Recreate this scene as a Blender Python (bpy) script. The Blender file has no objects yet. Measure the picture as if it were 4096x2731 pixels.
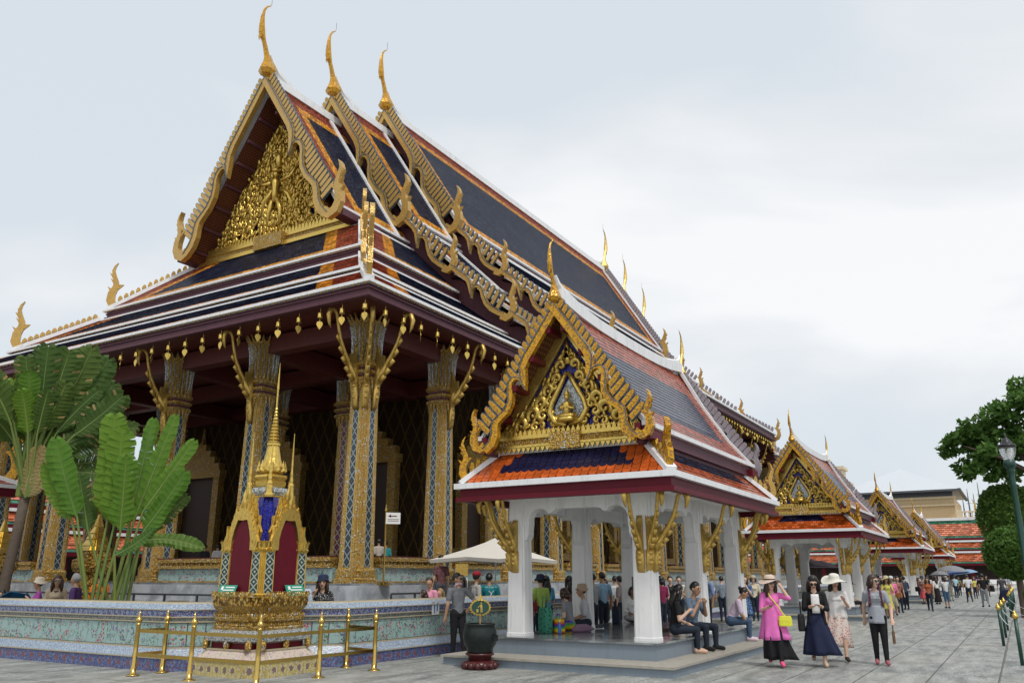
import bpy, math, random
import numpy as np
from mathutils import Vector, Matrix
R = math.radians
random.seed(7)
scene = bpy.context.scene
COL = scene.collection

# ---------------------------------------------------------------- camera
cam_d = bpy.data.cameras.new('camera'); cam = bpy.data.objects.new('camera', cam_d); COL.objects.link(cam)
cam.location = (0, 0, 1.6)
PITCH = math.atan((2306.0 - 1365.5) / 3275.0)
cam.rotation_euler = (R(90) + PITCH, 0, R(30.9 - 90))
cam_d.sensor_width = 36; cam_d.lens = 3275 / 4096 * 36
cam_d.clip_start = 0.1; cam_d.clip_end = 2000
scene.camera = cam

# ---------------------------------------------------------------- light
SUN_EL, SUN_AZ = 58, 232           # direction the light comes from: degrees from +X towards +Y
world = bpy.data.worlds.new('World'); scene.world = world; world.use_nodes = True
wn, wl = world.node_tree.nodes, world.node_tree.links
bg = wn['Background']; bg.inputs['Strength'].default_value = 0.1
sky = wn.new('ShaderNodeTexSky'); sky.sky_type = 'NISHITA'; sky.sun_disc = False
sky.sun_elevation = R(SUN_EL); sky.sun_rotation = R(90 - SUN_AZ)
sky.air_density = 1.0; sky.dust_density = 3.0; sky.ozone_density = 1.0
tc = wn.new('ShaderNodeTexCoord'); mp = wn.new('ShaderNodeMapping')
mp.inputs['Scale'].default_value = (1.0, 1.0, 2.6); mp.inputs['Location'].default_value = (3.1, 0.4, 0.35)
wl.new(tc.outputs['Generated'], mp.inputs['Vector'])
nz = wn.new('ShaderNodeTexNoise'); nz.inputs['Scale'].default_value = 1.35; nz.inputs['Detail'].default_value = 6; nz.inputs['Roughness'].default_value = 0.48
nz.inputs['Distortion'].default_value = 0.35
wl.new(mp.outputs['Vector'], nz.inputs['Vector'])
rp = wn.new('ShaderNodeValToRGB'); rp.color_ramp.elements[0].position = 0.39; rp.color_ramp.elements[1].position = 0.57
rp.color_ramp.elements[0].color = (6.6, 7.2, 7.7, 1); rp.color_ramp.elements[1].color = (9.0, 9.05, 9.1, 1)
e = rp.color_ramp.elements.new(0.47); e.color = (7.4, 7.75, 8.05, 1)
wl.new(nz.outputs['Fac'], rp.inputs['Fac'])
mx = wn.new('ShaderNodeMixRGB'); mx.inputs['Fac'].default_value = 0.9
wl.new(sky.outputs['Color'], mx.inputs[1]); wl.new(rp.outputs['Color'], mx.inputs[2])
wl.new(mx.outputs['Color'], bg.inputs['Color'])
sun_d = bpy.data.lights.new('sun', 'SUN'); sun = bpy.data.objects.new('sun', sun_d); COL.objects.link(sun)
sun_d.energy = 1.5; sun_d.angle = R(10); sun_d.color = (1.0, 0.96, 0.9)
sdir = Vector((math.cos(R(SUN_EL)) * math.cos(R(SUN_AZ)), math.cos(R(SUN_EL)) * math.sin(R(SUN_AZ)), math.sin(R(SUN_EL))))
sun.rotation_euler = sdir.to_track_quat('Z', 'Y').to_euler()
scene.view_settings.view_transform = 'Standard'; scene.view_settings.look = 'None'
scene.view_settings.exposure = 0.18; scene.view_settings.gamma = 1.0
scene.render.engine = 'CYCLES'
scene.cycles.max_bounces = 5; scene.cycles.diffuse_bounces = 3; scene.cycles.glossy_bounces = 3
scene.cycles.transmission_bounces = 4; scene.cycles.use_denoising = True

# ---------------------------------------------------------------- mesh builder
def V(*a): return np.array(a, float)
class MB:
    def __init__(s): s.v = []; s.f = []; s.m = []; s.uv = {}; s.uvb = {}
    def add(s, vs, fs, mat=0):
        b = len(s.v); s.v.extend([tuple(map(float, p)) for p in vs])
        for f in fs: s.f.append([b + i for i in f]); s.m.append(mat)
    def quad(s, a, b, c, d, mat=0, uv=None, uvb=None):
        i = len(s.f); s.add([a, b, c, d], [(0, 1, 2, 3)], mat)
        if uv: s.uv[i] = uv
        if uvb: s.uvb[i] = uvb
    def box(s, x0, x1, y0, y1, z0, z1, mat=0):
        s.add([(x0,y0,z0),(x1,y0,z0),(x1,y1,z0),(x0,y1,z0),(x0,y0,z1),(x1,y0,z1),(x1,y1,z1),(x0,y1,z1)],
              [(0,3,2,1),(4,5,6,7),(0,1,5,4),(1,2,6,5),(2,3,7,6),(3,0,4,7)], mat)
    def bar(s, p, q, w, h, mat=0, up=(0,0,1), w2=None, h2=None):
        p, q, up = V(*p), V(*q), V(*up); d = q - p; d /= np.linalg.norm(d)
        sd = np.cross(d, up); n = np.linalg.norm(sd); sd = sd / n if n > 1e-6 else V(1,0,0); u = np.cross(sd, d)
        w2 = w if w2 is None else w2; h2 = h if h2 is None else h2
        vs = [p - sd*w/2 - u*h/2, p + sd*w/2 - u*h/2, p + sd*w/2 + u*h/2, p - sd*w/2 + u*h/2,
              q - sd*w2/2 - u*h2/2, q + sd*w2/2 - u*h2/2, q + sd*w2/2 + u*h2/2, q - sd*w2/2 + u*h2/2]
        s.add(vs, [(3,2,1,0),(4,5,6,7),(0,1,5,4),(1,2,6,5),(2,3,7,6),(3,0,4,7)], mat)
    def rings(s, rs, mat=0, cap0=True, cap1=True, closed=True):
        n = len(rs[0]); b = len(s.v)
        for r in rs: s.v.extend([tuple(map(float, p)) for p in r])
        for i in range(len(rs) - 1):
            for j in range(n if closed else n - 1):
                k = (j + 1) % n
                s.f.append([b+i*n+j, b+i*n+k, b+(i+1)*n+k, b+(i+1)*n+j]); s.m.append(mat)
        if cap0: s.f.append([b + j for j in range(n)][::-1]); s.m.append(mat)
        if cap1: s.f.append([b + (len(rs)-1)*n + j for j in range(n)]); s.m.append(mat)
    def tube(s, path, rad, n=7, mat=0, flat=1.0, side=None, caps=True):
        P = [V(*p) for p in path]; rs = []; N = len(P)
        if not hasattr(rad, '__len__'): rad = [rad] * N
        prev = None
        for i in range(N):
            d = P[min(i+1, N-1)] - P[max(i-1, 0)]; d = d / (np.linalg.norm(d) + 1e-9)
            if side is not None: a = V(*side)
            else:
                a = prev if prev is not None else (V(0,0,1) if abs(d[2]) < .9 else V(1,0,0))
            a = a - d * (a @ d); a /= (np.linalg.norm(a) + 1e-9); prev = a; b = np.cross(d, a)
            rs.append([P[i] + rad[i]*(math.cos(t)*a*flat + math.sin(t)*b) for t in (2*math.pi*(k+.5)/n for k in range(n))])
        s.rings(rs, mat, caps, caps)
    def lathe(s, prof, n=16, c=(0,0,0), mat=0, rot=0, sq=None, caps=True):
        """sq: unit cross-section outline instead of a circle"""
        rs = []
        for r, z in prof:
            if sq: rs.append([(c[0]+x*r, c[1]+y*r, c[2]+z) for x, y in sq])
            else: rs.append([(c[0]+r*math.cos(rot+2*math.pi*k/n), c[1]+r*math.sin(rot+2*math.pi*k/n), c[2]+z) for k in range(n)])
        s.rings(rs, mat, caps, caps)
    def prism(s, pts, o, u, v, w, t, mat=0):
        o, u, v, w = V(*o), V(*u), V(*v), V(*w); n = len(pts)
        A = [o + u*a + v*b - w*t/2 for a, b in pts]; B = [o + u*a + v*b + w*t/2 for a, b in pts]
        s.add(A + B, [tuple(range(n))[::-1], tuple(range(n, 2*n))] + [(i, (i+1) % n, n+(i+1) % n, n+i) for i in range(n)], mat)
    def ball(s, c, r, mat=0, nu=8, nv=5, sc=(1,1,1)):
        rs = []
        for i in range(nv + 1):
            a = -math.pi/2 + math.pi*(i + .02)/(nv + .04)
            rs.append([(c[0]+r*sc[0]*math.cos(a)*math.cos(2*math.pi*k/nu), c[1]+r*sc[1]*math.cos(a)*math.sin(2*math.pi*k/nu), c[2]+r*sc[2]*math.sin(a)) for k in range(nu)])
        s.rings(rs, mat)
    def mesh(s, name, mats, smooth=False):
        me = bpy.data.meshes.new(name); me.from_pydata(s.v, [], s.f)
        for m in mats if isinstance(mats, (list, tuple)) else [mats]: me.materials.append(MAT[m] if isinstance(m, str) else m)
        me.polygons.foreach_set('material_index', s.m)
        if smooth: me.polygons.foreach_set('use_smooth', [True]*len(s.f))
        if s.uv or s.uvb:
            for nm, dct in (('UVMap', s.uv), ('uvb', s.uvb)):
                L = me.uv_layers.new(name=nm); arr = np.zeros((len(me.loops), 2), np.float32); k = 0
                for i, f in enumerate(s.f):
                    if i in dct: arr[k:k+len(f)] = dct[i]
                    k += len(f)
                L.data.foreach_set('uv', arr.ravel())
        me.update(); return me
    def build(s, name, mats, parent=None, smooth=False, loc=None, rz=0, label=None, kind=None):
        return obj(name, s.mesh(name, mats, smooth), parent, loc, rz, label, kind)
def obj(name, me, parent=None, loc=None, rz=0, label=None, kind=None, rot=None, scale=None):
    o = bpy.data.objects.new(name, me); COL.objects.link(o)
    if parent: o.parent = parent
    if loc is not None: o.location = loc
    if rot is not None: o.rotation_euler = rot
    elif rz: o.rotation_euler = (0, 0, rz)
    if scale is not None: o.scale = scale
    if label: o['label'] = label
    if kind: o['kind'] = kind
    return o
def tag(o, label, cat, group=None):
    o['label'] = label; o['category'] = cat
    if group: o['group'] = group
    return o
def thing(name, label, cat, loc=(0,0,0), rz=0, group=None):
    o = bpy.data.objects.new(name, None); COL.objects.link(o); o.location = loc; o.rotation_euler = (0, 0, rz)
    o.empty_display_size = 0.2
    return tag(o, label, cat, group)
def copy_tree(o, parent=None):
    c = o.copy(); COL.objects.link(c)
    if parent: c.parent = parent
    for ch in list(o.children): copy_tree(ch, c)
    return c
def ribbon(cl, wd):
    """outline polygon of a centreline with widths"""
    n = len(cl); L = []; Rr = []
    for i in range(n):
        a, b = cl[max(i-1,0)], cl[min(i+1,n-1)]; dx, dy = b[0]-a[0], b[1]-a[1]; l = math.hypot(dx, dy) or 1
        nx, ny = -dy/l, dx/l
        L.append((cl[i][0]+nx*wd[i]/2, cl[i][1]+ny*wd[i]/2)); Rr.append((cl[i][0]-nx*wd[i]/2, cl[i][1]-ny*wd[i]/2))
    return L + Rr[::-1]

# ---------------------------------------------------------------- materials
MAT = {}
class NT:
    def __init__(s, name):
        m = bpy.data.materials.new(name); m.use_nodes = True; s.m = m; s.t = m.node_tree; s.p = s.t.nodes['Principled BSDF']; MAT[name] = m
    def n(s, typ, **kw):
        nd = s.t.nodes.new('ShaderNode' + typ)
        for k, v in kw.items():
            if k in nd.inputs.keys() if isinstance(k, str) else False: s.set(nd.inputs[k], v)
            else: setattr(nd, k, v)
        return nd
    def set(s, inp, v):
        if hasattr(v, 'is_output') or isinstance(v, bpy.types.NodeSocket): s.t.links.new(v, inp)
        elif isinstance(v, bpy.types.Node): s.t.links.new(v.outputs[0], inp)
        else:
            if inp.type == 'RGBA' and len(v) == 3: v = (*v, 1)
            inp.default_value = v
    def math(s, op, a, b=0.0, c=None):
        nd = s.t.nodes.new('ShaderNodeMath'); nd.operation = op; s.set(nd.inputs[0], a); s.set(nd.inputs[1], b)
        if c is not None: s.set(nd.inputs[2], c)
        return nd.outputs[0]
    def mix(s, f, a, b):
        nd = s.t.nodes.new('ShaderNodeMixRGB'); s.set(nd.inputs[0], f); s.set(nd.inputs[1], a); s.set(nd.inputs[2], b); return nd.outputs[0]
    def ramp(s, f, stops):
        nd = s.t.nodes.new('ShaderNodeValToRGB'); cr = nd.color_ramp
        while len(cr.elements) < len(stops): cr.elements.new(0.5)
        for e, (p, c) in zip(cr.elements, stops): e.position = p; e.color = (*c, 1) if len(c) == 3 else c
        s.set(nd.inputs[0], f); return nd.outputs[0]
    def obj(s): return s.n('TexCoord').outputs['Object']
    def geo(s): return s.n('NewGeometry').outputs['Position']
    def rnd(s): return s.n('ObjectInfo').outputs['Random']
    def noise(s, vec, scale, detail=3, rough=.5, col=False):
        nd = s.n('TexNoise'); s.set(nd.inputs['Vector'], vec); nd.inputs['Scale'].default_value = scale; nd.inputs['Detail'].default_value = detail; nd.inputs['Roughness'].default_value = rough
        return nd.outputs['Color' if col else 'Fac']
    def voro(s, vec, scale, out='Distance', feature='F1'):
        nd = s.n('TexVoronoi'); nd.feature = feature; s.set(nd.inputs['Vector'], vec); nd.inputs['Scale'].default_value = scale; return nd.outputs[out]
    def vmul(s, vec, k):
        nd = s.n('VectorMath'); nd.operation = 'MULTIPLY'; s.set(nd.inputs[0], vec); nd.inputs[1].default_value = k; return nd.outputs[0]
    def vadd(s, vec, k):
        nd = s.n('VectorMath'); nd.operation = 'ADD'; s.set(nd.inputs[0], vec); s.set(nd.inputs[1], k); return nd.outputs[0]
    def sep(s, vec):
        nd = s.n('SeparateXYZ'); s.set(nd.inputs[0], vec); return nd.outputs
    def uv(s, name):
        nd = s.n('UVMap'); nd.uv_map = name; return nd.outputs[0]
    def bump(s, h, strength=.3, dist=.02):
        nd = s.n('Bump'); nd.inputs['Strength'].default_value = strength; nd.inputs['Distance'].default_value = dist; s.set(nd.inputs['Height'], h)
        s.t.links.new(nd.outputs[0], s.p.inputs['Normal'])
    def out(s, col=None, rough=.5, metal=0.0, spec=.5, **kw):
        if col is not None: s.set(s.p.inputs['Base Color'], col)
        s.set(s.p.inputs['Roughness'], rough); s.set(s.p.inputs['Metallic'], metal); s.p.inputs['Specular IOR Level'].default_value = spec
        for k, v in kw.items(): s.set(s.p.inputs[k], v)
        return s.m
def c3(c, k): return tuple(min(1, x*k) for x in c)
def plain(name, col, rough=.5, metal=0.0, sc=6, amt=.18, bump=.0, bsc=60, dirt=0, spec=.5):
    t = NT(name); v = t.obj(); f = t.noise(v, sc, 5, .6)
    c = t.mix(f, c3(col, 1-amt), c3(col, 1+amt))
    if dirt:
        w = t.noise(t.vmul(v, (7, 7, .8)), 1.0, 4, .7); c = t.mix(t.math('MULTIPLY', t.ramp(w, [(.50, (0,0,0)), (.74, (1,1,1))]), dirt), c, c3(col, .35))
    if bump: t.bump(t.noise(v, bsc, 3), bump, .01)
    t.out(c, rough, metal, spec)
plain('white_plaster', (.80,.80,.79), .55, sc=2.5, amt=.10, bump=.15, bsc=14, dirt=.45)
plain('white_roof', (.80,.81,.82), .5, sc=4, amt=.08, dirt=.32)
plain('plinth_paint', (.20,.245,.29), .5, sc=3, amt=.1, dirt=.2)
plain('step_stone', (.36,.335,.285), .75, sc=9, amt=.25, bump=.3, bsc=40, dirt=.3)
plain('maroon', (.115,.007,.017), .45, sc=5, amt=.2, dirt=.15, spec=.2)
plain('purple', (.105,.042,.056), .5, sc=5, amt=.2, dirt=.3, spec=.2)
plain('dark_wood', (.035,.018,.012), .45)
plain('dark_red', (.10,.018,.014), .5, sc=8, amt=.4)
plain('brass', (.62,.43,.12), .18, 1.0, sc=12, amt=.2)
plain('gold_plain', (.72,.48,.12), .3, .85, sc=18, amt=.5, bump=.5, bsc=30)
plain('gold_dull', (.58,.39,.10), .40, .7, sc=22, amt=.45, bump=.8, bsc=30)
plain('grey_fin', (.27,.245,.27), .5, sc=6, amt=.2)
plain('canvas', (.74,.71,.64), .8, sc=3, amt=.06)
plain('dark_green', (.012,.06,.042), .35, sc=8, amt=.2)
plain('iron_black', (.012,.013,.018), .4)
plain('bronze', (.022,.030,.028), .35, .55, sc=9, amt=.6, bump=.2, bsc=30)
plain('red_lacquer', (.07,.012,.012), .35, sc=9, amt=.3)
plain('bark', (.10,.075,.055), .85, sc=9, amt=.4, bump=.8, bsc=18)
plain('cream_wall', (.60,.46,.27), .7, sc=2, amt=.1, dirt=.15)
plain('cream_trim', (.66,.54,.36), .7, sc=3, amt=.08, dirt=.12)
plain('slate', (.075,.082,.09), .6, sc=6, amt=.3)
plain('pale_tin', (.57,.61,.65), .45, sc=2, amt=.05)
plain('rail_grey', (.05,.055,.065), .5)
plain('paper', (.82,.82,.80), .6, sc=20, amt=.02)
plain('sign_green', (.01,.28,.18), .45, amt=.05)
plain('sign_brown', (.20,.16,.10), .6)
plain('rope', (.62,.66,.70), .7)
plain('glass_dark', (.01,.01,.012), .08, spec=.8)
plain('water_blue', (.03,.16,.45), .2)
plain('soil', (.07,.055,.04), .95, sc=20, amt=.4)
def flat(name, col, rough=.7, metal=0.0, amt=.1, sc=20): plain(name, col, rough, metal, sc, amt)

# carved / mosaic gold
def gold_relief(name, sc, gem=None, dark=(.10,.06,.015), base=(.62,.38,.07), metal=.75):
    t = NT(name); v = t.obj(); d = t.voro(v, sc, 'Distance'); c = t.voro(v, sc, 'Color'); r = t.sep(c)[0]
    col = t.mix(t.ramp(d, [(.30, (0,0,0)), (.62, (1,1,1))]), t.mix(r, base, c3(base, .68)), dark)  # dark between the cells paints the carving's shade into the gold
    if gem: col = t.mix(t.math('GREATER_THAN', r, gem[1]), col, gem[0])
    t.bump(d, .9, .03); t.out(col, .32, metal)
gold_relief('gold_carved', 16, base=(.70,.46,.11), dark=(.16,.09,.02), metal=.6)
gold_relief('gold_fine', 26, ((.55,.6,.62), .95), dark=(.36,.22,.05), base=(.72,.47,.12), metal=.5)
gold_relief('gold_column', 30, ((.62,.66,.7), .93), dark=(.48,.30,.07), base=(.74,.50,.15), metal=.3)
def mosaic(name, cols, sc, rough=.22, metal=.35):
    t = NT(name); c = t.sep(t.voro(t.obj(), sc, 'Color')); n = t.noise(t.obj(), 3, 4)
    col = t.ramp(c[0], [(i/len(cols), k) for i, k in enumerate(cols)]); col = t.mix(t.math('MULTIPLY', n, .5), col, c3(cols[0], .6))
    t.bump(t.voro(t.obj(), sc, 'Distance'), .5, .02); t.out(col, rough, metal)
mosaic('gold_mosaic', [(.52,.32,.08), (.70,.43,.08), (.60,.37,.08), (.44,.29,.11), (.66,.42,.12)], 30)
mosaic('gold_bright', [(.70,.34,.015), (.78,.44,.03), (.62,.28,.012), (.74,.38,.02), (.30,.17,.05)], 26, .2, .45)
mosaic('blue_mosaic', [(.012,.012,.16), (.02,.025,.30), (.01,.01,.10), (.03,.04,.42)], 32, .15, .1)
mosaic('silver_mosaic', [(.62,.68,.72), (.78,.82,.85), (.35,.42,.45), (.7,.74,.76), (.10,.13,.14)], 40, .12, .4)
mosaic('teal_trim', [(.03,.07,.10), (.12,.16,.18), (.05,.06,.16), (.22,.24,.22)], 60, .2, .2)

# tiled roofs: UVMap = (distance from the end, distance from the top), uvb = (along, distance from the bottom)
def roof_mat(name, border, line, field, bw, lw, tw, th, rough=.16, base_line=True, base_border=0.0):
    t = NT(name); a = t.sep(t.uv('UVMap')); b = t.sep(t.uv('uvb'))
    def snap(x, k): return t.math('MULTIPLY', t.math('FLOOR', t.math('DIVIDE', x, k)), k)
    m = t.math('MINIMUM', snap(a[0], tw*1.5), snap(a[1], th)); rb = snap(b[1], th)
    br = t.n('TexBrick'); t.set(br.inputs['Vector'], t.uv('uvb')); br.inputs['Scale'].default_value = 1.0
    br.inputs['Brick Width'].default_value = tw; br.inputs['Row Height'].default_value = th; br.inputs['Mortar Size'].default_value = tw*.10; br.inputs['Mortar Smooth'].default_value = .4
    br.inputs['Color1'].default_value = (.45,.45,.45,1); br.inputs['Color2'].default_value = (1.5,1.5,1.5,1); br.inputs['Mortar'].default_value = (.45,.45,.45,1); br.inputs['Bias'].default_value = -.1
    col = field
    inline = t.math('LESS_THAN', m, bw + lw)
    if base_line: inline = t.math('MAXIMUM', inline, t.math('LESS_THAN', rb, lw))
    if lw > 0: col = t.mix(inline, col, line)
    inb = t.math('LESS_THAN', m, bw)
    if base_border: inb = t.math('MAXIMUM', inb, t.math('LESS_THAN', rb, base_border))
    col = t.mix(inb, col, border)
    mm = t.n('MixRGB'); mm.blend_type = 'MULTIPLY'; mm.inputs[0].default_value = 1; t.set(mm.inputs[1], col); t.set(mm.inputs[2], br.outputs['Color'])
    glint_tint = t.math('MULTIPLY', t.math('MAXIMUM', t.math('SUBTRACT', t.sep(br.outputs['Color'])[0], 1.0), 0.0), .36)  # glints painted into the colour: random tiles go paler grey-blue
    stain = t.noise(t.geo(), .9, 4, .6); c1 = t.mix(glint_tint, mm.outputs[0], (.22,.25,.30)); c2 = t.mix(t.math('MULTIPLY', t.ramp(stain, [(.5, (0,0,0)), (.8, (1,1,1))]), .22), c1, (.16,.16,.16))
    t.bump(br.outputs['Fac'], -.5, .02); t.out(c2, rough, 0, .16)
NAVY = (.011,.017,.050); BRICK = (.36,.070,.030); YEL = (.80,.36,.04); ORANGE = (.52,.100,.018)
roof_mat('temple_tile', BRICK, YEL, NAVY, .85, .55, .14, .13, .36)
roof_mat('skirt_tile', BRICK, YEL, NAVY, 1.2, .42, .20, .15, .34)
roof_mat('pavilion_tile', (.40,.078,.030), (.33,.065,.028), (.016,.024,.07), .80, 0, .15, .11, .22, False, .62)
roof_mat('pavilion_skirt_tile', ORANGE, ORANGE, (.012,.012,.045), .75, 0, .16, .12, .16, False, .40)
roof_mat('gallery_tile', (.035,.17,.10), (.035,.16,.085), (.56,.15,.06), .0, 0, .45, .28, .3, False, .28)
roof_mat('gallery_tile_top', (.035,.17,.10), (.50,.12,.04), (.60,.19,.10), .45, .0, .45, .38, .3, False, .38)
for nm, c in (('orange_tile', ORANGE), ('navy_tile', (.014,.014,.05))):
    t = NT(nm); r = t.rnd(); col = t.mix(r, c3(c, .7), c3(c, 1.3)); col = t.mix(t.math('MULTIPLY', t.noise(t.obj(), 9, 4), .4), col, c3(c, .5)); t.out(col, .22, 0)

# columns and walls
def diamond(name, dark, light, accent, k, metal=.1, edge=(.62,.40,.1)):
    t = NT(name); u = t.sep(t.uv('UVMap')); vv = t.math('MULTIPLY', u[1], k)
    a = t.math('ABSOLUTE', t.math('SUBTRACT', t.math('FRACT', vv), .5)); a = t.math('MULTIPLY', a, 2)
    b = t.math('MULTIPLY', t.math('ABSOLUTE', t.math('SUBTRACT', u[0], .5)), 2)
    d = t.math('ADD', a, b)
    s = t.math('ABSOLUTE', t.math('SUBTRACT', d, .98)); ring = t.math('LESS_THAN', s, .18)
    core = t.math('LESS_THAN', d, .28)
    n = t.noise(t.obj(), 40, 2); dk = t.mix(n, c3(dark, .5), c3(dark, 1.8)); lt = t.mix(t.noise(t.obj(), 55, 2), c3(light, .35), c3(light, 1.25))
    col = t.mix(ring, dk, lt); col = t.mix(core, col, accent); col = t.mix(t.math('GREATER_THAN', b, .86), col, edge)
    t.out(col, .22, metal)
diamond('blue_diamond', (.026,.036,.048), (.30,.38,.40), (.05,.08,.09), 3.4)
diamond('red_diamond', (.15,.028,.015), (.45,.47,.50), (.05,.08,.3), 3.4, 0)
diamond('green_diamond', (.012,.05,.045), (.50,.52,.45), (.5,.5,.4), 6)
t = NT('lattice_wall'); s = t.sep(t.geo()); q = t.math('ADD', s[0], s[1]); z = t.math('MULTIPLY', s[2], .85)
def tri(x): return t.math('ABSOLUTE', t.math('SUBTRACT', t.math('FRACT', x), .5))
d = t.math('ABSOLUTE', t.math('SUBTRACT', t.math('ADD', tri(t.math('MULTIPLY', q, 1.9)), tri(z)), .5))
dd = t.math('ADD', d, t.math('MULTIPLY', t.noise(t.geo(), 9, 3), .12))
g = t.ramp(dd, [(.09, (1,1,1)), (.14, (0,0,0))]); sp = t.math('GREATER_THAN', t.noise(t.geo(), 26, 2), .66)
t.out(t.mix(t.math('MAXIMUM', g, sp), (.022,.013,.006), (.095,.058,.014)), .75, t.math('MULTIPLY', g, .3), .12)
t = NT('soffit_pattern'); u = t.vmul(t.geo(), (11, 11, 11)); s = t.sep(u)
def tr2(x): return t.math('ABSOLUTE', t.math('SUBTRACT', t.math('FRACT', x), .5))
d = t.math('ADD', tr2(t.math('ADD', s[0], t.math('MULTIPLY', s[2], .5))), tr2(s[2]))
t.out(t.mix(t.ramp(d, [(.2, (1,1,1)), (.3, (0,0,0))]), (.075,.012,.014), (.30,.15,.03)), .5, .1)

# porcelain
def floral(name, base, sc, off=True):
    t = NT(name); v = t.obj()
    if off: 
        r = t.rnd(); v = t.vadd(v, t.n('CombineXYZ', X=t.math('MULTIPLY', r, 37.0), Y=t.math('MULTIPLY', r, 17.0), Z=t.math('MULTIPLY', r, 11.0)).outputs[0])
    mask = t.ramp(t.noise(v, sc*.30, 2), [(.50, (0,0,0)), (.56, (1,1,1))])
    c = t.sep(t.voro(v, sc, 'Color')); dd = t.voro(v, sc, 'Distance')
    spot = t.math('MULTIPLY', t.math('LESS_THAN', dd, .48), mask)
    pal = t.ramp(c[1], [(0, (.10,.20,.12)), (.3, (.42,.06,.10)), (.5, (.55,.22,.28)), (.68, (.08,.17,.12)), (.85, (.12,.14,.30))])
    pal.node.color_ramp.interpolation = 'CONSTANT'
    stem = t.math('LESS_THAN', t.math('ABSOLUTE', t.math('SUBTRACT', t.noise(v, sc*.3, 2), .5)), .012)
    col = t.mix(spot, base, pal); col = t.mix(t.math('MULTIPLY', stem, .7), col, (.10,.16,.09))
    t.out(col, .2, 0)
floral('floral_tile', (.33,.47,.455), 22)
floral('floral_panel', (.33,.47,.46), 22, False)
def porcelain(name, stops, sc, wv=(1,1,1), rough=.22, ros=None):
    t = NT(name); v = t.vmul(t.obj(), wv); a = t.voro(v, sc, 'Distance'); c = t.sep(t.voro(v, sc, 'Color'))
    w = t.noise(v, sc*.8, 3); f = t.math('ADD', t.math('MULTIPLY', a, .9), t.math('MULTIPLY', t.math('SUBTRACT', w, .5), .5))
    col = t.ramp(f, stops); col = t.mix(t.math('MULTIPLY', t.math('GREATER_THAN', c[0], .82), .4), col, stops[0][1])
    if ros:
        p = t.sep(t.obj()); q = t.math('SUBTRACT', t.math('FRACT', t.math('DIVIDE', t.math('ADD', p[0], p[1]), ros[0])), .5); q = t.math('MULTIPLY', q, ros[0]); zz = t.math('SUBTRACT', p[2], ros[1])
        d = t.math('SQRT', t.math('ADD', t.math('MULTIPLY', q, q), t.math('MULTIPLY', zz, zz)))
        col = t.mix(t.math('MULTIPLY', t.math('LESS_THAN', t.math('ADD', d, t.math('MULTIPLY', t.math('SUBTRACT', a, .3), .04)), ros[2]), .8), col, ros[3])
        col = t.mix(t.math('MULTIPLY', t.math('GREATER_THAN', t.math('ABSOLUTE', q), ros[0]*.485), .6), col, (.03,.03,.04))
    t.bump(a, .25, .01); t.out(col, rough, 0)
porcelain('blue_band', [(.05, (.28,.08,.12)), (.2, (.07,.10,.26)), (.45, (.10,.14,.34)), (.6, (.36,.42,.54))], 34, ros=(.16,.97,.035,(.34,.40,.52)))
porcelain('light_band', [(.05, (.18,.15,.27)), (.2, (.16,.22,.34)), (.42, (.25,.33,.43)), (.6, (.40,.47,.52))], 34, (1,1,1.6))
porcelain('base_band', [(.08, (.26,.05,.05)), (.2, (.05,.07,.17)), (.5, (.10,.14,.30)), (.75, (.17,.23,.38))], 26, ros=(.28,.11,.055,(.22,.07,.05)))
porcelain('dark_band', [(.1, (.09,.11,.10)), (.4, (.20,.22,.20)), (.7, (.36,.36,.33))], 34)
porcelain('yellow_band', [(.05, (.20,.10,.26)), (.22, (.52,.42,.10)), (.5, (.55,.46,.14)), (.62, (.58,.54,.42))], 30, ros=(.25,.12,.06,(.13,.07,.14)))
porcelain('pink_band', [(.05, (.22,.14,.30)), (.25, (.50,.45,.30)), (.5, (.58,.52,.40)), (.6, (.60,.42,.42))], 22)
plain('cream_line', (.44,.38,.26), .4, sc=8, amt=.15)

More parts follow.
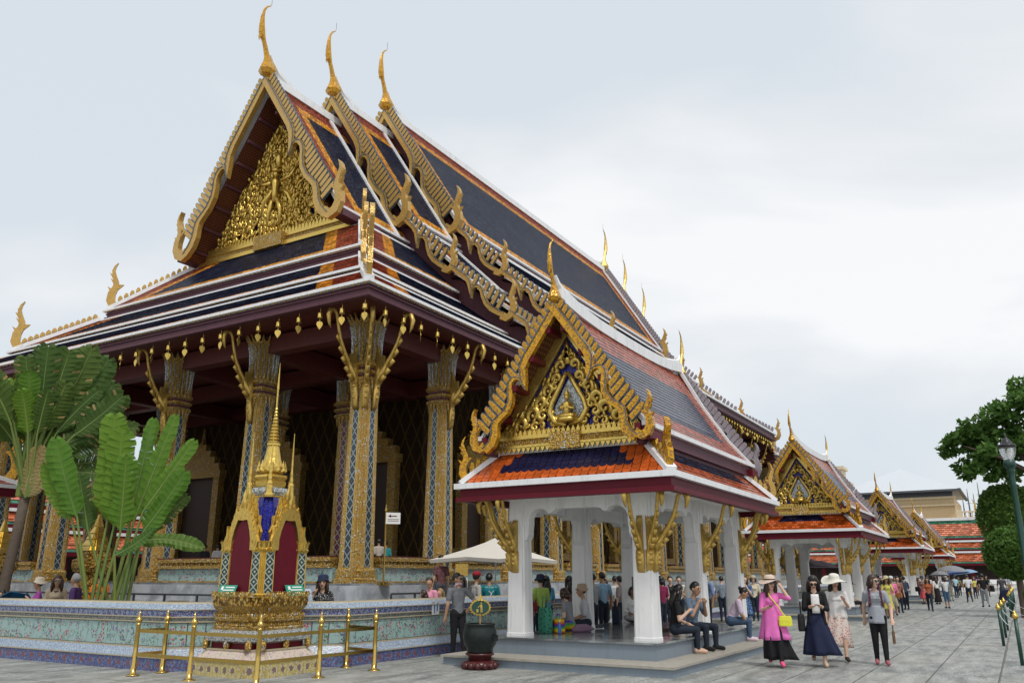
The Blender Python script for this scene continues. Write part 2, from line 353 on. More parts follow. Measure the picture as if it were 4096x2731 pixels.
# marble, paving
def marble(name, a, b, sc, rough):
    t = NT(name); v = t.geo(); n = t.noise(t.vadd(v, t.vmul(t.noise(v, sc*.6, 4, .6, True), (1.2,1.2,1.2))), sc, 6, .65)
    t.out(t.mix(t.ramp(n, [(.38, (0,0,0)), (.62, (1,1,1))]), a, b), rough, 0)
marble('marble', (.26,.28,.31), (.52,.55,.58), 1.6, .3)
marble('marble_floor', (.11,.12,.13), (.30,.32,.33), 1.4, .12)
def paving(name, joints):
    t = NT(name); v = t.geo(); r = t.rnd()
    st = t.noise(t.vmul(v, (1.0, 3.2, 1)), 1.1, 6, .62); fine = t.noise(t.vmul(v, (5, 13, 5)), 2.0, 5, .7)
    st2 = t.ramp(st, [(.36, (0,0,0)), (.64, (1,1,1))]); col = t.mix(st2, (.17,.182,.175), (.43,.44,.42)); col = t.mix(t.math('MULTIPLY', t.ramp(fine, [(.46, (0,0,0)), (.62, (1,1,1))]), .65), col, (.10,.108,.10))
    if not joints: col = t.mix(t.math('MULTIPLY', t.math('SUBTRACT', r, .5), .5), col, (.45,.455,.42))
    patch = t.ramp(t.noise(v, .35, 4), [(.5, (0,0,0)), (.7, (1,1,1))]); col = t.mix(t.math('MULTIPLY', patch, .35), col, (.42,.39,.34))
    if joints:
        s = t.sep(v); nn = t.math('MULTIPLY', t.math('SUBTRACT', t.noise(v, .8, 2), .5), .06)
        jy = t.math('LESS_THAN', t.math('ABSOLUTE', t.math('SUBTRACT', t.math('FRACT', t.math('ADD', t.math('DIVIDE', t.math('SUBTRACT', s[1], .05), .98), nn)), .5)), .022)
        row = t.math('MULTIPLY', t.math('FLOOR', t.math('ADD', t.math('DIVIDE', t.math('SUBTRACT', s[1], .05), .98), .5)), .37)
        jx = t.math('LESS_THAN', t.math('ABSOLUTE', t.math('SUBTRACT', t.math('FRACT', t.math('ADD', t.math('DIVIDE', s[0], 1.9), row)), .5)), .010)
        col = t.mix(t.math('MULTIPLY', t.math('MAXIMUM', jy, jx), .8), col, (.10,.10,.09))
    t.bump(t.math('ADD', st, t.math('MULTIPLY', fine, .6)), .7, .03); t.out(col, .62, 0)
paving('paving_far', True); paving('paving_slab', False)
plain('joint_fill', (.12,.115,.10), .95, sc=10, amt=.35)

# plants and cloth
def leafmat(name, a, b, trans=.25, rough=.5):
    t = NT(name); r = t.noise(t.obj(), 3, 3); col = t.mix(r, a, b); col = t.mix(t.math('MULTIPLY', t.rnd(), .45), col, (b[0]*1.7, b[1]*1.25, b[2]*.9)); t.out(col, rough, 0, .18)
    tr = t.n('BsdfTranslucent'); t.set(tr.inputs[0], c3(b, 1.5)); mixs = t.n('MixShader'); mixs.inputs[0].default_value = trans
    t.t.links.new(t.p.outputs[0], mixs.inputs[1]); t.t.links.new(tr.outputs[0], mixs.inputs[2])
    t.t.links.new(mixs.outputs[0], t.t.nodes['Material Output'].inputs[0])
leafmat('banana_leaf', (.048,.140,.014), (.105,.225,.028)); leafmat('dark_leaf', (.030,.075,.014), (.065,.125,.028))
leafmat('banana_leaf2', (.058,.155,.017), (.120,.245,.034)); leafmat('dark_leaf2', (.036,.083,.016), (.076,.138,.031)); leafmat('bright_leaf2', (.06,.14,.03), (.12,.22,.05)); leafmat('tree_leaf2', (.075,.16,.03), (.14,.26,.06), .3); leafmat('dry_leaf2', (.20,.17,.08), (.34,.30,.15), .15, .7)
leafmat('dry_leaf', (.16,.13,.06), (.30,.26,.12), .15, .7); leafmat('tree_leaf', (.030,.085,.016), (.085,.175,.036), .3)
leafmat('bright_leaf', (.035,.10,.02), (.09,.18,.035), .25); leafmat('stalk', (.09,.17,.04), (.17,.24,.08), .05)
def glass():
    t = NT('clear_glass'); t.out((.9,.93,.93), .05, 0, .5); t.p.inputs['Transmission Weight'].default_value = .9; t.p.inputs['Alpha'].default_value = .45
glass()
# ================================================================ ground
g = MB(); g.quad((-60,-120,0), (700,-120,0), (700,400,0), (-60,400,0)); o = g.build('ground', 'paving_far'); o['kind'] = 'structure'
GROUND = o
sl = MB(); sl.box(-.5,.5,-.5,.5,0,.006)
slab_me = sl.mesh('paving_slab', 'paving_slab')
jf = MB(); jf.quad((7.5,.545,.003), (33,.545,.003), (33,12.3,.003), (7.5,12.3,.003)); o = jf.build('joint_bed', 'joint_fill', GROUND)
rr = random.Random(3); n = 0
for k in range(12):
    y0 = .545 + k*.98; x = 7.6 + rr.uniform(-1.4, 0)
    while x < 32.8:
        l = rr.uniform(1.3, 2.3); cx, cy = x + l/2, y0 + .49
        hidden = (13.9 < cx < 21.7 and 5.5 < cy < 9.2) or (cx > 10.6 and cy > 11.3) or (cx > 23 and cy > 9.5)
        if not hidden:
            obj('paving_slab', slab_me, GROUND, (cx, cy, .004), scale=(l-.022, .955, 1)); n += 1
        x += l

# ================================================================ terrace wall (porcelain parapet)
WX, WY = 10.17, 11.05     # faces towards -X and -Y
wall = thing('terrace_wall', 'low porcelain tiled terrace wall with blue bands and floral panels', 'wall', (WX, WY, 0))
# profile: (outset, z) pairs and the band material between consecutive points
PROF = [(.13,0,'base_band'),(.13,.21,'cream_line'),(.15,.215,'cream_line'),(.15,.235,'light_band'),(.12,.25,'light_band'),(.03,.37,'cream_line'),(.03,.40,'floral_panel'),
        (.0,.402,'floral_panel'),(.0,.80,'cream_line'),(.05,.81,'cream_line'),(.05,.83,'dark_band'),(.03,.835,'dark_band'),(.03,.89,'cream_line'),(.07,.895,'cream_line'),(.07,.915,'blue_band'),(.06,.92,'blue_band'),(.08,1.02,'cream_line'),
        (.11,1.025,'cream_line'),(.11,1.04,'light_band'),(.10,1.045,'light_band'),(.02,1.13,'cream_line'),(.0,1.15,'cream_line'),(-.32,1.155,'cream_line'),(-.34,0,None)]
LINE_DARK = plain('panel_joint', (.10,.12,.11), .8)
names = {'base_band':'base_tile_band','light_band':'sloping_tile_band','cream_line':'cream_moulding','floral_panel':'panel_backing','dark_band':'dark_tile_band','blue_band':'blue_tile_band'}
CUT = 2.2
path = [(0,34.0),(0,CUT),(CUT,0),(52.0,0)]
def off(o):      # the wall line moved outward by o, mitred at the splayed corner
    t_ = math.tan(R(22.5)); return [(-o,34.0), (-o, CUT - o*t_), (CUT - o*t_, -o), (52.0,-o)]
for mname, pname in names.items():
    b = MB()
    for (o0, z0, m0), (o1, z1, m1) in zip(PROF, PROF[1:]):
        if m0 != mname: continue
        A, B = off(o0), off(o1)
        for k in range(3): b.quad((*A[k], z0), (*A[k+1], z0), (*B[k+1], z1), (*B[k], z1))
    b.build(pname, mname if mname != 'floral_panel' else 'panel_joint', wall)
tl = MB(); tl.box(-.1455,.1455,-.014,.006,0,.388); tile_me = tl.mesh('floral_tile', 'floral_tile')
k = 0
for q in range(10):
    t_ = (q + .5)/10; obj('floral_tile', tile_me, wall, (CUT*t_ - .002, CUT*(1-t_) - .002, .408), R(-45))
while .2 + k*.302 < 14.5:
    p = .2 + k*.302
    if p > CUT + .1: obj('floral_tile', tile_me, wall, (p, -.003, .408))
    if CUT + .1 < p < 12: obj('floral_tile', tile_me, wall, (-.003, p, .408), R(-90))
    k += 1

# ================================================================ temple
TC = (41.6, 24.5)
temple = thing('temple', 'large golden temple hall with stepped navy tiled roofs, gilded gable and colonnade', 'temple', (*TC, 0))
def slope(mb, A, B, C, D, rows, lip=.02, endL=True, endR=True, top=False, mat=0, s0=0.0):
    """tiled roof plane: A,B top edge, D,C bottom edge (left, right seen from outside)"""
    A, B, C, D = map(lambda p: V(*p), (A, B, C, D))
    N = np.cross(C - D, A - D); N = N / np.linalg.norm(N)
    if N[2] < 0: N = -N
    SL = np.linalg.norm((A + B)/2 - (C + D)/2); u = (C - D) / np.linalg.norm(C - D)
    def al(P): return s0 + float((P - D) @ u)
    for i in range(rows):
        t0, t1 = i/rows, (i+1)/rows
        L0, L1, R0, R1 = A + (D-A)*t0, A + (D-A)*t1, B + (C-B)*t0, B + (C-B)*t1
        M0, M1 = (L0 + R0)/2, (L1 + R1)/2
        q0, q1 = (t0*SL, t1*SL) if top else (90, 90)
        r0, r1 = (1-t0)*SL - 1e-4, (1-t1)*SL + 1e-4
        for (a0, a1, b0, b1, e) in ((L0, L1, M0, M1, endL), (M0, M1, R0, R1, endR)):
            left = a0 is L0
            h0, h1 = np.linalg.norm(b0-a0), np.linalg.norm(b1-a1)
            if not e: pa0 = pa1 = pb0 = pb1 = 90
            elif left: pa0 = pa1 = 0; pb0, pb1 = h0, h1
            else: pb0 = pb1 = 0; pa0, pa1 = h0, h1
            a1l, b1l = a1 + N*lip, b1 + N*lip
            mb.quad(a1l, b1l, b0, a0, mat, [(pa1, q1), (pb1, q1), (pb0, q0), (pa0, q0)], [(al(a1), r1), (al(b1), r1), (al(b0), r0), (al(a0), r0)])
            mb.quad(a1, b1, b1l, a1l, mat, [(pa1, q1), (pb1, q1), (pb1, q1), (pa1, q1)], [(al(a1), r1), (al(b1), r1), (al(b1), r1), (al(a1), r1)])

FINP = [(0,0),(.245,0),(.175,.36),(.13,.47),(.03,.54),(-.07,.52),(-.08,.40)]
FIN = MB(); FIN.prism(FINP, (0,0,0), (1,0,0), (0,1,0), (0,0,1), .13, 0)
FIN.prism([(.02,.02),(.215,.02),(.15,.35),(.11,.45),(.025,.515),(-.05,.50),(-.055,.40)], (0,0,0), (1,0,0), (0,1,0), (0,0,1), .15, 1)
fin_me = FIN.mesh('roof_fin', ['teal_trim', 'gold_mosaic']); fin_br = FIN.mesh('roof_fin', ['teal_trim', 'gold_bright']); fin_gr = FIN.mesh('roof_fin', ['grey_fin', 'grey_fin'])
BIG = (([(0,.18),(.40,.18),(.46,.28),(.50,.50),(.535,.74),(.565,1.0)], [.36,.36,.36,.34,.26,.02]),
       ([(.525,.60),(.525,.34),(.545,.15),(.58,.12),(.61,.22),(.645,.45),(.69,.66),(.75,.70),(.80,.58),(.84,.50),(.88,.62),(.92,.82),(.97,.90),(1.03,.78)], [.14,.20,.23,.24,.25,.26,.27,.28,.30,.34,.38,.40,.40,.36]))
SML = (([(0,.2),(.28,.2),(.36,.32),(.43,.62),(.51,1.1)], [.32,.32,.33,.30,.02]),
       ([(.45,.66),(.45,.36),(.49,.15),(.56,.20),(.63,.48),(.72,.76),(.82,.84),(.92,.76),(1.0,.66)], [.14,.22,.25,.27,.29,.32,.34,.36,.36]))
FLAME = [(-.35,-.30),(.0,-.52),(.33,-.38),(.52,-.02),(.50,.36),(.36,.70),(.36,1.0),(.48,1.3),(.56,1.6),(.50,1.85),(.38,2.05)]
FLW = [.50,.46,.44,.42,.38,.30,.24,.20,.15,.09,.01]
def flame(mb, o, u, v, w, sc, t, mat=0):
    o = V(*o); pts = [(a*sc, b*sc) for a, b in FLAME]
    mb.prism(ribbon(pts, [x*sc for x in FLW]), o, u, v, w, t, mat)
    for (a, b, l, up) in ((.60,.45,.24,.28),(.52,.92,.2,.25),(.62,1.25,.16,.22),(.12,.75,-.2,.12)):
        mb.prism([(a*sc-.12*sc*(1 if l > 0 else -1), (b-.18)*sc), ((a+l*.7)*sc, (b+up)*sc), (a*sc-.12*sc*(1 if l > 0 else -1), (b+.12)*sc)], o, u, v, w, t*.7, mat)
def lamyong(parent, x, sx, sy, top, foot, size, nf, shape, mt, fin, single=True, fl=1.0, name='bargeboard', fsc=None, fpro=.30):
    top, foot = V(*top), V(*foot); d = foot - top; L = np.linalg.norm(d); u = d/L; nout = V(-u[1], u[0])
    if nout[1] < 0: nout = -nout
    x += .012*sy
    U = V(0, sy*u[0], u[1]); N = V(0, sy*nout[0], nout[1]); O = V(x, sy*top[0], top[1])
    b = MB(); th = .26*size; depth = []
    for k, (cl, wd) in enumerate(shape):
        pts = [(s_*L, n_*size) for s_, n_ in cl]; w2 = [w_*size for w_ in wd]
        b.prism(ribbon(pts, w2), O, U, -N, V(1,0,0), th*(1 + .05*k), 0)
        rim = [tuple(O + U*a - N*(c - w_/2 + .03*size) + V(sx*th*.56, 0, 0)) for (a, c), w_ in zip(pts, w2)]
        b.tube(rim, .03*size, 4, 1)
        depth += [(a, max(0, c - w_/2)) for (a, c), w_ in zip(pts, w2) if c - w_/2 < .75*size]
    depth.sort()
    F = O + U*L - N*.30*size
    flame(b, F, V(0,sy,0), V(0,0,1), V(1,0,0), size*fl, th*1.07, 0)
    bo = b.build(name, [mt, 'teal_trim'], parent)
    fsc = fsc or size
    da, db = [p[0] for p in depth], [p[1] for p in depth]
    stuff = MB(); plate = []
    for i in range(nf):
        s = L*(.03 + .92*i/nf); dep = float(np.interp(s, da, db)); P = O + U*s - N*(dep - .04*size)
        ky = (fpro*size + dep + .04*size)/.54
        if single:
            o = obj('roof_fin', fin, bo)
            o.matrix_local = Matrix(((U[0]*fsc, N[0]*ky, fsc, P[0]), (U[1]*fsc, N[1]*ky, 0, P[1]), (U[2]*fsc, N[2]*ky, 0, P[2]), (0,0,0,1)))
        else:
            stuff.prism([(a*fsc, c*ky) for a, c in FINP], P, U, N, V(1,0,0), .15*fsc, 0)
    if not single and nf: stuff.build('roof_fin_row', fin.materials[1].name, bo, kind='stuff')
    return bo
CH = [(0,-.12,.10),(.0,.0,.28),(.0,.18,.38),(.0,.40,.31),(-.02,.62,.20),(-.08,.85,.125),(-.2,1.2,.10),(-.32,1.48,.095),(-.42,1.66,.13),(-.47,1.85,.145),(-.50,2.15,.125),(-.50,2.6,.085),(-.44,2.95,.055),(-.30,3.2,.04),(-.12,3.36,.02),(-.08,3.5,.004)]
def chofa(parent, x, y, z, sx, sc, mt='gold_bright', rod=True):
    f = lambda a, h: (x - sx*a*sc, y, z + h*sc)      # a < 0 leans outward from the gable
    b = MB(); b.tube([f(a, h) for a, h, r in CH], [r*sc for a, h, r in CH], 6, 0, side=(0,1,0))
    b.tube([f(-.38, 1.66), f(-.58, 1.55), f(-.57, 1.36)], [.08*sc, .05*sc, .01*sc], 5, 0)
    if rod: b.tube([f(-.08, 3.45), f(-.08, 3.85)], .008*sc, 4, 1)
    return b.build('roof_finial', [mt, 'rail_grey'], parent)

SEC = {'A': (20.8, 21.95, [(0,21.9,4.35,15.1)]),
       'B': (16.85, 23.2, [(0,23.15,4.35,16.3),(4.45,15.9,6.9,13.5),(7.05,13.1,9.6,11.1),(9.75,10.75,11.9,9.3)]),
       'C': (13.1, 24.45, [(0,24.4,4.4,17.35),(4.5,16.9,6.95,14.6),(7.05,14.15,9.6,12.1),(9.75,11.75,11.9,10.6)])}
INNER = {'A': 16.85, 'B': 13.1, 'C': 0}
for nm, (xg, zr, tiers) in SEC.items():
    xi = INNER[nm]
    for sx in (-1, 1):
        for sy in (-1, 1):
            for ti, (y0, z0, y1, z1) in enumerate(tiers):
                b = MB(); rows = max(6, int(math.hypot(y1-y0, z1-z0)/.16))
                xa, xb = sx*(xi - .4 if nm != 'C' else 0), sx*(xg - .1)
                l, r = (min(xa, xb), max(xa, xb)) if sy < 0 else (max(xa, xb), min(xa, xb))
                outerL = (l == xb); 
                slope(b, (l, sy*y0, z0), (r, sy*y0, z0), (r, sy*y1, z1), (l, sy*y1, z1), rows, .018, outerL, not outerL, ti == 0, 0, s0=l)
                ro = b.build('roof_slope', 'temple_tile' if ti == 0 else 'skirt_tile', temple)
                e = MB()   # white edge, studs, fascia
                lo, hi = min(xa, xb), max(xa, xb)
                e.bar((lo, sy*(y1+.03), z1-.05), (hi, sy*(y1+.03), z1-.05), .2, .10, 0)
                e.bar((lo, sy*(y1-.06), z1-.28), (hi, sy*(y1-.06), z1-.28), .10, .44, 1)
                e.bar((lo, sy*(y1-.02), z1-.40), (hi, sy*(y1-.02), z1-.40), .12, .10, 1)
                if ti: e.bar((lo, sy*(y0+.02), z0+.02), (hi, sy*(y0+.02), z0+.02), .16, .14, 0)
                elif sy < 0: e.bar((lo, 0, z0+.06), (hi, 0, z0+.06), .34, .34, 0)
                e.bar((xb - sx*.12, sy*y0, z0+.02), (xb - sx*.12, sy*y1, z1+.02), .26, .12, 0)
                if xi: e.bar((sx*(xi+.28), sy*y0, z0+.03), (sx*(xi+.28), sy*y1, z1+.03), .22, .12, 0)
                e.build('eave_trim', ['white_roof', 'purple'], temple)
            lam = [(0, tiers[0], .80, 30, BIG)] + [(k, tr_, .56 if k < 3 else .52, 10, SML) for k, tr_ in enumerate(tiers[1:], 1)]
            for k, (y0, z0, y1, z1), size, nf, shp in lam:
                single = sx < 0 and (sy < 0 or nm == 'A')
                lamyong(temple, sx*(xg+.12), sx, sy, (y0 + (0 if k else .02), z0 + (.1 if k == 0 else .30)), (y1 + .05, z1 + .10), size, nf, shp, 'gold_mosaic',
                        fin_me if sx < 0 else fin_gr, single, 1.05 if k == 0 else 1.05, fsc=.88 if k == 0 else .74, fpro=.38 if k == 0 else .46)
        # gable end infill between the stepped tiers, and the white sweep behind the finial
        b = MB(); x = sx*(xg - (.45 if nm != 'A' else 1.6))
        out = [(0, zr - .3)] + [p for (y0, z0, y1, z1) in tiers for p in ((y0 + .05, z0 - .2), (y1 - .25, z1 - .15), (y1 - .25, z1 - .5))] + [(tiers[-1][2] - .3, tiers[-1][3] - 1.0), (0, tiers[-1][3] - 1.0)]
        for sy in (-1, 1): b.prism([(a*sy, c) for a, c in out], (x, 0, 0), (0,1,0), (0,0,1), (1,0,0), .12, 0)
        b.build('gable_wall', 'purple', temple)
        c = MB(); f_ = lambda a, h: (sx*(xg - .02 - a), 0, zr + h)
        c.tube([f_(-.05,1.15), f_(.12,.85), f_(.45,.5), f_(1.0,.26), (f_(1.8,.1)), f_(2.8,-.02)], [.05,.10,.15,.17,.18,.17], 6, side=(0,1,0))
        c.build('ridge_sweep', 'white_roof', temple)
        chofa(temple, sx*(xg + .15), 0, zr + .12, sx, 1.0, 'gold_bright' if sx < 0 else 'gold_dull')

# hipped skirt roofs wrapping the front (and back) and the flanks of the end bays
SK = [((-22.2, 7.0, 12.4), (-19.8, 4.75, 14.6)), ((-24.6, 9.25, 10.35), (-22.35, 7.15, 11.9)), ((-27.15, 11.75, 8.65), (-25.2, 9.85, 9.86))]
bead = MB()
def beads(p, q, step=.21, r=.055):
    p, q = V(*p), V(*q); n = int(np.linalg.norm(q-p)/step)
    for i in range(n):
        c = p + (q-p)*(i+.5)/n
        bead.add([c+V(r,0,0), c-V(r,0,0), c+V(0,r,0), c-V(0,r,0), c+V(0,0,r), c-V(0,0,r)], [(0,2,4),(2,1,4),(1,3,4),(3,0,4),(2,0,5),(1,2,5),(3,1,5),(0,3,5)])
for ti, ((xe, ye, ze), (xt, yt, zt)) in enumerate(SK):
    rows = max(7, int(math.hypot(xt-xe, zt-ze)/.17)); xend = 16.6
    for sx in (-1, 1):
        X = lambda v: -sx*v      # xe is given for the front (sx=-1): X(xe)=xe
        b = MB()
        f = [(X(xt), yt, zt), (X(xt), -yt, zt), (X(xe), -ye, ze), (X(xe), ye, ze)]
        if sx > 0: f = [f[1], f[0], f[3], f[2]]
        slope(b, *f, rows, .018)
        for sy in (-1, 1):
            A, B_, C_, D = (X(xt), sy*yt, zt), (sx*xend, sy*yt, zt), (sx*xend, sy*ye, ze), (X(xe), sy*ye, ze)
            if sx*sy < 0: slope(b, B_, A, D, C_, rows, .018, False, True)
            else: slope(b, A, B_, C_, D, rows, .018, True, False)
        b.build('skirt_roof', 'skirt_tile', temple)
        e = MB(); zf = ze
        for w_, h_, off, dz, m_ in ((.20,.085,0.03,-.06,0),(.10,.34,-.06,-.26,1),(.14,.09,-.01,-.39,1),(.12,.05,-.03,-.2,1)):
            a = ye + off; xx = X(xe - off)
            e.bar((xx, -a - w_/2, ze+dz), (xx, a + w_/2, ze+dz), w_, h_, m_)
            for sy in (-1, 1): e.bar((xx - (-sx)*0, sy*a, ze+dz), (sx*xend, sy*a, ze+dz), w_*.98, h_*.99, m_)
        e.bar((X(xt), -yt, zt-.02), (X(xt), yt, zt-.02), .12, .09, 0)
        for sy in (-1, 1):
            e.bar((X(xt), sy*yt, zt-.02), (sx*xend, sy*yt, zt-.02), .12, .088, 0)
            e.bar((X(xt), sy*yt, zt+.06), (X(xe), sy*ye, ze+.03), .26, .15, 0)
        e.build('skirt_trim', ['white_roof', 'purple'], temple)
        if sx < 0:
            beads((xe-.09, -ye-.09, ze-.10), (xe-.09, ye+.09, ze-.10)); beads((xe-.09, -ye-.09, ze-.10), (-16.6, -ye-.09, ze-.10))
        # hip crest: serpent finial at the corner and a row of leaves up the hip
        for sy in (-1, 1):
            b = MB(); dh = V(X(xe)-X(xt), sy*(ye-yt), 0); dh /= np.linalg.norm(dh); w = np.cross(dh, V(0,0,1))
            flame(b, V(X(xe), sy*ye, ze+.45) - dh*.5, dh, V(0,0,1), w, .82, .13, 0)
            p0, p1 = V(X(xe), sy*ye, ze+.2), V(X(xt), sy*yt, zt+.2); n = 15; up = p1-p0
            for i in range(2, n):
                c = p0 + up*i/n; b.prism([(-.1,0),(.1,0),(.08,.1),(-.02,.19),(-.1,.11)], c, up/np.linalg.norm(up), V(0,0,1), w, .12, 0)
            b.build('hip_finial', 'gold_mosaic' , temple)
bead.build('eave_stud_row', 'gold_dull', temple, kind='stuff')
for nm, yb in (('B', 0), ('C', 0)): pass

# gable soffits, rafters and the carved pediment
for sx in (-1, 1):
    b = MB(); xf, xb = sx*20.75, sx*19.4
    for sy in (-1, 1):
        b.quad((xf, 0, 21.1), (xb, 0, 21.1), (xb, sy*4.2, 14.6), (xf, sy*4.2, 14.6), 0)
        b.quad((xf, sy*4.2, 14.6), (xb, sy*4.2, 14.6), (xb, sy*4.35, 14.9), (xf, sy*4.35, 14.9), 1)
        for i in range(7):
            t_ = (i+.9)/7.4; y, z = sy*4.2*t_, 21.1 - 6.5*t_
            b.bar((xf - sx*.05, y, z-.06), (xb, y, z-.06), .13, .12, 1)
        b.bar((xf + sx*.05, sy*4.45, 14.72), (xb - sx*.8, sy*4.45, 14.72), .5, .28, 1)
    b.build('gable_soffit', ['soffit_pattern', 'purple'], temple)
def scroll(mb, c, r, ang, turn, X, mt=0, n=16, th=.16, lift=0):
    """spiral tendril in the y-z plane at depth X"""
    path = []; rad = []
    for i in range(n):
        t_ = i/(n-1); rr_ = r*(1 - .80*t_); a = ang + turn*t_*2*math.pi*1.15
        path.append((X, c[0] + rr_*math.cos(a), c[1] + rr_*math.sin(a))); rad.append(r*th*(.55 + .75*math.sin(math.pi*min(1, t_*1.1 + .08)))*(1 if t_ < .9 else 1.3))
    mb.tube(path, rad, 5, mt)
def leaf_tip(mb, c, d, l, w, X, mt=0, t=.1):
    dx, dz = math.cos(d), math.sin(d)
    mb.prism([(-.1*l, -w/2), (.25*l, -w*.62), (.65*l, -w*.2), (l, .12*w), (.55*l, w*.45), (.1*l, w*.55)], (X, c[0], c[1]), (0, dx, dz), (0, -dz, dx), (1,0,0), t, mt)
ped = MB(); XP = -19.45
ped.prism([(-4.15,14.9),(4.15,14.9),(0,20.95)], (XP,0,0), (0,1,0), (0,0,1), (1,0,0), .1, 0)
ped.build('pediment', 'blue_mosaic', temple)
car = MB(); r5 = random.Random(11)
for i in range(950):
    z = 15.1 + 5.4*(1-math.sqrt(r5.random()))**.9; hw = 4.15*(20.95-z)/6.05 - .16
    if hw < .05: continue
    y = r5.uniform(-hw, hw)
    if abs(y) < .4 and 15.3 < z < 18.4 and r5.random() < .3: continue
    r_ = r5.uniform(.10, .21); X = XP - .10 - r5.uniform(0, .22)
    scroll(car, (y, z), r_, r5.uniform(0, 6.28), r5.choice((-1, 1)), X, 0, 8, .24)
    leaf_tip(car, (y, z + r_*.6), r5.uniform(.7, 2.4), r_*2.0, r_*.6, X - .05, 0, .10)
# central figure: a standing winged bearer with a smaller crowned rider
car.tube([(XP-.35, -.28, 15.60), (XP-.4, -.3, 16.20), (XP-.45, -.12, 16.70)], [.07,.10,.12], 7); car.tube([(XP-.35, .42, 15.60), (XP-.4, .38, 16.25), (XP-.45, .15, 16.70)], [.07,.10,.12], 7)
car.tube([(XP-.45, 0, 16.60), (XP-.5, 0, 17.05), (XP-.5, .02, 17.50), (XP-.45, .02, 17.70)], [.15,.12,.18,.08], 8); car.ball((XP-.5, .02, 17.85), .13); car.lathe([(.17,0),(.2,.05),(.1,.16),(.03,.4)], 8, (XP-.5, .02, 17.95))
for sy in (-1, 1):
    car.tube([(XP-.5, sy*.3, 17.50), (XP-.5, sy*.8, 17.55), (XP-.45, sy*1.15, 18.00)], [.08,.07,.05], 6); car.tube([(XP-.3, sy*.25, 17.20), (XP-.3, sy*.7, 16.80), (XP-.3, sy*.95, 16.10)], [.2,.24,.04], 6, flat=.4)
car.tube([(XP-.4, 0, 18.20), (XP-.42, 0, 18.60), (XP-.4, 0, 18.90)], [.12,.16,.1], 7); car.ball((XP-.4, 0, 19.02), .11); car.lathe([(.1,0),(.05,.15),(.01,.4)], 7, (XP-.4, 0, 19.08))
for sy in (-1, 1): car.tube([(XP-.4, sy*.12, 18.80), (XP-.42, sy*.4, 18.55), (XP-.4, sy*.5, 19.00)], [.06,.05,.03], 5)
car.build('pediment_carving', 'gold_plain', temple, smooth=True, kind='stuff')
fr = MB()
for sy in (-1, 1):
    fr.bar((XP-.12, 0, 20.95), (XP-.12, sy*4.22, 14.75), .36, .20, 0, up=(1,0,0)); fr.bar((XP-.2, 0, 20.8), (XP-.2, sy*4.15, 14.75), .08, .06, 0, up=(1,0,0))
fr.box(XP-.55, XP+.1, -4.35, 4.35, 14.50, 14.66, 0); fr.box(XP-.42, XP+.1, -4.27, 4.27, 14.66, 14.88, 1); fr.box(XP-.5, XP+.1, -4.3, 4.3, 14.88, 15.0, 0)
fr.box(XP-.7, XP+.1, -.8, .8, 14.48, 15.06, 1)
for i in range(46):
    y = -4.2 + i*8.4/45; fr.prism([(-.09,0),(.09,0),(.07,.12),(0,.27),(-.07,.12)], (XP-.45, y, 15.0), (0,1,0), (0,0,1), (1,0,0), .07, 0)
fr.build('pediment_frame', ['gold_plain', 'gold_fine'], temple)

# ceilings (also the roof body over the porch)
ce = MB(); ce.box(-27.0, -16.6, -11.6, 11.6, 8.36, 8.46); ce.box(16.6, 27.0, -11.6, 11.6, 8.36, 8.46)
for s in (-1, 1): ce.box(min(s*16.7, s*13.2), max(s*16.7, s*13.2), -11.75, 11.75, 8.95, 9.05)
ce.box(-13.2, 13.2, -11.75, 11.75, 10.2, 10.3)
for s in (-1, 1): ce.box(min(s*16.7, s*16.55), max(s*16.7, s*16.55), -11.7, 11.7, 8.4, 9.0); ce.box(min(s*13.25, s*13.1), max(s*13.25, s*13.1), -11.7, 11.7, 9.0, 10.25)
ce.build('ceiling', 'dark_red', temple)
bm = MB()
for y in (-10.35,-6.45,-2.7,2.75,6.6,10.35): bm.box(-25.5, -18.4, y-.2, y+.2, 7.75, 8.3)
for x in (-25.5,-22.1,-18.75): bm.box(x-.2, x+.2, -10.35, 10.35, 7.78, 8.28)
bm.build('ceiling_beam', 'dark_red', temple)

# colonnade
def redent(k=.62, j=.80):
    q = [(1,-k),(1,k),(j+.08,k),(j+.08,j),(j,j),(j,j+.08),(k,j+.08),(k,1)]
    out = [(1,-k),(1,k),(.9,k),(.9,.8),(.8,.8),(.8,.9),(k,.9)]
    pts = []
    for i in range(4):
        c, s = (1,0,-1,0)[i], (0,1,0,-1)[i]
        pts += [(x*c - y*s, x*s + y*c) for x, y in out]
    return pts
RED = redent()
def shaft_mesh(name, z0, z1, w0, w1, panel):
    b = MB(); n = len(RED); L = z1 - z0
    for i in range(n):
        a, c = RED[i], RED[(i+1) % n]; isp = (i % 7 == 0)
        P = [(a[0]*w0, a[1]*w0, z0), (c[0]*w0, c[1]*w0, z0), (c[0]*w1, c[1]*w1, z1), (a[0]*w1, a[1]*w1, z1)]
        if isp:   # gilded border strips left and right of a mosaic panel
            def mixp(t_): 
                return [tuple(np.array(P[0])*(1-t_)+np.array(P[1])*t_), tuple(np.array(P[3])*(1-t_)+np.array(P[2])*t_)]
            q0, q1, q2, q3 = mixp(0), mixp(.23), mixp(.77), mixp(1)
            b.quad(q0[0], q1[0], q1[1], q0[1], 0); b.quad(q2[0], q3[0], q3[1], q2[1], 0)
            b.quad(q1[0], q2[0], q2[1], q1[1], 1, [(0,0),(1,0),(1,L),(0,L)])
        else: b.quad(*P, 0)
    return b.mesh(name, ['gold_column', panel])
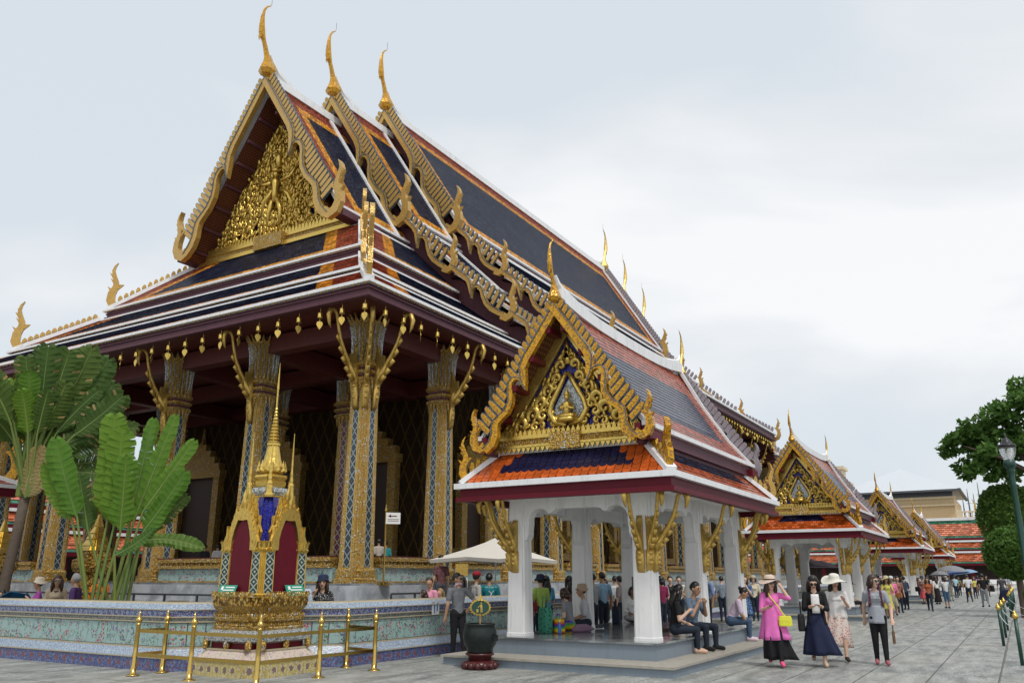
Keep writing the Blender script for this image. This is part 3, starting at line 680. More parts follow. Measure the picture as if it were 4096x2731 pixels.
def capital_mesh(z0):
    b = MB(); sq = RED
    b.lathe([(.38,0),(.45,.03),(.45,.09),(.39,.11),(.39,.19),(.46,.22),(.46,.28),(.39,.30),(.39,.38),(.47,.42),(.47,.48),(.42,.52)], sq=sq, mat=0)
    for zz in (.12, .31): b.lathe([(.395,zz),(.40,zz),(.40,zz+.06),(.395,zz+.06)], sq=sq, mat=1)
    b.lathe([(.40,.5),(.42,1.0),(.47,1.4),(.56,1.62),(.50,1.62)], 20, mat=0)
    for n_, r0, h0, h1, w_, fl_, m_ in ((18,.41,.52,1.80,.062,.26,0),(18,.43,.52,1.55,.020,.13,2),(20,.44,.44,.80,.06,.05,0),(20,.43,-.30,.02,.07,-.02,0)):
        for i in range(n_):
            a = 2*math.pi*(i + (.5 if m_ == 2 else 0))/n_; ca, sa = math.cos(a), math.sin(a)
            def P(r, w, z): return (ca*r - sa*w, sa*r + ca*w, z)
            if h1 > 1:
                zs = [h0, h0 + (h1-h0)*.55, h0 + (h1-h0)*.84, h1]; rs = [r0, r0+.03, r0+fl_*.5, r0+fl_]; ws = [w_*.8, w_*.9, w_*1.1, .004]
                b.rings([[P(rs[k]-.02, -ws[k], zs[k]), P(rs[k]+.05, 0, zs[k]), P(rs[k]-.02, ws[k], zs[k])] for k in range(4)], m_)
            elif h0 > 0: b.add([P(r0, -w_, h0), P(r0+.06, 0, h0), P(r0, w_, h0), P(r0+.07, 0, h1)], [(0,1,3),(1,2,3),(2,0,3)], 0)
            else: b.add([P(r0, -w_, h1), P(r0+.06, 0, h1), P(r0, w_, h1), P(r0+.02, 0, h0)], [(0,3,1),(1,3,2),(2,3,0)], 0)
    return b.mesh('capital', ['gold_fine', 'purple', 'silver_mosaic'])
sh_me = shaft_mesh('shaft', 0, 5.2, .355, .285, 'blue_diamond'); cap_me = capital_mesh(0)
bs = MB(); bs.lathe([(.45,0),(.45,.1),(.41,.12),(.41,.3),(.38,.34),(.37,.38)], sq=RED); base_me = bs.mesh('base', 'gold_fine')
inner_me = shaft_mesh('shaft', 0, 6.6, .40, .35, 'red_diamond')
def bracket_mesh(name, run, rise, sc, fine):
    """serpent strut leaning outward along +x from the column face to the eave, with a carved flame base"""
    b = MB()
    pts = [(.02*sc, 0, -.02), (.10*run, 0, .10*rise), (.30*run, 0, .24*rise), (.52*run, 0, .40*rise), (.70*run, 0, .58*rise), (.80*run, 0, .76*rise), (.88*run, 0, .93*rise), (.99*run, 0, 1.0*rise), (1.12*run, 0, .97*rise), (1.18*run, 0, .88*rise), (1.14*run, 0, .76*rise), (1.08*run,0,.70*rise)]
    b.tube(pts, [x*sc for x in (.06,.085,.085,.07,.058,.052,.052,.065,.085,.08,.05,.01)], 6)
    for (t0, t1, w, l) in ((.12,.06,.10,.20),(.26,.15,.09,.20),(.42,.28,.075,.18),(.56,.42,.06,.16),(.70,.58,.05,.13)):      # barbs on the outer side
        b.prism([(t0*run, t1*rise), (t0*run + .05*sc, (t1-.06)*rise), ((t0+l)*run + .04*sc, (t1+.02)*rise), ((t0+l*.6)*run, (t1+.10)*rise)], (0,0,0), (1,0,0), (0,0,1), (0,1,0), w*sc)
    b.prism([(0,-.10*rise),(.10*sc,-.04*rise),(.16*sc,.05*rise),(.32*run,.14*rise),(.40*run,.32*rise),(.26*run,.26*rise),(.27*run,.42*rise),(.15*run,.36*rise),(.12*run,.52*rise),(.04*run,.60*rise),(0,.46*rise)], (0,0,0), (1,0,0), (0,0,1), (0,1,0), .15*sc)
    b.prism([(0,-.40*rise),(.09*sc,-.34*rise),(.15*sc,-.14*rise),(.12*sc,0),(0,0)], (0,0,0), (1,0,0), (0,0,1), (0,1,0), .20*sc)
    for z in (-.05, -.14, -.22): b.ball((.12*sc, 0, z*rise), .07*sc, 0, 6, 4)
    return b.mesh(name, fine, True)
brk_me = bracket_mesh('eave_bracket', 1.0, 1.75, .78, 'gold_dull')
def temple_column(x, y, top, brk):
    c = obj('column', None, temple, (x, y, 1.45)); c.empty_display_size = .2
    dz = top - 8.35
    obj('base', base_me, c); s = obj('shaft', sh_me, c, (0,0,.36)); s.scale.z = (4.98 + dz)/5.2
    obj('capital', cap_me, c, (0, 0, 5.1 + dz - .05), scale=(.82,.82,1))
    for a in brk: obj('eave_bracket', brk_me, c, (.33*math.cos(R(a)), .33*math.sin(R(a)), 5.0 + dz), R(a))
YS = [-10.35,-6.45,-2.7,2.75,6.6,10.35]
for sx in (-1,):
    for y in YS: temple_column(sx*25.5, y, 8.35, [180, -90, 225] if y == YS[0] else [180])
for i in range(1, 15):
    x = -25.5 + i*3.42; top = 8.35 if abs(x) > 16.8 else (8.9 if abs(x) > 13.2 else 10.1)
    temple_column(x, YS[0], top, [-90])
    if i < 4: temple_column(x, YS[-1], top, [90])
for y in YS[1:-1]:
    c = obj('inner_column', None, temple, (-21.6, y, 1.45)); obj('shaft', inner_me, c); obj('base', base_me, c, scale=(1.12,1.12,1.6)); obj('capital', cap_me, c, (0,0,5.1), scale=(1.1,1.1,1))

# cella, podium, parapets
b = MB(); b.box(-18.4, 18.4, -6.9, 6.9, 1.45, 9.6); b.build('cella_wall', 'lattice_wall', temple)
for (x, y, rz) in [(-18.4, yy, 0) for yy in (-4.6, 0, 4.6)] + [(xx, -6.9, 90) for xx in (-15.3,-11.9,-8.5,-5.1,-1.7,1.7,5.1,8.5,11.9)]:
    b = MB(); w, h = (1.0, 4.1) if rz == 0 else (.62, 2.9); z0 = 1.45 if rz == 0 else 2.6
    b.box(-.30, 0, -w-.35, -w, z0, z0+h, 0); b.box(-.30, 0, w, w+.35, z0, z0+h, 0); b.box(-.36, 0, -w-.45, w+.45, z0+h, z0+h+.3, 0)
    for k in range(4): b.box(-.32+k*.02, 0, -(w+.3)*(1-k*.25), (w+.3)*(1-k*.25), z0+h+.3+k*.28, z0+h+.58+k*.28, 0)
    b.lathe([(.18,0),(.1,.2),(.03,.7)], 8, (-.15, 0, z0+h+1.4), 0)
    b.box(-.06, 0, -w, w, z0, z0+h, 1); b.box(-.36, 0, -w-.45, w+.45, z0-.3, z0, 0)
    b.build('door_surround' if rz == 0 else 'window_surround', ['gold_fine', 'dark_wood'], temple, loc=(x, y, 0), rz=R(rz))
b = MB()
for k, (e, z0, z1) in enumerate(((.95,0,.28),(.8,.28,.62),(.7,.62,1.0),(.62,1.0,1.40))): b.box(-25.5-e, 25.5+e, -10.35-e, 10.35+e, z0, z1)
b.build('podium', 'marble', temple)
b = MB(); b.box(-26.05, 26.05, -10.9, 10.9, 1.40, 1.45); b.build('podium_floor', 'marble_floor', temple)
def parapet(p, q, out):
    p, q, out = V(*p), V(*q), V(*out); L = np.linalg.norm(q-p); d = (q-p)/L
    o = obj('parapet', None, temple, tuple(p)); o.rotation_euler = (0, 0, math.atan2(d[1], d[0])); sgn = 1 if np.cross(d, out)[2] > 0 else -1
    for nm_, mt, parts in (('gilded_moulding', 'gold_fine', ((0,.09,.14),(.42,.5,.13),(.58,.68,.15))), ('frieze', 'gold_carved', ((.5,.58,.11),)), ('floral_panel', 'floral_panel', ((.09,.42,.06),)), ('coping', 'dark_red', ((.68,.71,.15),))):
        m = MB()
        for a, c, t_ in parts: m.box(0, L, min(0, sgn*t_) - (.15 if sgn > 0 else 0), max(0, sgn*t_) + (.15 if sgn < 0 else 0), a, c)
        m.build(nm_, mt, o)
for a, c in zip(YS, YS[1:]):
    if a < 0 < c: continue
    parapet((-25.75, c-.5, 1.40), (-25.75, a+.5, 1.40), (-1,0,0))
xs = [-25.5 + i*3.42 for i in range(15)]
for i, (a, c) in enumerate(zip(xs, xs[1:])): parapet((a+.5, YS[0]-.25, 1.40), (c-.5, YS[0]-.25, 1.40), (0,-1,0))
# front steps with newels
b = MB()
for i in range(6): b.box(-26.2-.33*(6-i), -26.1, -2.0, 2.2, .005 if i == 0 else i*.235, (i+1)*.235)
b.build('front_steps', 'marble', temple)
for y in (-2.35, 2.5):
    m = MB(); sq = RED
    m.lathe([(.46,0),(.46,.3),(.40,.34),(.34,1.7),(.42,1.75),(.46,1.85),(.46,2.05),(.36,2.1),(.33,2.3)], sq=sq, c=(-27.3,y,.0), mat=0)
    m.lathe([(.36,2.3),(.30,2.42),(.31,2.44),(.22,2.6),(.24,2.62),(.16,2.76),(.18,2.78),(.10,2.95),(.11,2.97),(.03,3.3)], sq=sq, c=(-27.3,y,.0), mat=1)
    m.build('stair_newel', ['gold_carved', 'gold_plain'], temple)

# wind bells under the lowest eave
bl = MB(); bl.tube([(0,0,0), (.015,0,-.1), (0,0,-.2)], .012, 4, 0); bl.lathe([(.02,-.18),(.07,-.2),(.085,-.25),(.085,-.36),(.10,-.40),(.09,-.40)], 8); bl_me = bl.mesh('wind_bell', 'gold_plain', True)
lf = MB(); lf.tube([(0,0,-.38),(0,0,-.5)], .008, 4); lf.prism([(0,-.50),(.09,-.54),(.11,-.63),(.06,-.73),(0,-.82),(-.06,-.73),(-.11,-.63),(-.09,-.54)], (0,0,0), (0,1,0), (0,0,1), (1,0,0), .012); lf_me = lf.mesh('bell_leaf', 'gold_plain')
rb = random.Random(5)
def bell(x, y, z):
    o = obj('wind_bell', bl_me, temple, (x, y, z), scale=(.72,.72,.72)); c = obj('bell_leaf', lf_me, o); c.rotation_euler = (0, 0, rb.uniform(-1.4, 1.4))
for i in range(26): bell(-27.08, -11.6 + i*.74, 8.2)
for i in range(14): bell(-26.4 + i*.74, -11.68, 8.2)
for i in range(22): bell(2.0 + i*.52, -11.8, 10.15)

# hanging lanterns in the porch
for (x, y, z) in ((-23.8, -.6, 5.6), (-23.6, -8.6, 5.0), (-20.2, -8.9, 4.2)):
    t_ = thing('hanging_lantern', 'glass lantern hanging on a long rod ' + {(-23.8):'between the left porch columns', (-23.6):'right of the corner column', (-20.2):'behind the pavilion gable'}[x], 'lantern', (x + TC[0], y + TC[1], z))
    m = MB(); m.tube([(0,0,.62),(0,0,8.3-z)], .012, 5); m.build('rod', 'brass', t_)
    m = MB(); m.lathe([(.03,.62),(.05,.58),(.02,.5)], 8); 
    for k in range(4): m.tube([(0,0,.55),(.16*math.cos(k*1.57),.16*math.sin(k*1.57),.12)], .008, 4)
    m.lathe([(.17,.1),(.18,.13),(.17,.15)], 12); m.lathe([(.03,-.36),(.05,-.3),(.06,-.28)], 8); m.build('fitting', 'brass', t_)
    m = MB(); m.lathe([(.165,.12),(.17,-.05),(.14,-.2),(.06,-.29)], 12, caps=False); m.build('glass_bowl', 'clear_glass', t_, smooth=True)
# ================================================================ pavilions (sala)
PC = (17.78, 7.38)
br2_me = bracket_mesh('eave_bracket', .60, 1.05, .72, 'gold_dull')
def arch_panel(mb, x0, y0, x1, y1, ztop, zb, w, t, mat=0):
    """plaster beam with lobed corners between two column faces (given as plan points)"""
    p, q = V(x0, y0, 0), V(x1, y1, 0); L = np.linalg.norm(q-p); d = (q-p)/L; n = V(-d[1], d[0], 0)
    half = [(0, zb-.62), (.05, zb-.60), (.10, zb-.5), (.10, zb-.42)]
    for k in range(7): 
        a = R(250 - k*38/1.0); half.append((.10 + .02 + .24 + .25*math.cos(R(195 - k*27)), zb - .22 + .24*math.sin(R(195 - k*27))))
    half += [(.62, zb-.08), (.70, zb-.02), (.82, zb)]
    pts = [(0, ztop)] + half + [(L - a, b) for a, b in reversed(half)] + [(L, ztop)]
    mb.prism(pts, p, d, V(0,0,1), n, t, mat)
# fish-scale tile shared by the nearest skirt roof
tm = MB(); tm.prism([(-.078,.0),(.078,.0),(.078,-.10),(.055,-.145),(.0,-.165),(-.055,-.145),(-.078,-.10)], (0,0,0), (1,0,0), (0,1,0), (0,0,1), .018)
tile_o = tm.mesh('roof_tile', 'orange_tile'); tile_n = tm.mesh('roof_tile', 'navy_tile')
def pavilion(label, near, loc, fins_single=True):
    P = thing('pavilion', label, 'pavilion', (*loc, 0), group='white open pavilions in a row along the temple')
    b = MB(); b.box(-4.18, 4.18, -2.28, 2.28, 0, .145); b.build('plinth_riser', 'plinth_paint', P)
    b = MB(); b.box(-4.22, 4.22, -2.32, 2.32, .145, .185); b.build('step', 'step_stone', P)
    b = MB(); b.box(-3.40, 3.40, -1.73, 1.73, .185, .45); b.build('platform', 'plinth_paint', P)
    b = MB(); b.box(-3.44, 3.44, -1.77, 1.77, .45, .485); b.build('floor', 'marble_floor', P)
    cm = MB(); sq = [(1,-.8),(1,.8),(.8,.8),(.8,1),(-.8,1),(-.8,.8),(-1,.8),(-1,-.8),(-.8,-.8),(-.8,-1),(.8,-1),(.8,-.8)]
    cm.lathe([(.215,0),(.215,.05),(.205,.06),(.17,2.75)], sq=sq); cme = cm.mesh('column', 'white_plaster')
    for x in (-2.85, 0, 2.85):
        for y in (-1.36, 1.36):
            c = obj('column', cme, P, (x, y, .485))
            ang = ([180 if x < 0 else 0] if x else []) + [-90 if y < 0 else 90] + ([(180 if x < 0 else 0) + (45 if (x < 0) == (y < 0) else -45)] if x else [])
            for a in ang: obj('eave_bracket', br2_me, c, (.18*math.cos(R(a)), .18*math.sin(R(a)), 1.60), R(a))
    a = MB()
    for y in (-1.36, 1.36):
        for x in (-2.85, 0): arch_panel(a, x+.16, y, x+2.85-.16, y, 3.3, 2.92, .3, .22)
    for x in (-2.85, 2.85): arch_panel(a, x, -1.2, x, 1.2, 3.3, 2.92, .3, .22)
    a.build('arched_beam', 'white_plaster', P)
    b = MB(); b.box(-3.6, 3.6, -2.15, 2.15, 3.2, 3.26); b.build('ceiling', 'white_plaster', P)
    # eave fascia and skirt roof
    e = MB(); ex, ey, ez = 3.73, 2.28, 3.40; tx, ty, tz = 3.18, 1.62, 4.06
    for w_, h_, off, z, m_ in ((.14,.11,.02,ez-.02,0),(.10,.20,-.06,ez-.17,1),(.16,.09,-.02,ez-.285,1)):
        for s in (-1, 1):
            e.bar((s*(ex+off), -(ey+off)-w_/2, z), (s*(ex+off), ey+off+w_/2, z), w_, h_, m_)
            e.bar((-ex-off+w_/2, s*(ey+off), z), (ex+off-w_/2, s*(ey+off), z), w_, h_*.99, m_)
    for s in (-1, 1):
        e.bar((s*tx, -ty-.06, tz+.03), (s*tx, ty+.06, tz+.03), .16, .12, 0); e.bar((-tx+.08, s*ty, tz+.03), (tx-.08, s*ty, tz+.03), .16, .118, 0)
        for s2 in (-1, 1): e.bar((s*tx, s2*ty, tz+.05), (s*ex, s2*ey, ez+.05), .22, .10, 0)
    e.build('eave_trim', ['white_roof', 'maroon'], P)
    for s in (-1, 1):
        b = MB(); f = [(s*tx, -s*ty*-1, tz), (s*tx, s*ty*-1, tz), (s*ex, -s*ey, ez), (s*ex, s*ey, ez)]
        slope(b, (s*tx, -s*ty, tz), (s*tx, s*ty, tz), (s*ex, s*ey, ez), (s*ex, -s*ey, ez), 6, .02) if s > 0 else slope(b, (-tx, ty, tz), (-tx, -ty, tz), (-ex, -ey, ez), (-ex, ey, ez), 6, .012)
        b.build('end_skirt_roof', 'pavilion_skirt_tile', P)
        b = MB()
        if s < 0: slope(b, (-tx, -ty, tz), (tx, -ty, tz), (ex, -ey, ez), (-ex, -ey, ez), 7, .016)
        else: slope(b, (tx, ty, tz), (-tx, ty, tz), (-ex, ey, ez), (ex, ey, ez), 7, .016)
        b.build('side_skirt_roof', 'pavilion_skirt_tile', P)
    if near:
        sk = [c for c in P.children if c.name.startswith('end_skirt_roof')][0]
        import mathutils
        d = V(-(ex-tx), 0, -(tz-ez)); SL = np.linalg.norm(d); dn = d/SL; nrm = np.cross(V(0,-1,0), dn); nrm = nrm if nrm[2] > 0 else -nrm
        row_h = .112; nrow = int(SL/row_h)
        for i in range(nrow):
            hw = ty + (ey-ty)*(i+.6)/nrow - .10; n = int(2*hw/.165)
            for k in range(n):
                y = -hw + (k+.5+(0 if i % 2 else 0))*2*hw/n + (.04 if i % 2 else -.04)
                c = V(-tx, y, tz) + dn*(i*row_h + .02) + nrm*(.030 + .0)
                inner = abs(y) < hw - .50 and i < nrow*.6
                o = obj('roof_tile', tile_n if inner else tile_o, sk)
                tilt = dn*math.cos(.14) + nrm*math.sin(.14)*.5; tilt /= np.linalg.norm(tilt); n2 = np.cross(V(0,-1,0), tilt); n2 = n2 if n2[2] > 0 else -n2
                m = Matrix(((0, -tilt[0], n2[0], c[0]), (-1, -tilt[1], n2[1], c[1]), (0, -tilt[2], n2[2], c[2]), (0,0,0,1)))
                o.matrix_local = m
    # steep upper roof with sagging ridge
    uy, uz, rz_ = 1.80, 4.33, 6.95
    for s in (-1, 1):
        b = MB(); segs = 4; XX = [-3.68 + i*7.36/8 for i in range(9)]
        zz = [rz_ + .22*(abs(x)/3.68)**2 for x in XX]
        L_, R_ = (-3.68, 3.68) if s < 0 else (3.68, -3.68)
        prof = [(0, rz_), (.62, 5.95), (1.22, 5.02), (uy, uz)]
        tot = sum(math.dist(prof[i], prof[i+1]) for i in range(3)); acc = 0
        for (y0, z0), (y1, z1) in zip(prof, prof[1:]):
            l = math.dist((y0,z0), (y1,z1)); k0 = len(b.f)
            slope(b, (L_, s*y0, z0), (R_, s*y0, z0), (R_, s*y1, z1), (L_, s*y1, z1), 9, .007, True, True, True, 0, s0=L_)
            for i in range(k0, len(b.f)):
                b.uv[i] = [(p, q + acc) for p, q in b.uv[i]]; b.uvb[i] = [(a_, r_ + tot - acc - l) for a_, r_ in b.uvb[i]]
            acc += l
        b.build('roof_slope', 'pavilion_tile', P)
    e = MB()
    for i in range(8):
        xa, xb = -3.6 + i*.9, -3.6 + (i+1)*.9
        if i % 2 == 0 or True: e.bar((xa, 0, rz_+.03 + .2*(abs(xa)/3.6)**3), (xb, 0, rz_+.03 + .2*(abs(xb)/3.6)**3), .2, .26, 0)
    for s in (-1, 1):
        e.bar((-3.7, s*(uy+.01), uz+.01), (3.7, s*(uy+.01), uz+.01), .12, .09, 0); e.bar((-3.66, s*(uy-.05), uz-.15), (3.66, s*(uy-.05), uz-.15), .08, .24, 1)
        e.bar((-3.64, s*(uy-.14), uz-.2), (3.64, s*(uy-.14), uz-.2), .1, .3, 1)
        for sx in (-1, 1):
            for (y0, z0), (y1, z1) in zip([(0, rz_+.2), (.62, 5.98), (1.22, 5.05), (uy, uz)], [(.62, 5.98), (1.22, 5.05), (uy, uz+.03)]): e.bar((sx*3.6, s*y0, z0), (sx*3.6, s*y1, z1), .12, .08, 0)
    e.build('roof_trim', ['white_roof', 'purple'], P)
    for sx in (-1, 1):
        for sy in (-1, 1):
            lamyong(P, sx*3.74, sx, sy, (0, rz_+.02), (uy+.08, uz+.02), .45, 19, BIG, 'gold_bright' if sx < 0 else 'grey_fin', fin_br if sx < 0 else fin_gr, sx < 0 and fins_single, .74, fsc=.54, fpro=.34)
            dh = V(sx*(ex-tx), sy*(ey-ty), 0); dh /= np.linalg.norm(dh); w = np.cross(dh, V(0,0,1))
            b = MB(); flame(b, V(sx*ex, sy*ey, ez+.26) - dh*.24, dh, V(0,0,1), w, .37, .12, 0)
            p0, p1 = V(sx*ex, sy*ey, ez+.12), V(sx*tx, sy*ty, tz+.12); up = p1-p0
            for i in range(2, 7): b.prism([(-.06,0),(.06,0),(.05,.12),(-.02,.19),(-.06,.11)], p0 + up*i/7, up/np.linalg.norm(up), V(0,0,1), w, .06, 0)
            b.build('hip_finial', 'gold_bright' if sx < 0 else 'gold_mosaic', P)
        chofa(P, sx*3.76, 0, rz_+.05, sx, .39, 'gold_bright' if sx < 0 else 'gold_dull', False)
        c = MB(); f_ = lambda a, h: (sx*(3.68 - a), 0, rz_ + h)
        c.tube([f_(-.03,.62), f_(.08,.46), f_(.28,.36), f_(.6,.28), f_(1.1,.2), f_(1.6,.12)], [.03,.06,.085,.10,.10,.09], 6, side=(0,1,0)); c.build('ridge_sweep', 'white_roof', P)
        # soffit of the gable overhang with purlins
        b = MB(); xf, xb = sx*3.66, sx*3.16
        for sy in (-1, 1):
            b.quad((xf, 0, rz_-.22), (xb, 0, rz_-.22), (xb, sy*(uy-.02), uz-.08), (xf, sy*(uy-.02), uz-.08), 0)
            for i in range(5):
                t_ = (.1, .32, .55, .78, .96)[i]; y, z = sy*(uy-.05)*t_, (rz_-.24)*(1-t_) + (uz-.1)*t_
                b.bar((xf + sx*.1, y, z-.05), (xb, y, z-.05), .11, .12, 1)
            b.bar((xf + sx*.08, sy*(uy+.02), uz-.2), (xb, sy*(uy+.02), uz-.2), .2, .16, 1)
        b.build('gable_soffit', ['soffit_pattern', 'maroon'], P)
        # pediment
        XQ = sx*3.13; b = MB(); b.prism([(-1.62,4.12),(1.62,4.12),(0,6.55)], (XQ,0,0), (0,1,0), (0,0,1), (1,0,0), .06, 0); b.build('pediment', 'blue_mosaic', P)
        f = MB()
        for sy in (-1, 1): f.bar((XQ+sx*.05, sy*.04, 6.58), (XQ+sx*.05, sy*1.66, 4.14), .24, .10, 0, up=(1,0,0)); f.bar((XQ+sx*.09, sy*.02, 6.40), (XQ+sx*.09, sy*1.54, 4.14), .04, .06, 0, up=(1,0,0))
        f.box(min(XQ, XQ+sx*.3), max(XQ, XQ+sx*.3), -1.72, 1.72, 4.12, 4.17, 0); f.box(min(XQ, XQ+sx*.2), max(XQ, XQ+sx*.2), -1.66, 1.66, 4.17, 4.30, 1); f.box(min(XQ, XQ+sx*.26), max(XQ, XQ+sx*.26), -1.68, 1.68, 4.30, 4.37, 0)
        f.box(min(XQ, XQ+sx*.32), max(XQ, XQ+sx*.32), -.34, .34, 4.04, 4.38, 1)
        for i in range(30):
            y = -1.6 + i*3.2/29
            f.prism([(-.045,0),(.045,0),(.035,.06),(0,.13),(-.035,.06)], (XQ+sx*.22, y, 4.37), (0,1,0), (0,0,1), (1,0,0), .04, 0)
            f.prism([(-.045,0),(.045,0),(.035,-.05),(0,-.11),(-.035,-.05)], (XQ+sx*.28, y, 4.13), (0,1,0), (0,0,1), (1,0,0), .04, 0)
        f.build('pediment_frame', ['gold_plain', 'gold_fine'], P)
        if sx > 0: continue
        c = MB(); X = XQ - .06
        def sc2(y, z, r, a, tn, th=.40):
            for sy in (-1, 1):
                scroll(c, (sy*y, z), r, a if sy > 0 else math.pi - a, tn*sy, X - .03, 0, 13, th)
                leaf_tip(c, (sy*(y + r*.3), z + r*.75), (1.9 if sy > 0 else math.pi - 1.9), r*1.5, r*.6, X - .03, 0, .08)
        for y, z, r, a, tn in ((.16,5.78,.13,-1.2,1),(.25,5.52,.12,-1.2,1),(.44,5.30,.145,-1.0,1),(.62,5.04,.15,-1.0,1),(.80,4.82,.17,-.9,1),(.60,4.78,.12,2.2,-1),(1.08,4.62,.16,-.8,1),(.36,4.62,.12,.3,1),(.78,4.56,.10,2.5,-1),(1.28,4.53,.10,-.6,1),(.14,4.60,.09,.2,1),(.42,5.05,.10,2.0,-1),(.08,5.95,.09,-1.2,1),(.34,5.62,.08,-1,1),(.30,5.36,.09,2.2,-1),(.50,4.92,.09,.5,1),(.98,4.86,.09,-1,1),(.74,5.0,.07,2,-1),(.95,4.62,.08,2,-1),(1.18,4.74,.08,-1,1),(.62,4.58,.08,.2,1),(.52,5.44,.07,-1,1),(1.44,4.50,.07,-.6,1),(.24,4.50,.06,.4,1)): sc2(y, z, r, a, tn)
        for k, (z, w_) in enumerate(((5.80,.16),(5.92,.13),(6.06,.10))): c.prism([(-w_/2,0),(w_/2,0),(w_*.4,.12),(0,.26),(-w_*.4,.12)], (X-.04, 0, z), (0,1,0), (0,0,1), (1,0,0), .1, 0)
        for sy in (-1, 1):   # pointed niche frame and stems
            c.tube([(X-.06, sy*.02, 5.62), (X-.06, sy*.16, 5.36), (X-.06, sy*.36, 5.02), (X-.06, sy*.42, 4.82), (X-.06, sy*.30, 4.62), (X-.06, sy*.04, 4.52)], [.04,.055,.06,.065,.07,.06], 6)
            c.tube([(X-.03, sy*.05, 4.47), (X-.03, sy*.5, 4.45), (X-.03, sy*.95, 4.46), (X-.03, sy*1.38, 4.43)], [.05,.06,.055,.02], 6)
        c.build('pediment_carving', 'gold_plain', P, smooth=True, kind='stuff')
        m = MB(); m.prism([(0,5.5),(.15,5.25),(.32,4.95),(.34,4.78),(.2,4.62),(-.2,4.62),(-.34,4.78),(-.32,4.95),(-.15,5.25)], (XQ-.045,0,0), (0,1,0), (0,0,1), (1,0,0), .02); m.build('niche_mosaic', 'silver_mosaic', P)
        s_ = MB(); x0 = X - .10
        s_.lathe([(.22,0),(.24,.05),(.2,.10)], 12, (x0+.02, 0, 4.58)); s_.tube([(x0, -.2, 4.71), (x0-.06, -.08, 4.70), (x0-.06, .08, 4.70), (x0, .2, 4.71)], [.05,.06,.06,.05], 6)
        s_.tube([(x0, 0, 4.68), (x0, 0, 4.82), (x0, 0, 4.95), (x0, 0, 5.02)], [.085,.075,.11,.04], 8); s_.ball((x0, 0, 5.09), .06); s_.lathe([(.065,0),(.06,.05),(.02,.12),(.006,.24)], 8, (x0, 0, 5.12))
        for sy in (-1, 1): s_.tube([(x0, sy*.11, 4.96), (x0-.02, sy*.15, 4.84), (x0-.10, sy*.03, 4.88)], [.032,.03,.025], 6)
        s_.build('niche_figure', 'gold_plain', P, smooth=True)
    return P
pav1 = pavilion('nearest white pavilion with orange and navy tiled roof, gilded gable facing us', True, PC)
pav2 = pavilion('second white pavilion in the row, just behind the nearest one', False, (PC[0]+20.9, PC[1]))
for dx, lb in ((45.0, 'third white pavilion in the row, in front of the cream palace building'), (67.2, 'farthest and smallest white pavilion at the end of the row')):
    c = copy_tree(pav2); c.location = (PC[0]+dx, PC[1], 0); c['label'] = lb
# ================================================================ golden spirit shrine in front of the wall corner
SH = thing('golden_shrine', 'small gilded shrine with blue mosaic roof, tall spire and maroon arched niches', 'shrine', (10.82, 11.68, 0)); SH.scale = (.76, .76, 1)
def stack(name, prof, mt, sq=RED):
    m = MB(); m.lathe(prof, sq=sq); return m.build(name, mt, SH)
stack('tile_base', [(1.12,0),(1.12,.24)], 'yellow_band'); stack('tile_slope', [(1.11,.265),(.93,.41)], 'pink_band')
m = MB(); m.lathe([(1.14,.24),(1.14,.265)], sq=RED); m.lathe([(.95,.41),(.95,.435)], sq=RED); m.build('cream_moulding', 'cream_line', SH)
stack('red_recess', [(.84,.435),(.84,.56)], 'maroon'); stack('silver_cushion', [(.82,.52),(.95,.56),(.97,.63),(.93,.69),(.82,.73)], 'silver_mosaic')
m = MB(); m.lathe([(.82,.73),(.84,.77),(.76,.80),(.76,.85),(.82,.88),(.84,.93),(.78,.95),(.77,1.0),(.80,1.04),(.88,1.12)], sq=RED)
for zz, n, rr_, h, up in ((.80,18,.78,.05,1),(.95,18,.79,.06,1),(1.27,20,.86,.09,1),(.435,4,.9,-.0,1)):
    for s in range(4):
        for i in range(n):
            t_ = -.80 + 1.6*(i+.5)/n; p = {0:(rr_,t_*rr_),1:(-t_*rr_,rr_),2:(-rr_,-t_*rr_),3:(t_*rr_,-rr_)}[s]; d = {0:(0,1,0),1:(1,0,0),2:(0,1,0),3:(1,0,0)}[s]; w = {0:(1,0,0),1:(0,1,0),2:(1,0,0),3:(0,1,0)}[s]
            if h: m.prism([(-.03,0),(.03,0),(.025,.5*h),(0,h),(-.025,.5*h)], (p[0],p[1],zz), d, (0,0,1), w, .03)
for s in range(4):      # lion-paw feet on the red recess
    for t_ in (-.72, 0, .72):
        p = {0:(.9,t_*.95),1:(-t_*.95,.9),2:(-.9,-t_*.95),3:(t_*.95,-.9)}[s]; m.ball((p[0],p[1],.50), .075, sc=(1,1,1.2)); m.ball((p[0]*1.02,p[1]*1.02,.46), .05)
m.build('gilded_base', 'gold_fine', SH)
stack('carved_band', [(.88,1.12),(.89,1.26),(.84,1.28)], 'gold_carved')
m = MB(); m.box(-.50,.50,-.50,.50,1.28,2.3); m.build('niche_wall', 'maroon', SH)
pier = MB(); nP = 12
for i in range(len(RED)):
    a, c = RED[i], RED[(i+1) % len(RED)]; k = .23; P = [(a[0]*k,a[1]*k,0),(c[0]*k,c[1]*k,0),(c[0]*k*.94,c[1]*k*.94,.78),(a[0]*k*.94,a[1]*k*.94,.78)]
    if i % 7 == 0: pier.quad(*P, 1, [(0,0),(1,0),(1,.78),(0,.78)])
    else: pier.quad(*P, 0)
pier.lathe([(.25,0),(.25,.04),(.23,.06)], sq=RED); pier.lathe([(.22,.74),(.25,.79),(.22,.82),(.24,.88),(.27,.93)], sq=RED, mat=0)
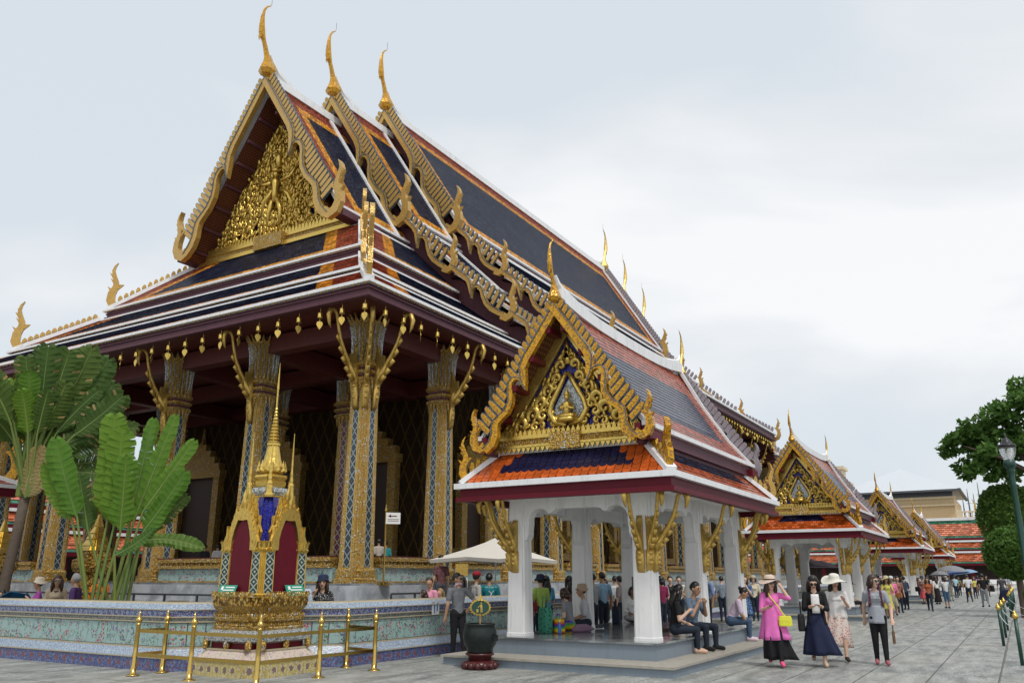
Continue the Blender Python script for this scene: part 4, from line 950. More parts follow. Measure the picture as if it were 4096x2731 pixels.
for i in range(16):
    a = 2*math.pi*i/16; pier.add([(.26*math.cos(a-.14),.26*math.sin(a-.14),.80),(.28*math.cos(a),.28*math.sin(a),.80),(.26*math.cos(a+.14),.26*math.sin(a+.14),.80),(.31*math.cos(a),.31*math.sin(a),.97)], [(0,1,3),(1,2,3),(2,0,3)], 0)
pier_me = pier.mesh('corner_pier', ['gold_plain', 'green_diamond'])
for sx in (-1, 1):
    for sy in (-1, 1): obj('corner_pier', pier_me, SH, (sx*.50, sy*.50, 1.27))
ar = MB()   # one arched gable front facing -x, built at x=-.72
def arch_front(mb, x, zs, w, zap, fl=1.0):
    inn = [(-w, zs), (-w*.98, zs+.18), (-w*.82, zs+.34), (-w*.5, zs+.52), (0, zap)]
    out = [(-w-.14, zs), (-w-.15, zs+.2), (-w*.95-.06, zs+.42), (-w*.55-.08, zs+.64), (0, zap+.24)]
    for s in (-1, 1):
        mb.prism([(s*a, c) for a, c in inn] + [(s*a, c) for a, c in reversed(out)], (x,0,0), (0,1,0), (0,0,1), (1,0,0), .09)
        for k in range(8):
            t_ = k/8; i = min(3, int(t_*4)); f = t_*4 - i; a = out[i][0]*(1-f)+out[i+1][0]*f; c = out[i][1]*(1-f)+out[i+1][1]*f
            mb.prism([(-.035,-.02),(.035,-.02),(.03,.06),(-.01,.12),(-.03,.06)], (x, s*a, c), (0, 1, 0), (0,0,1), (1,0,0), .05)
        mb.prism(ribbon([(s*(w+.14), zs), (s*(w+.2), zs+.14), (s*(w+.14), zs+.26), (s*(w+.17), zs+.42)], [.12,.12,.08,.01]), (x-.02,0,0), (0,1,0), (0,0,1), (1,0,0), .08)
    mb.tube([(x, 0, zap+.2), (x-.02, 0, zap+.32), (x-.05, 0, zap+.42), (x-.02, 0, zap+.55)], [.05,.06,.03,.004], 6)
arch_front(ar, -.72, 2.05, .31, 2.56); arch_front(ar, -.60, 2.22, .24, 2.72)
ar_me = ar.mesh('arched_gable', 'gold_plain')
ni = MB(); ni.prism([(-.33,0),(.33,0),(.33,.80),(.2,1.15),(0,1.36),(-.2,1.15),(-.33,.80)], (-.70,0,1.28), (0,1,0), (0,0,1), (1,0,0), .04); ni_me = ni.mesh('niche_panel', 'maroon')
pl = MB(); pl.box(-.19,.19,-.004,.004,0,.15,0)
for k, (x0, x1, z) in enumerate(((-.05,.15,.115),(-.09,.15,.075),(-.02,.10,.035))): pl.box(x0, x1, -.007, -.004, z-.006, z+.010, 1)
pl.box(-.14,-.09,-.007,-.004,.08,.13,1); pl_me = pl.mesh('notice_plate', ['sign_green', 'paper'])
for k in range(4):
    obj('arched_gable', ar_me, SH, rz=R(90*k)); obj('niche_panel', ni_me, SH, rz=R(90*k))
for a, p in ((R(-90), (-.78, .25)), (0, (.25, -.78))):
    o = obj('notice_plate', pl_me, SH, scale=(1.5,1,1.35), loc=(p[0]*1.12, p[1], 1.29) if a else (p[0], p[1]*1.12, 1.29)); o.rotation_euler = (R(-32), 0, a)
stack('blue_roof', [(.66,2.15),(.62,2.45),(.50,2.80),(.37,2.98)], 'blue_mosaic')
m = MB(); m.lathe([(.36,2.97),(.37,3.0),(.34,3.02)], sq=RED); m.lathe([(.26,3.18),(.29,3.21),(.30,3.28),(.27,3.30),(.32,3.36),(.31,3.40),(.22,3.43)], sq=RED)
for s in range(4):
    for i in (-1, 0, 1): m.bar((-.645,i*.1,2.42),(-.385,i*.07,2.97),.018,.018) if s == 0 else (m.bar((i*.1,-.645,2.42),(i*.07,-.385,2.97),.018,.018) if s == 3 else None)
m.lathe([(.24,3.43),(.33,3.48),(.34,3.55),(.26,3.62)], 14)
for i in range(14):
    a = 2*math.pi*i/14; m.add([(.32*math.cos(a-.2),.32*math.sin(a-.2),3.46),(.37*math.cos(a),.37*math.sin(a),3.48),(.32*math.cos(a+.2),.32*math.sin(a+.2),3.46),(.31*math.cos(a),.31*math.sin(a),3.68)], [(0,1,3),(1,2,3),(2,0,3)])
m.lathe([(.25,3.60),(.20,3.72),(.155,3.88),(.14,3.94),(.165,3.96),(.16,4.0)], 12)
for i in range(11): 
    r_ = .135*(1 - i/13.5); z = 4.0 + i*.062; m.lathe([(r_*.7,z),(r_,z+.02),(r_,z+.035),(r_*.7,z+.055)], 10)
m.tube([(0,0,4.66),(0,0,5.0),(0,0,5.05),(0,0,5.56)], [.022,.02,.028,.004], 6)
for sx in (-1, 1):
    for sy in (-1, 1):
        c = (sx*.34, sy*.34, 0); m.lathe([(.12,2.98),(.13,3.02),(.08,3.06),(.07,3.2),(.08,3.22),(.045,3.28),(.05,3.3),(.035,3.4),(.04,3.42),(.02,3.56),(.024,3.6),(.006,4.2)], 8, c)
m.build('spire', 'gold_plain', SH)
stack('silver_collar', [(.33,3.03),(.36,3.09),(.35,3.16),(.26,3.18)], 'silver_mosaic')

# brass railing round the shrine
RL = thing('brass_railing', 'polished brass post and rail barrier around the golden shrine', 'railing', (9.45, 10.17, 0))
po = MB(); po.lathe([(.11,.0),(.11,.012),(.09,.02),(.045,.028),(.046,.14),(.040,.15),(.036,.80),(.042,.81),(.042,.82),(.034,.83),(.030,.84),(.055,.865),(.058,.885),(.045,.915),(.028,.93),(.032,.945),(.02,.965),(.022,.975),(.012,.99),(.003,1.05)], 14); po_me = po.mesh('post', 'brass', True)
PTS = [(9.97,13.06),(9.41,13.07),(9.42,11.66),(9.45,10.17),(10.76,10.15),(12.08,10.08),(12.22,10.86)]
for p in PTS: obj('post', po_me, RL, (p[0]-9.45, p[1]-10.17, .008))
for a, c in zip(PTS, PTS[1:]):
    for z in (.72, .34):
        m = MB(); m.bar((a[0]-9.45, a[1]-10.17, z), (c[0]-9.45, c[1]-10.17, z), .018, .055); m.build('rail', 'brass', RL)

# bronze urn with bin sign
U = thing('bronze_urn', 'dark bronze urn bin on a red lotus base beside the pavilion step', 'urn', (13.27, 8.62, .01))
m = MB(); m.lathe([(.24,0),(.29,.03),(.30,.08),(.26,.13),(.20,.15)], 20)
for i in range(14):
    a = 2*math.pi*i/14; m.ball((.285*math.cos(a), .285*math.sin(a), .06), .06, 0, 6, 4, (1,1,1.1))
m.lathe([(.21,.14),(.21,.22),(.26,.24),(.26,.27)], 20); m.build('lotus_base', 'red_lacquer', U, smooth=True)
m = MB(); m.lathe([(.22,.27),(.24,.30),(.24,.35),(.29,.42),(.315,.55),(.30,.68),(.27,.74),(.29,.755),(.29,.775),(.25,.775),(.24,.72),(.1,.70)], 24); m.build('bowl', 'bronze', U, smooth=True)
m = MB()
for s in (-1, 1):
    m.tube([(s*.15*0+.0, s*.31, .60), (.06, s*.34, .57), (.05, s*.34, .49), (-.05, s*.34, .49), (-.06, s*.34, .57), (0, s*.31, .60)], .012, 5)
m.build('ring_handle', 'bronze', U)
m = MB(); m.tube([(0,0,.72),(0,0,.95)], .012, 6); m.build('sign_stem', 'gold_dull', U)
ov = [(.17*math.cos(2*math.pi*i/20), .13*math.sin(2*math.pi*i/20)) for i in range(20)]
sgo = obj('bin_sign', None, U, (0,0,1.05)); sgo.rotation_euler = (0, 0, R(-59.1))
m = MB(); m.prism(ov, (0,0,0), (1,0,0), (0,0,1), (0,1,0), .02); m.build('sign_plate', 'dark_green', sgo)
m = MB(); m.tube([(x, -.005, z) for x, z in ov + ov[:1]], .014, 5)
for i in range(20):
    x, z = ov[i]; m.ball((x*1.07, -.01, z*1.07), .02, 0, 5, 3)
m.prism([(-.05,.12),(.05,.12),(.03,.18),(0,.25),(-.03,.18)], (0,0,0), (1,0,0), (0,0,1), (0,1,0), .025); m.build('sign_frame', 'gold_plain', sgo)
m = MB(); m.ball((.015,-.014,.075), .017, 0, 8, 4); m.bar((.015,-.014,.055),(.02,-.014,-.01),.035,.008,up=(0,1,0)); m.bar((.012,-.014,-.01),(.012,-.014,-.085),.014,.008,up=(0,1,0)); m.bar((.032,-.014,-.01),(.032,-.014,-.085),.014,.008,up=(0,1,0)); m.bar((.0,-.014,.04),(-.045,-.014,.0),.011,.008,up=(0,1,0))
m.prism([(-.075,-.03),(-.03,-.03),(-.04,-.085),(-.066,-.085)], (0,-.014,0), (1,0,0), (0,0,1), (0,1,0), .006); m.build('pictogram', 'gold_plain', sgo)

# white market parasol inside the terrace
PA = thing('parasol', 'large off-white square parasol open behind the low wall', 'parasol', (20.0, 12.5, 0)); PA.scale = (.92,.92,1)
m = MB(); n = 8; rim = []
cs = [(-1.75,-1.2),(0,-1.0),(1.75,-1.2),(1.6,0),(1.75,1.2),(0,1.0),(-1.75,1.2),(-1.6,0)]
for k in range(8):
    a, c = cs[k], cs[(k+1) % 8]; pr = None
    for i in range(6):
        t_, t1 = i/6, (i+1)/6
        zf = lambda t, q: 2.66 - .62*t**.82 + (.0 if q else .07*t)
        q0, q1 = k % 2 == 0, (k+1) % 2 == 0
        m.quad((a[0]*t_,a[1]*t_,zf(t_,q0)), (c[0]*t_,c[1]*t_,zf(t_,q1)), (c[0]*t1,c[1]*t1,zf(t1,q1)), (a[0]*t1,a[1]*t1,zf(t1,q0)))
    m.quad((a[0],a[1],zf(1,q0)), (c[0],c[1],zf(1,q1)), (c[0]*.98,c[1]*.98,zf(1,q1)-.09), (a[0]*.98,a[1]*.98,zf(1,q0)-.09))
m.build('canopy', 'canvas', PA, smooth=False)
m = MB(); m.tube([(0,0,0),(0,0,2.62)], .025, 8); m.build('pole', 'paper', PA)
m = MB()
for k in range(8): m.bar((0,0,2.56), (cs[k][0]*.97, cs[k][1]*.97, 2.66-.62-.02+(.0 if k % 2 == 0 else .07)), .02, .02)
m.build('rib', 'paper', PA); m = MB(); m.box(-.3,.3,-.3,.3,0,.08); m.build('base', 'step_stone', PA)

# sign stands and notices
def sign_thing(name, label, loc, rz, parts):
    t_ = thing(name, label, 'sign', loc, rz)
    for nm_, mt, f in parts: 
        m = MB(); f(m); m.build(nm_, mt, t_)
    return t_
s1 = sign_thing('arrow_sign', 'white arrow notice on a tall gold pole right of the corner column', (16.45, 13.55, 1.40), R(-45),
  [('pole', 'brass', lambda m: (m.lathe([(.2,0),(.2,.03),(.1,.06),(.025,.09),(.022,1.78)], 12), m.ball((0,0,1.82), .04), m.lathe([(.03,1.84),(.005,1.98)], 8))),
   ('board', 'paper', lambda m: m.box(-.0,.36,-.03,-.015,1.48,1.76))])
m = MB(); m.box(.10,.27,-.036,-.031,1.665,1.685); m.prism([(.05,1.675),(.12,1.715),(.12,1.635)], (0,-.0335,0), (1,0,0), (0,0,1), (0,1,0), .004); m.build('arrow', 'red_ink' if 'red_ink' in MAT else 'maroon', s1)
m = MB()
for k in range(2): m.box(.04,.32,-.036,-.031,1.59-k*.04,1.598-k*.04)
m.build('lettering', 'maroon', s1)
s2 = sign_thing('pictogram_notice', 'white notice with two blue figures fixed to the tiled wall beside the urn', (15.1, 10.965, .82), 0, [('board', 'paper', lambda m: m.box(-.13,.13,-.008,0,0,.28))])
m = MB()
for x in (-.05, .055): 
    m.ball((x,-.011,.21+x*.4), .018, 0, 6, 4); m.bar((x,-.011,.19+x*.4),(x,-.011,.12+x*.4),.04,.006,up=(0,1,0)); m.bar((x-.01,-.011,.12+x*.4),(x-.015,-.011,.05+x*.4),.012,.006,up=(0,1,0)); m.bar((x+.01,-.011,.12+x*.4),(x+.015,-.011,.05+x*.4),.012,.006,up=(0,1,0))
m.build('pictogram', 'water_blue', s2)
m = MB(); m.tube([(-.09+.03*math.cos(i*.63), -.011, .235+.03*math.sin(i*.63)) for i in range(11)], .004, 4); m.build('prohibition_ring', 'maroon', s2)
s3 = sign_thing('stone_notice', 'slanted brown notice board standing before the marble podium', (13.6, 17.6, .55), R(-62), [('board', 'sign_brown', lambda m: m.prism([(-.26,.28),(.26,.28),(.26,.52),(-.26,.52)], (0,0,0), (1,0,0), (0,.35,.94), (0,-.94,.35), .03)), ('stand', 'rail_grey', lambda m: m.box(-.02,.02,.08,.12,-.55,.4))])
m = MB()
for k in range(4): m.prism([(-.1,.33+k*.045),(.2,.33+k*.045),(.2,.345+k*.045),(-.1,.345+k*.045)], (0,-.018,.006), (1,0,0), (0,.35,.94), (0,-.94,.35), .003)
m.prism([(-.23,.31),(-.14,.31),(-.14,.49),(-.23,.49)], (0,-.018,.006), (1,0,0), (0,.35,.94), (0,-.94,.35), .003); m.build('lettering', 'cream_line', s3)
s4 = sign_thing('floor_sign', 'dark wooden sign stand with slatted board inside the nearest pavilion', (17.3, 6.85, .485), R(-60),
  [('post', 'dark_wood', lambda m: (m.box(-.3,.3,-.12,.12,0,.07), m.tube([(0,0,.05),(0,0,1.15)], .035, 8), m.lathe([(.03,1.14),(.055,1.2),(.04,1.28),(.005,1.5)], 8))), ('board', 'rail_grey', lambda m: m.box(-.42,-.0,.03,.05,.82,1.12))])

# grey metal barrier by the podium
BR = thing('metal_barrier', 'low dark grey metal barrier between the low wall and the marble podium', 'barrier', (12.6, 13.0, 0))
m = MB()
for k in range(9): 
    y = 1.5 + k*1.1; m.box(-.02,.02,y-.02,y+.02,0,1.20)
m.box(-.022,.022,1.5,10.3,1.2,1.24); m.box(-.02,.02,1.5,10.3,.7,.73); m.build('frame', 'rail_grey', BR)
BR2 = thing('metal_barrier', 'dark grey barrier rail right of the corner column behind the wall', 'barrier', (15.6, 12.6, 0))
m = MB()
for k in range(4): m.box(k*.9-.02,k*.9+.02,-.02,.02,0,1.2)
m.box(0,2.7,-.022,.022,1.2,1.24); m.build('frame', 'rail_grey', BR2)

# ================================================================ traveller's palms
def blade(parent, P1, P2, width, face, droop=.0, tear=.3, mt='banana_leaf', seed=0, curl=.12):
    """a long paddle leaf with a midrib, pleats and torn edges"""
    rg = random.Random(seed); P1, P2, face = V(*P1), V(*P2), V(*face); L = np.linalg.norm(P2-P1); n = 26; m = MB()
    ctr = []
    for i in range(n+1):
        t_ = i/n; ctr.append(P1*(1-t_) + P2*t_ + V(0,0,1)*droop*L*(t_*(1-t_)*4*.5 - .5*t_*t_))
    def wid(t): return width/2*max(.03, min(1, (t/.16 + .05)**.6)*(1 if t < .78 else math.sqrt(max(0, 1-((t-.78)/.225)**2)))*(.90 + .10*math.sin(t*9 + seed)))
    for s in (-1, 1):
        off = 0; gap = 0
        for i in range(n):
            t0, t1 = i/n, (i+1)/n; d = ctr[i+1]-ctr[i]; d /= np.linalg.norm(d); sd = np.cross(d, face); sd /= np.linalg.norm(sd); up = np.cross(sd, d)
            if rg.random() < tear*.6: off = rg.uniform(-.12, .12)*width; gap = rg.uniform(0, .9)
            k = rg.uniform(.88, 1.04); pl = .014*width*(1 if i % 2 else -1)
            a0, a1 = ctr[i], ctr[i+1]
            w0, w1 = wid(t0)*k, wid(t1)*k
            sl = d*width*.16
            m0, m1 = a0 + sd*s*w0*.55 + up*(curl*w0*.5 + pl) + sl*.5, a1 + sd*s*w1*.55 + up*(curl*w1*.5 + pl) + sl*.5
            e0, e1 = a0 + sd*s*w0 + up*(off - curl*w0*.35 + pl) + sl, a1 + sd*s*w1 + up*(off - curl*w1*.35 + pl) + sl
            if gap > .25: e1 = e1*(1-gap*.5) + e0*gap*.5; gap *= .3
            mi_ = 2 if i % 2 else 0; m.quad(a0, a1, m1, m0, mi_); m.quad(m0, m1, e1, e0, mi_ if not (mt == 'dark_leaf' and rg.random() < .12) else 3)
    m.tube([tuple(c - face*0.006) for c in ctr], [.022*(1-.8*i/n)+.004 for i in range(n+1)], 5, 1)
    return m.build('leaf', [mt, 'stalk', mt + '2', 'dry_leaf'], parent, smooth=False)
def palm(name, label, base, hx, dist_scale, leaves, stalk_base, trunk=None, seed=1):
    """leaves: (blade base u,z), (tip u,z), width, depth offset; u runs along hx, metres"""
    T = thing(name, label, 'plant', base); hx = V(*hx); dp = V(-hx[1], hx[0], 0)   # dp points away from the viewer's side
    for i, (b0, t0, w, dep, droop, tear, mt) in enumerate(leaves):
        B = hx*b0[0] + V(0,0,b0[1]) + dp*dep*.6; Tp = hx*t0[0] + V(0,0,t0[1]) + dp*dep
        lf_ = blade(T, B, Tp, w, -dp + V(0,0,.25), droop, tear, mt, seed*100+i)
        sb = hx*(stalk_base[0] + .10*(i/len(leaves)-.5)*stalk_base[2]) + V(0,0,stalk_base[1]) + dp*dep*.15
        m = MB(); mid = (sb + B)/2 + V(0,0,.15*np.linalg.norm(B-sb)*.2); m.tube([tuple(sb), tuple(mid), tuple(B)], [.05,.038,.022], 6); m.build('leaf_stalk', 'stalk', T)
    if trunk:
        m = MB(); pts = trunk; m.tube([tuple(hx*u + V(0,0,z)) for u, z in pts], [.15,.13,.125,.12], 9)
        for k in range(14): pass
        m.build('trunk', 'bark', T, smooth=True)
    return T
HXA = (math.sin(R(55)), -math.cos(R(55)), 0)
# near clump: one picture pixel (disp) is about 1.08 cm here
K = .0099
def dl(x, y, cx, cy, k): return ((x-cx)*k, (cy-y)*k)
N_ = [((275,1205),(262,962),1.05,.1,.0,.45,'banana_leaf'),((290,1215),(282,1000),1.0,-.15,.0,.4,'banana_leaf'),((305,1225),(298,1060),.85,-.35,.0,.3,'banana_leaf'),((215,1195),(150,1030),.85,.0,-.05,.6,'banana_leaf'),((205,1200),(138,1085),.7,.2,-.1,.3,'banana_leaf'),
      ((330,1195),(392,952),.62,.1,.0,.35,'banana_leaf'),((345,1180),(438,1012),.62,-.1,.0,.35,'banana_leaf'),((325,1150),(345,958),.55,.4,.0,.2,'banana_leaf'),((350,1225),(425,1090),.75,-.2,-.05,.4,'banana_leaf'),((335,1245),(478,1248),.55,-.4,.12,.6,'bright_leaf'),((300,1275),(372,1222),.40,-.5,-.1,.5,'bright_leaf'),((350,1230),(438,1135),.62,.5,.0,.5,'dark_leaf'),((240,1225),(205,1100),.75,.4,.0,.3,'dark_leaf')]
lv = [(dl(*a,300,1375,K), dl(*b,300,1375,K), w*.66, dep, dr, te, mt) for a, b, w, dep, dr, te, mt in N_]
lv = [((a[0],a[1]+1.05),(b[0],b[1]+1.05),*r) for a, b, *r in lv]
palm('travellers_palm', 'clump of tall paddle leaved plants rising behind the low wall', (11.45, 17.0, 0), HXA, K, lv, (0, .05, 8), seed=2)
K2 = .0114
F_ = []
rg = random.Random(8)
for (tx, ty, w) in ((18,835,.8),(60,812,.9),(105,808,1.0),(152,798,.95),(192,815,.9),(215,865,.9),(232,910,.9),(245,955,.8),(278,962,.55),(0,880,.9),(40,905,1.0),(95,895,1.0),(140,890,1.0),(180,945,.9),(212,1010,.8),(160,1000,.9),(110,985,.9),(60,965,.9),(20,950,.8),(225,1060,.6),(255,1100,.5),(-25,900,.9),(-40,960,.9)):
    bx, by = 70 + (tx-70)*.42, 1075 + (ty-1075)*.42 + 6
    F_.append(((bx,by),(tx,ty),w*.9, rg.uniform(-.7,.6), rg.uniform(-.05,.06) + (.1 if ty > 940 else 0), .75, rg.choice(('dark_leaf','dark_leaf','banana_leaf')) if ty < 1000 else 'dark_leaf'))
for i_ in range(16):
    a_ = rg.uniform(-.9, 1.25); r_ = rg.uniform(150, 270); tx, ty = 62 + r_*math.sin(a_)*.9, 1070 - r_*math.cos(a_)*.98; bx, by = 62 + (tx-62)*.35, 1070 + (ty-1070)*.35
    F_.append(((bx,by),(tx,ty),rg.uniform(.5,.75), rg.uniform(-.9,.9), rg.uniform(0,.18), .9, rg.choice(('dark_leaf','banana_leaf','dark_leaf'))))
for (tx, ty) in ((108,1060),(95,1045),(80,1040),(66,1045),(120,1085)):
    F_.append(((62,1155),(tx,ty),.36,-.3,.0,.1,'dry_leaf'))
lv = [(dl(*a,55,1375,K2), dl(*b,55,1375,K2), w, dep, dr, te, mt) for a, b, w, dep, dr, te, mt in F_]
lv = [((a[0],a[1]+1.05),(b[0],b[1]+1.05),*r) for a, b, *r in lv]
palm('travellers_palm', 'tall leafy palm with a bare dark trunk at the left edge', (11.9, 21.9, 0), (math.sin(R(61)), -math.cos(R(61)), 0), K2, lv, (.05, 3.6, 3), [(-.15,0),(-.08,1.2),(.02,2.6),(.1,3.9)], seed=3)
# ================================================================ galleries, palace, far things
def gallery(name, label, loc, rz, length):
    """three stepped tile roofs over a dark colonnade; local front faces -x, runs along y"""
    G = thing(name, label, 'gallery', loc, rz)
    for k, (xa, za, xb, zb, top) in enumerate(((3.6,8.15,.9,5.95,True),(.7,5.45,-.2,4.62,False),(-.3,4.2,-1.5,3.05,False))):
        b = MB(); slope(b, (xa, length, za), (xa, -length, za), (xb, -length, zb), (xb, length, zb), 9 if k == 0 else 5, .04, False, False, top); b.build('roof_slope', 'gallery_tile_top' if top else 'gallery_tile', G)
        e = MB(); e.bar((xa, -length, za+.12), (xa, length, za+.12), .5, .34 if top else .2, 0); e.bar((xb, -length, zb-.12), (xb, length, zb-.12), .2, .22, 1); e.build('roof_trim', ['white_roof', 'maroon'], G)
    b = MB(); b.box(1.2, 3.0, -length, length, 0, 5.9); b.build('back_wall', 'dark_wood', G)
    cm = MB(); cm.box(-.22,.22,-.22,.22,0,2.95); me = cm.mesh('column', 'maroon')
    for i in range(int(length*2/3.2)): obj('column', me, G, (-.9, -length+1.5+i*3.2, 0))
    b = MB(); b.box(-1.3, 1.2, -length, length, 0, .45); b.build('gallery_floor', 'white_plaster', G)
    return G
gallery('gallery', 'long gallery with orange and green tiled roofs closing the far end of the court', (110, 2, 0), 0, 34)
gallery('gallery', 'orange roofed gallery glimpsed between the left temple columns', (40, 52, 0), R(90), 66)
PB = thing('palace_building', 'cream palace building with pale hipped roof behind the gallery', 'building', (165, 15, 0))
b = MB(); b.box(2, 30, -22, 14, 0, 11.2); b.build('lower_wall', 'cream_wall', PB)
b = MB(); b.box(4, 26, -6.5, 12, 11.2, 15.4); b.build('upper_wall', 'cream_wall', PB)
b = MB(); b.box(3.6, 4.0, -6.9, 12, 15.2, 15.6); b.box(3.4, 4, -7, 12, 13.9, 14.2); b.box(1.4, 2, -22.5, 14, 10.9, 11.4); b.box(1.7, 2, -22, 14, 9.2, 9.5)
for y in range(-20, 14, 3): b.box(1.75, 2, y-.25, y+.25, 0, 11)
b.build('cornice', 'cream_trim', PB)
b = MB(); b.box(3.3, 4.2, -6.4, 12, 15.6, 16.6); b.build('louvre_band', 'slate', PB)
sl_ = MB(); sl_.box(3.2, 3.32, -.07, .07, 15.65, 16.6); sl_me = sl_.mesh('louvre_slat', 'rail_grey')
for i in range(46): obj('louvre_slat', sl_me, PB, (0, -6.2 + i*.4, 0))
b = MB(); b.add([(2.2,-7.6,16.7),(2.2,13.5,16.7),(28,13.5,16.7),(28,-7.6,16.7),(10,2.4,21.6),(20,2.4,21.6)], [(0,4,1),(1,4,5,2),(2,5,3),(3,5,4,0)]); b.build('roof', 'pale_tin', PB)
b = MB(); b.box(1.9, 2.6, -7.9, 13.6, 16.35, 16.7); b.bar((2.2,-7.6,16.6),(28,-7.6,16.6),.5,.4); b.build('roof_edge', 'slate', PB)
b = MB(); b.box(2, 2.3, -22, -7.0, 11.4, 11.6); b.box(2, 2.3, -22, -7.0, 12.5, 12.75)
for y in (-22,-17,-12,-7.2): b.box(1.9, 2.5, y-.35, y+.35, 11.4, 12.95)
b.build('balustrade', 'cream_trim', PB)
ba = MB(); ba.lathe([(.1,0),(.16,.25),(.08,.6),(.12,.9)], 6); ba_me = ba.mesh('baluster', 'cream_trim')
for i in range(28): obj('baluster', ba_me, PB, (2.15, -21.6 + i*.52, 11.6))
b = MB(); b.box(1.97, 2.02, -3, -1.4, 5, 8.2); b.box(1.97, 2.02, 3, 4.6, 5, 8.2); b.build('window', 'glass_dark', PB)
TW = thing('palace_tower', 'cream stone turret rising behind the second pavilion roof', 'tower', (170, 28.2, 0))
b = MB(); b.box(-1,4,-1.6,2.4,0,19.0); b.build('shaft', 'cream_wall', TW)
b = MB(); b.box(-1.7,4.7,-2.3,3.1,18.6,19.3); b.box(-1.3,4.3,-1.9,2.7,17.6,18.0); b.box(-.6,3.6,-1.2,2.0,19.3,21.6); b.box(-1.0,4,-1.6,2.4,21.6,22.2); b.build('cornice', 'cream_trim', TW)
AN = thing('antenna_mast', 'cluster of thin radio masts on the far rooftops', 'antenna', (230, 8.5, 0))
for k, (y, h) in enumerate(((-1.2,19.0),(0,20.2),(1.2,18.6),(-2.4,21.6))):
    b = MB(); b.tube([(0,y,0),(0,y,h-2),(0,y,h+2)], [.28,.16,.06], 5)
    for z in range(12, int(h), 2): b.bar((0,y-.5,z+.7),(0,y+.5,z+.7),.09,.09)
    b.build('mast', 'slate', AN)
for (y, sc) in ((3.2, 1.0), (-1.6, 1.15)):
    t_ = thing('gallery_finial', 'slender gold finial on the gallery ridge ' + ('beside the dark topiary' if y < 0 else 'left of the guardian statue'), 'roof finial', (112.5, y, 8.3))
    m = MB(); m.tube([(0,0,0),(0,.1,.6),(0,.4,1.0),(0,.35,1.6),(0,.6,2.2)], [.3*sc,.16,.12,.1,.02], 6, 0); m.build('finial', 'gold_dull', t_)
    m = MB(); m.prism([(-2.2,0),(0,0),(0,.9),(-.5,.45),(-1.2,.15)], (0,0,-.1), (0,1,0), (0,0,1), (1,0,0), .4); m.build('ridge_sweep', 'white_roof', t_)

# guardian giant by the gallery door
GS = thing('guardian_statue', 'tall green armoured guardian statue half hidden by the topiary', 'statue', (100, 1.15, 0))
m = MB()
m.lathe([(1.1,0),(1.1,.5),(.9,.6)], 8); 
for s in (-1, 1): m.tube([(0,s*.55,.5),(0,s*.6,1.4),(0,s*.4,2.5)], [.35,.32,.42], 8); m.tube([(0,s*.75,4.2),(-.1,s*1.15,3.4),(-.6,s*.35,2.9)], [.34,.28,.2], 8); m.ball((0,s*.9,4.3), .42)
m.tube([(0,0,2.3),(0,0,3.0),(0,0,3.9),(0,0,4.5)], [.75,.6,.8,.35], 10); m.tube([(-.7,0,.5),(-.7,0,3.2)], .12, 6)
m.build('body', 'dark_green', GS, smooth=True)
m = MB(); m.ball((-.05,0,4.95), .48, sc=(1,.9,1)); m.ball((-.42,0,4.85), .18); m.build('head', 'teal_trim', GS, smooth=True)
m = MB(); m.lathe([(.5,0),(.52,.12),(.36,.3),(.38,.4),(.24,.6),(.26,.7),(.12,1.0),(.03,1.7)], 10, (0,0,5.2)); m.lathe([(.8,2.45),(.86,2.6),(.8,2.75)], 10); m.build('crown', 'gold_dull', GS)

# white stone benches
for x, y, w, lb in ((95, 1.75, 2.6, 'white stone bench at the far right end of the court'),):
    t_ = thing('stone_bench', lb, 'bench', (x, y, 0))
    m = MB(); m.box(-.5,.5,-w,w,.55,.85); m.build('seat', 'white_plaster', t_); m = MB(); m.box(-.4,.4,-w+.2,w-.2,0,.55); m.build('base', 'white_plaster', t_); m = MB(); m.box(.6,.9,-w,w,.9,1.35); m.build('backrest', 'white_plaster', t_)

# bollards with rope along the planting bed
bo = MB(); bo.lathe([(.035,0),(.035,.82)], 10); bo_me = bo.mesh('post', 'dark_green', True)
kn = MB(); kn.lathe([(.036,.82),(.05,.84),(.058,.87),(.05,.905),(.03,.92),(.03,.935),(.005,.985)], 10); kn_me = kn.mesh('knob', 'gold_plain', True)
ord_ = ['nearest', 'second', 'third', 'fourth', 'fifth', 'sixth', 'seventh', 'eighth', 'ninth', 'tenth']
PX_ = [15.8, 19.0, 23.93, 27.26, 30.9, 40.75, 44.0, 47.5, 51, 55, 59, 63]
for i, x in enumerate(PX_):
    y = .6 if i > 1 else (.02 if i == 0 else .22)
    t_ = thing('bollard', f'dark green rope post with gold knob, {(ord_ + ["eleventh", "farthest"])[i]} of the row along the planting bed', 'bollard', (x, y, .008), group='rope posts along the planting bed')
    obj('post', bo_me, t_); obj('knob', kn_me, t_)
def rope(p, q, sag, label):
    P, Q = V(*p), V(*q); m = MB(); m.tube([tuple(P*(1-t)+Q*t - V(0,0,1)*sag*4*t*(1-t)) for t in (i/10 for i in range(11))], .009, 5)
    tag(m.build('rope', 'rope'), label, 'rope')
rope((23.93,.6,.74), (21.3,.12,.74), .22, 'pale rope sagging from the third rope post towards the lamp post'); rope((27.26,.6,.72), (24.6,-.2,.7), .25, 'pale rope sagging from the fourth rope post')
rope((30.9,.6,.74), (27.4,-.35,.72), .2, 'pale rope sagging from the fifth rope post'); rope((40.75,.6,.74), (33,-.5,.7), .25, 'pale rope sagging from the sixth rope post')

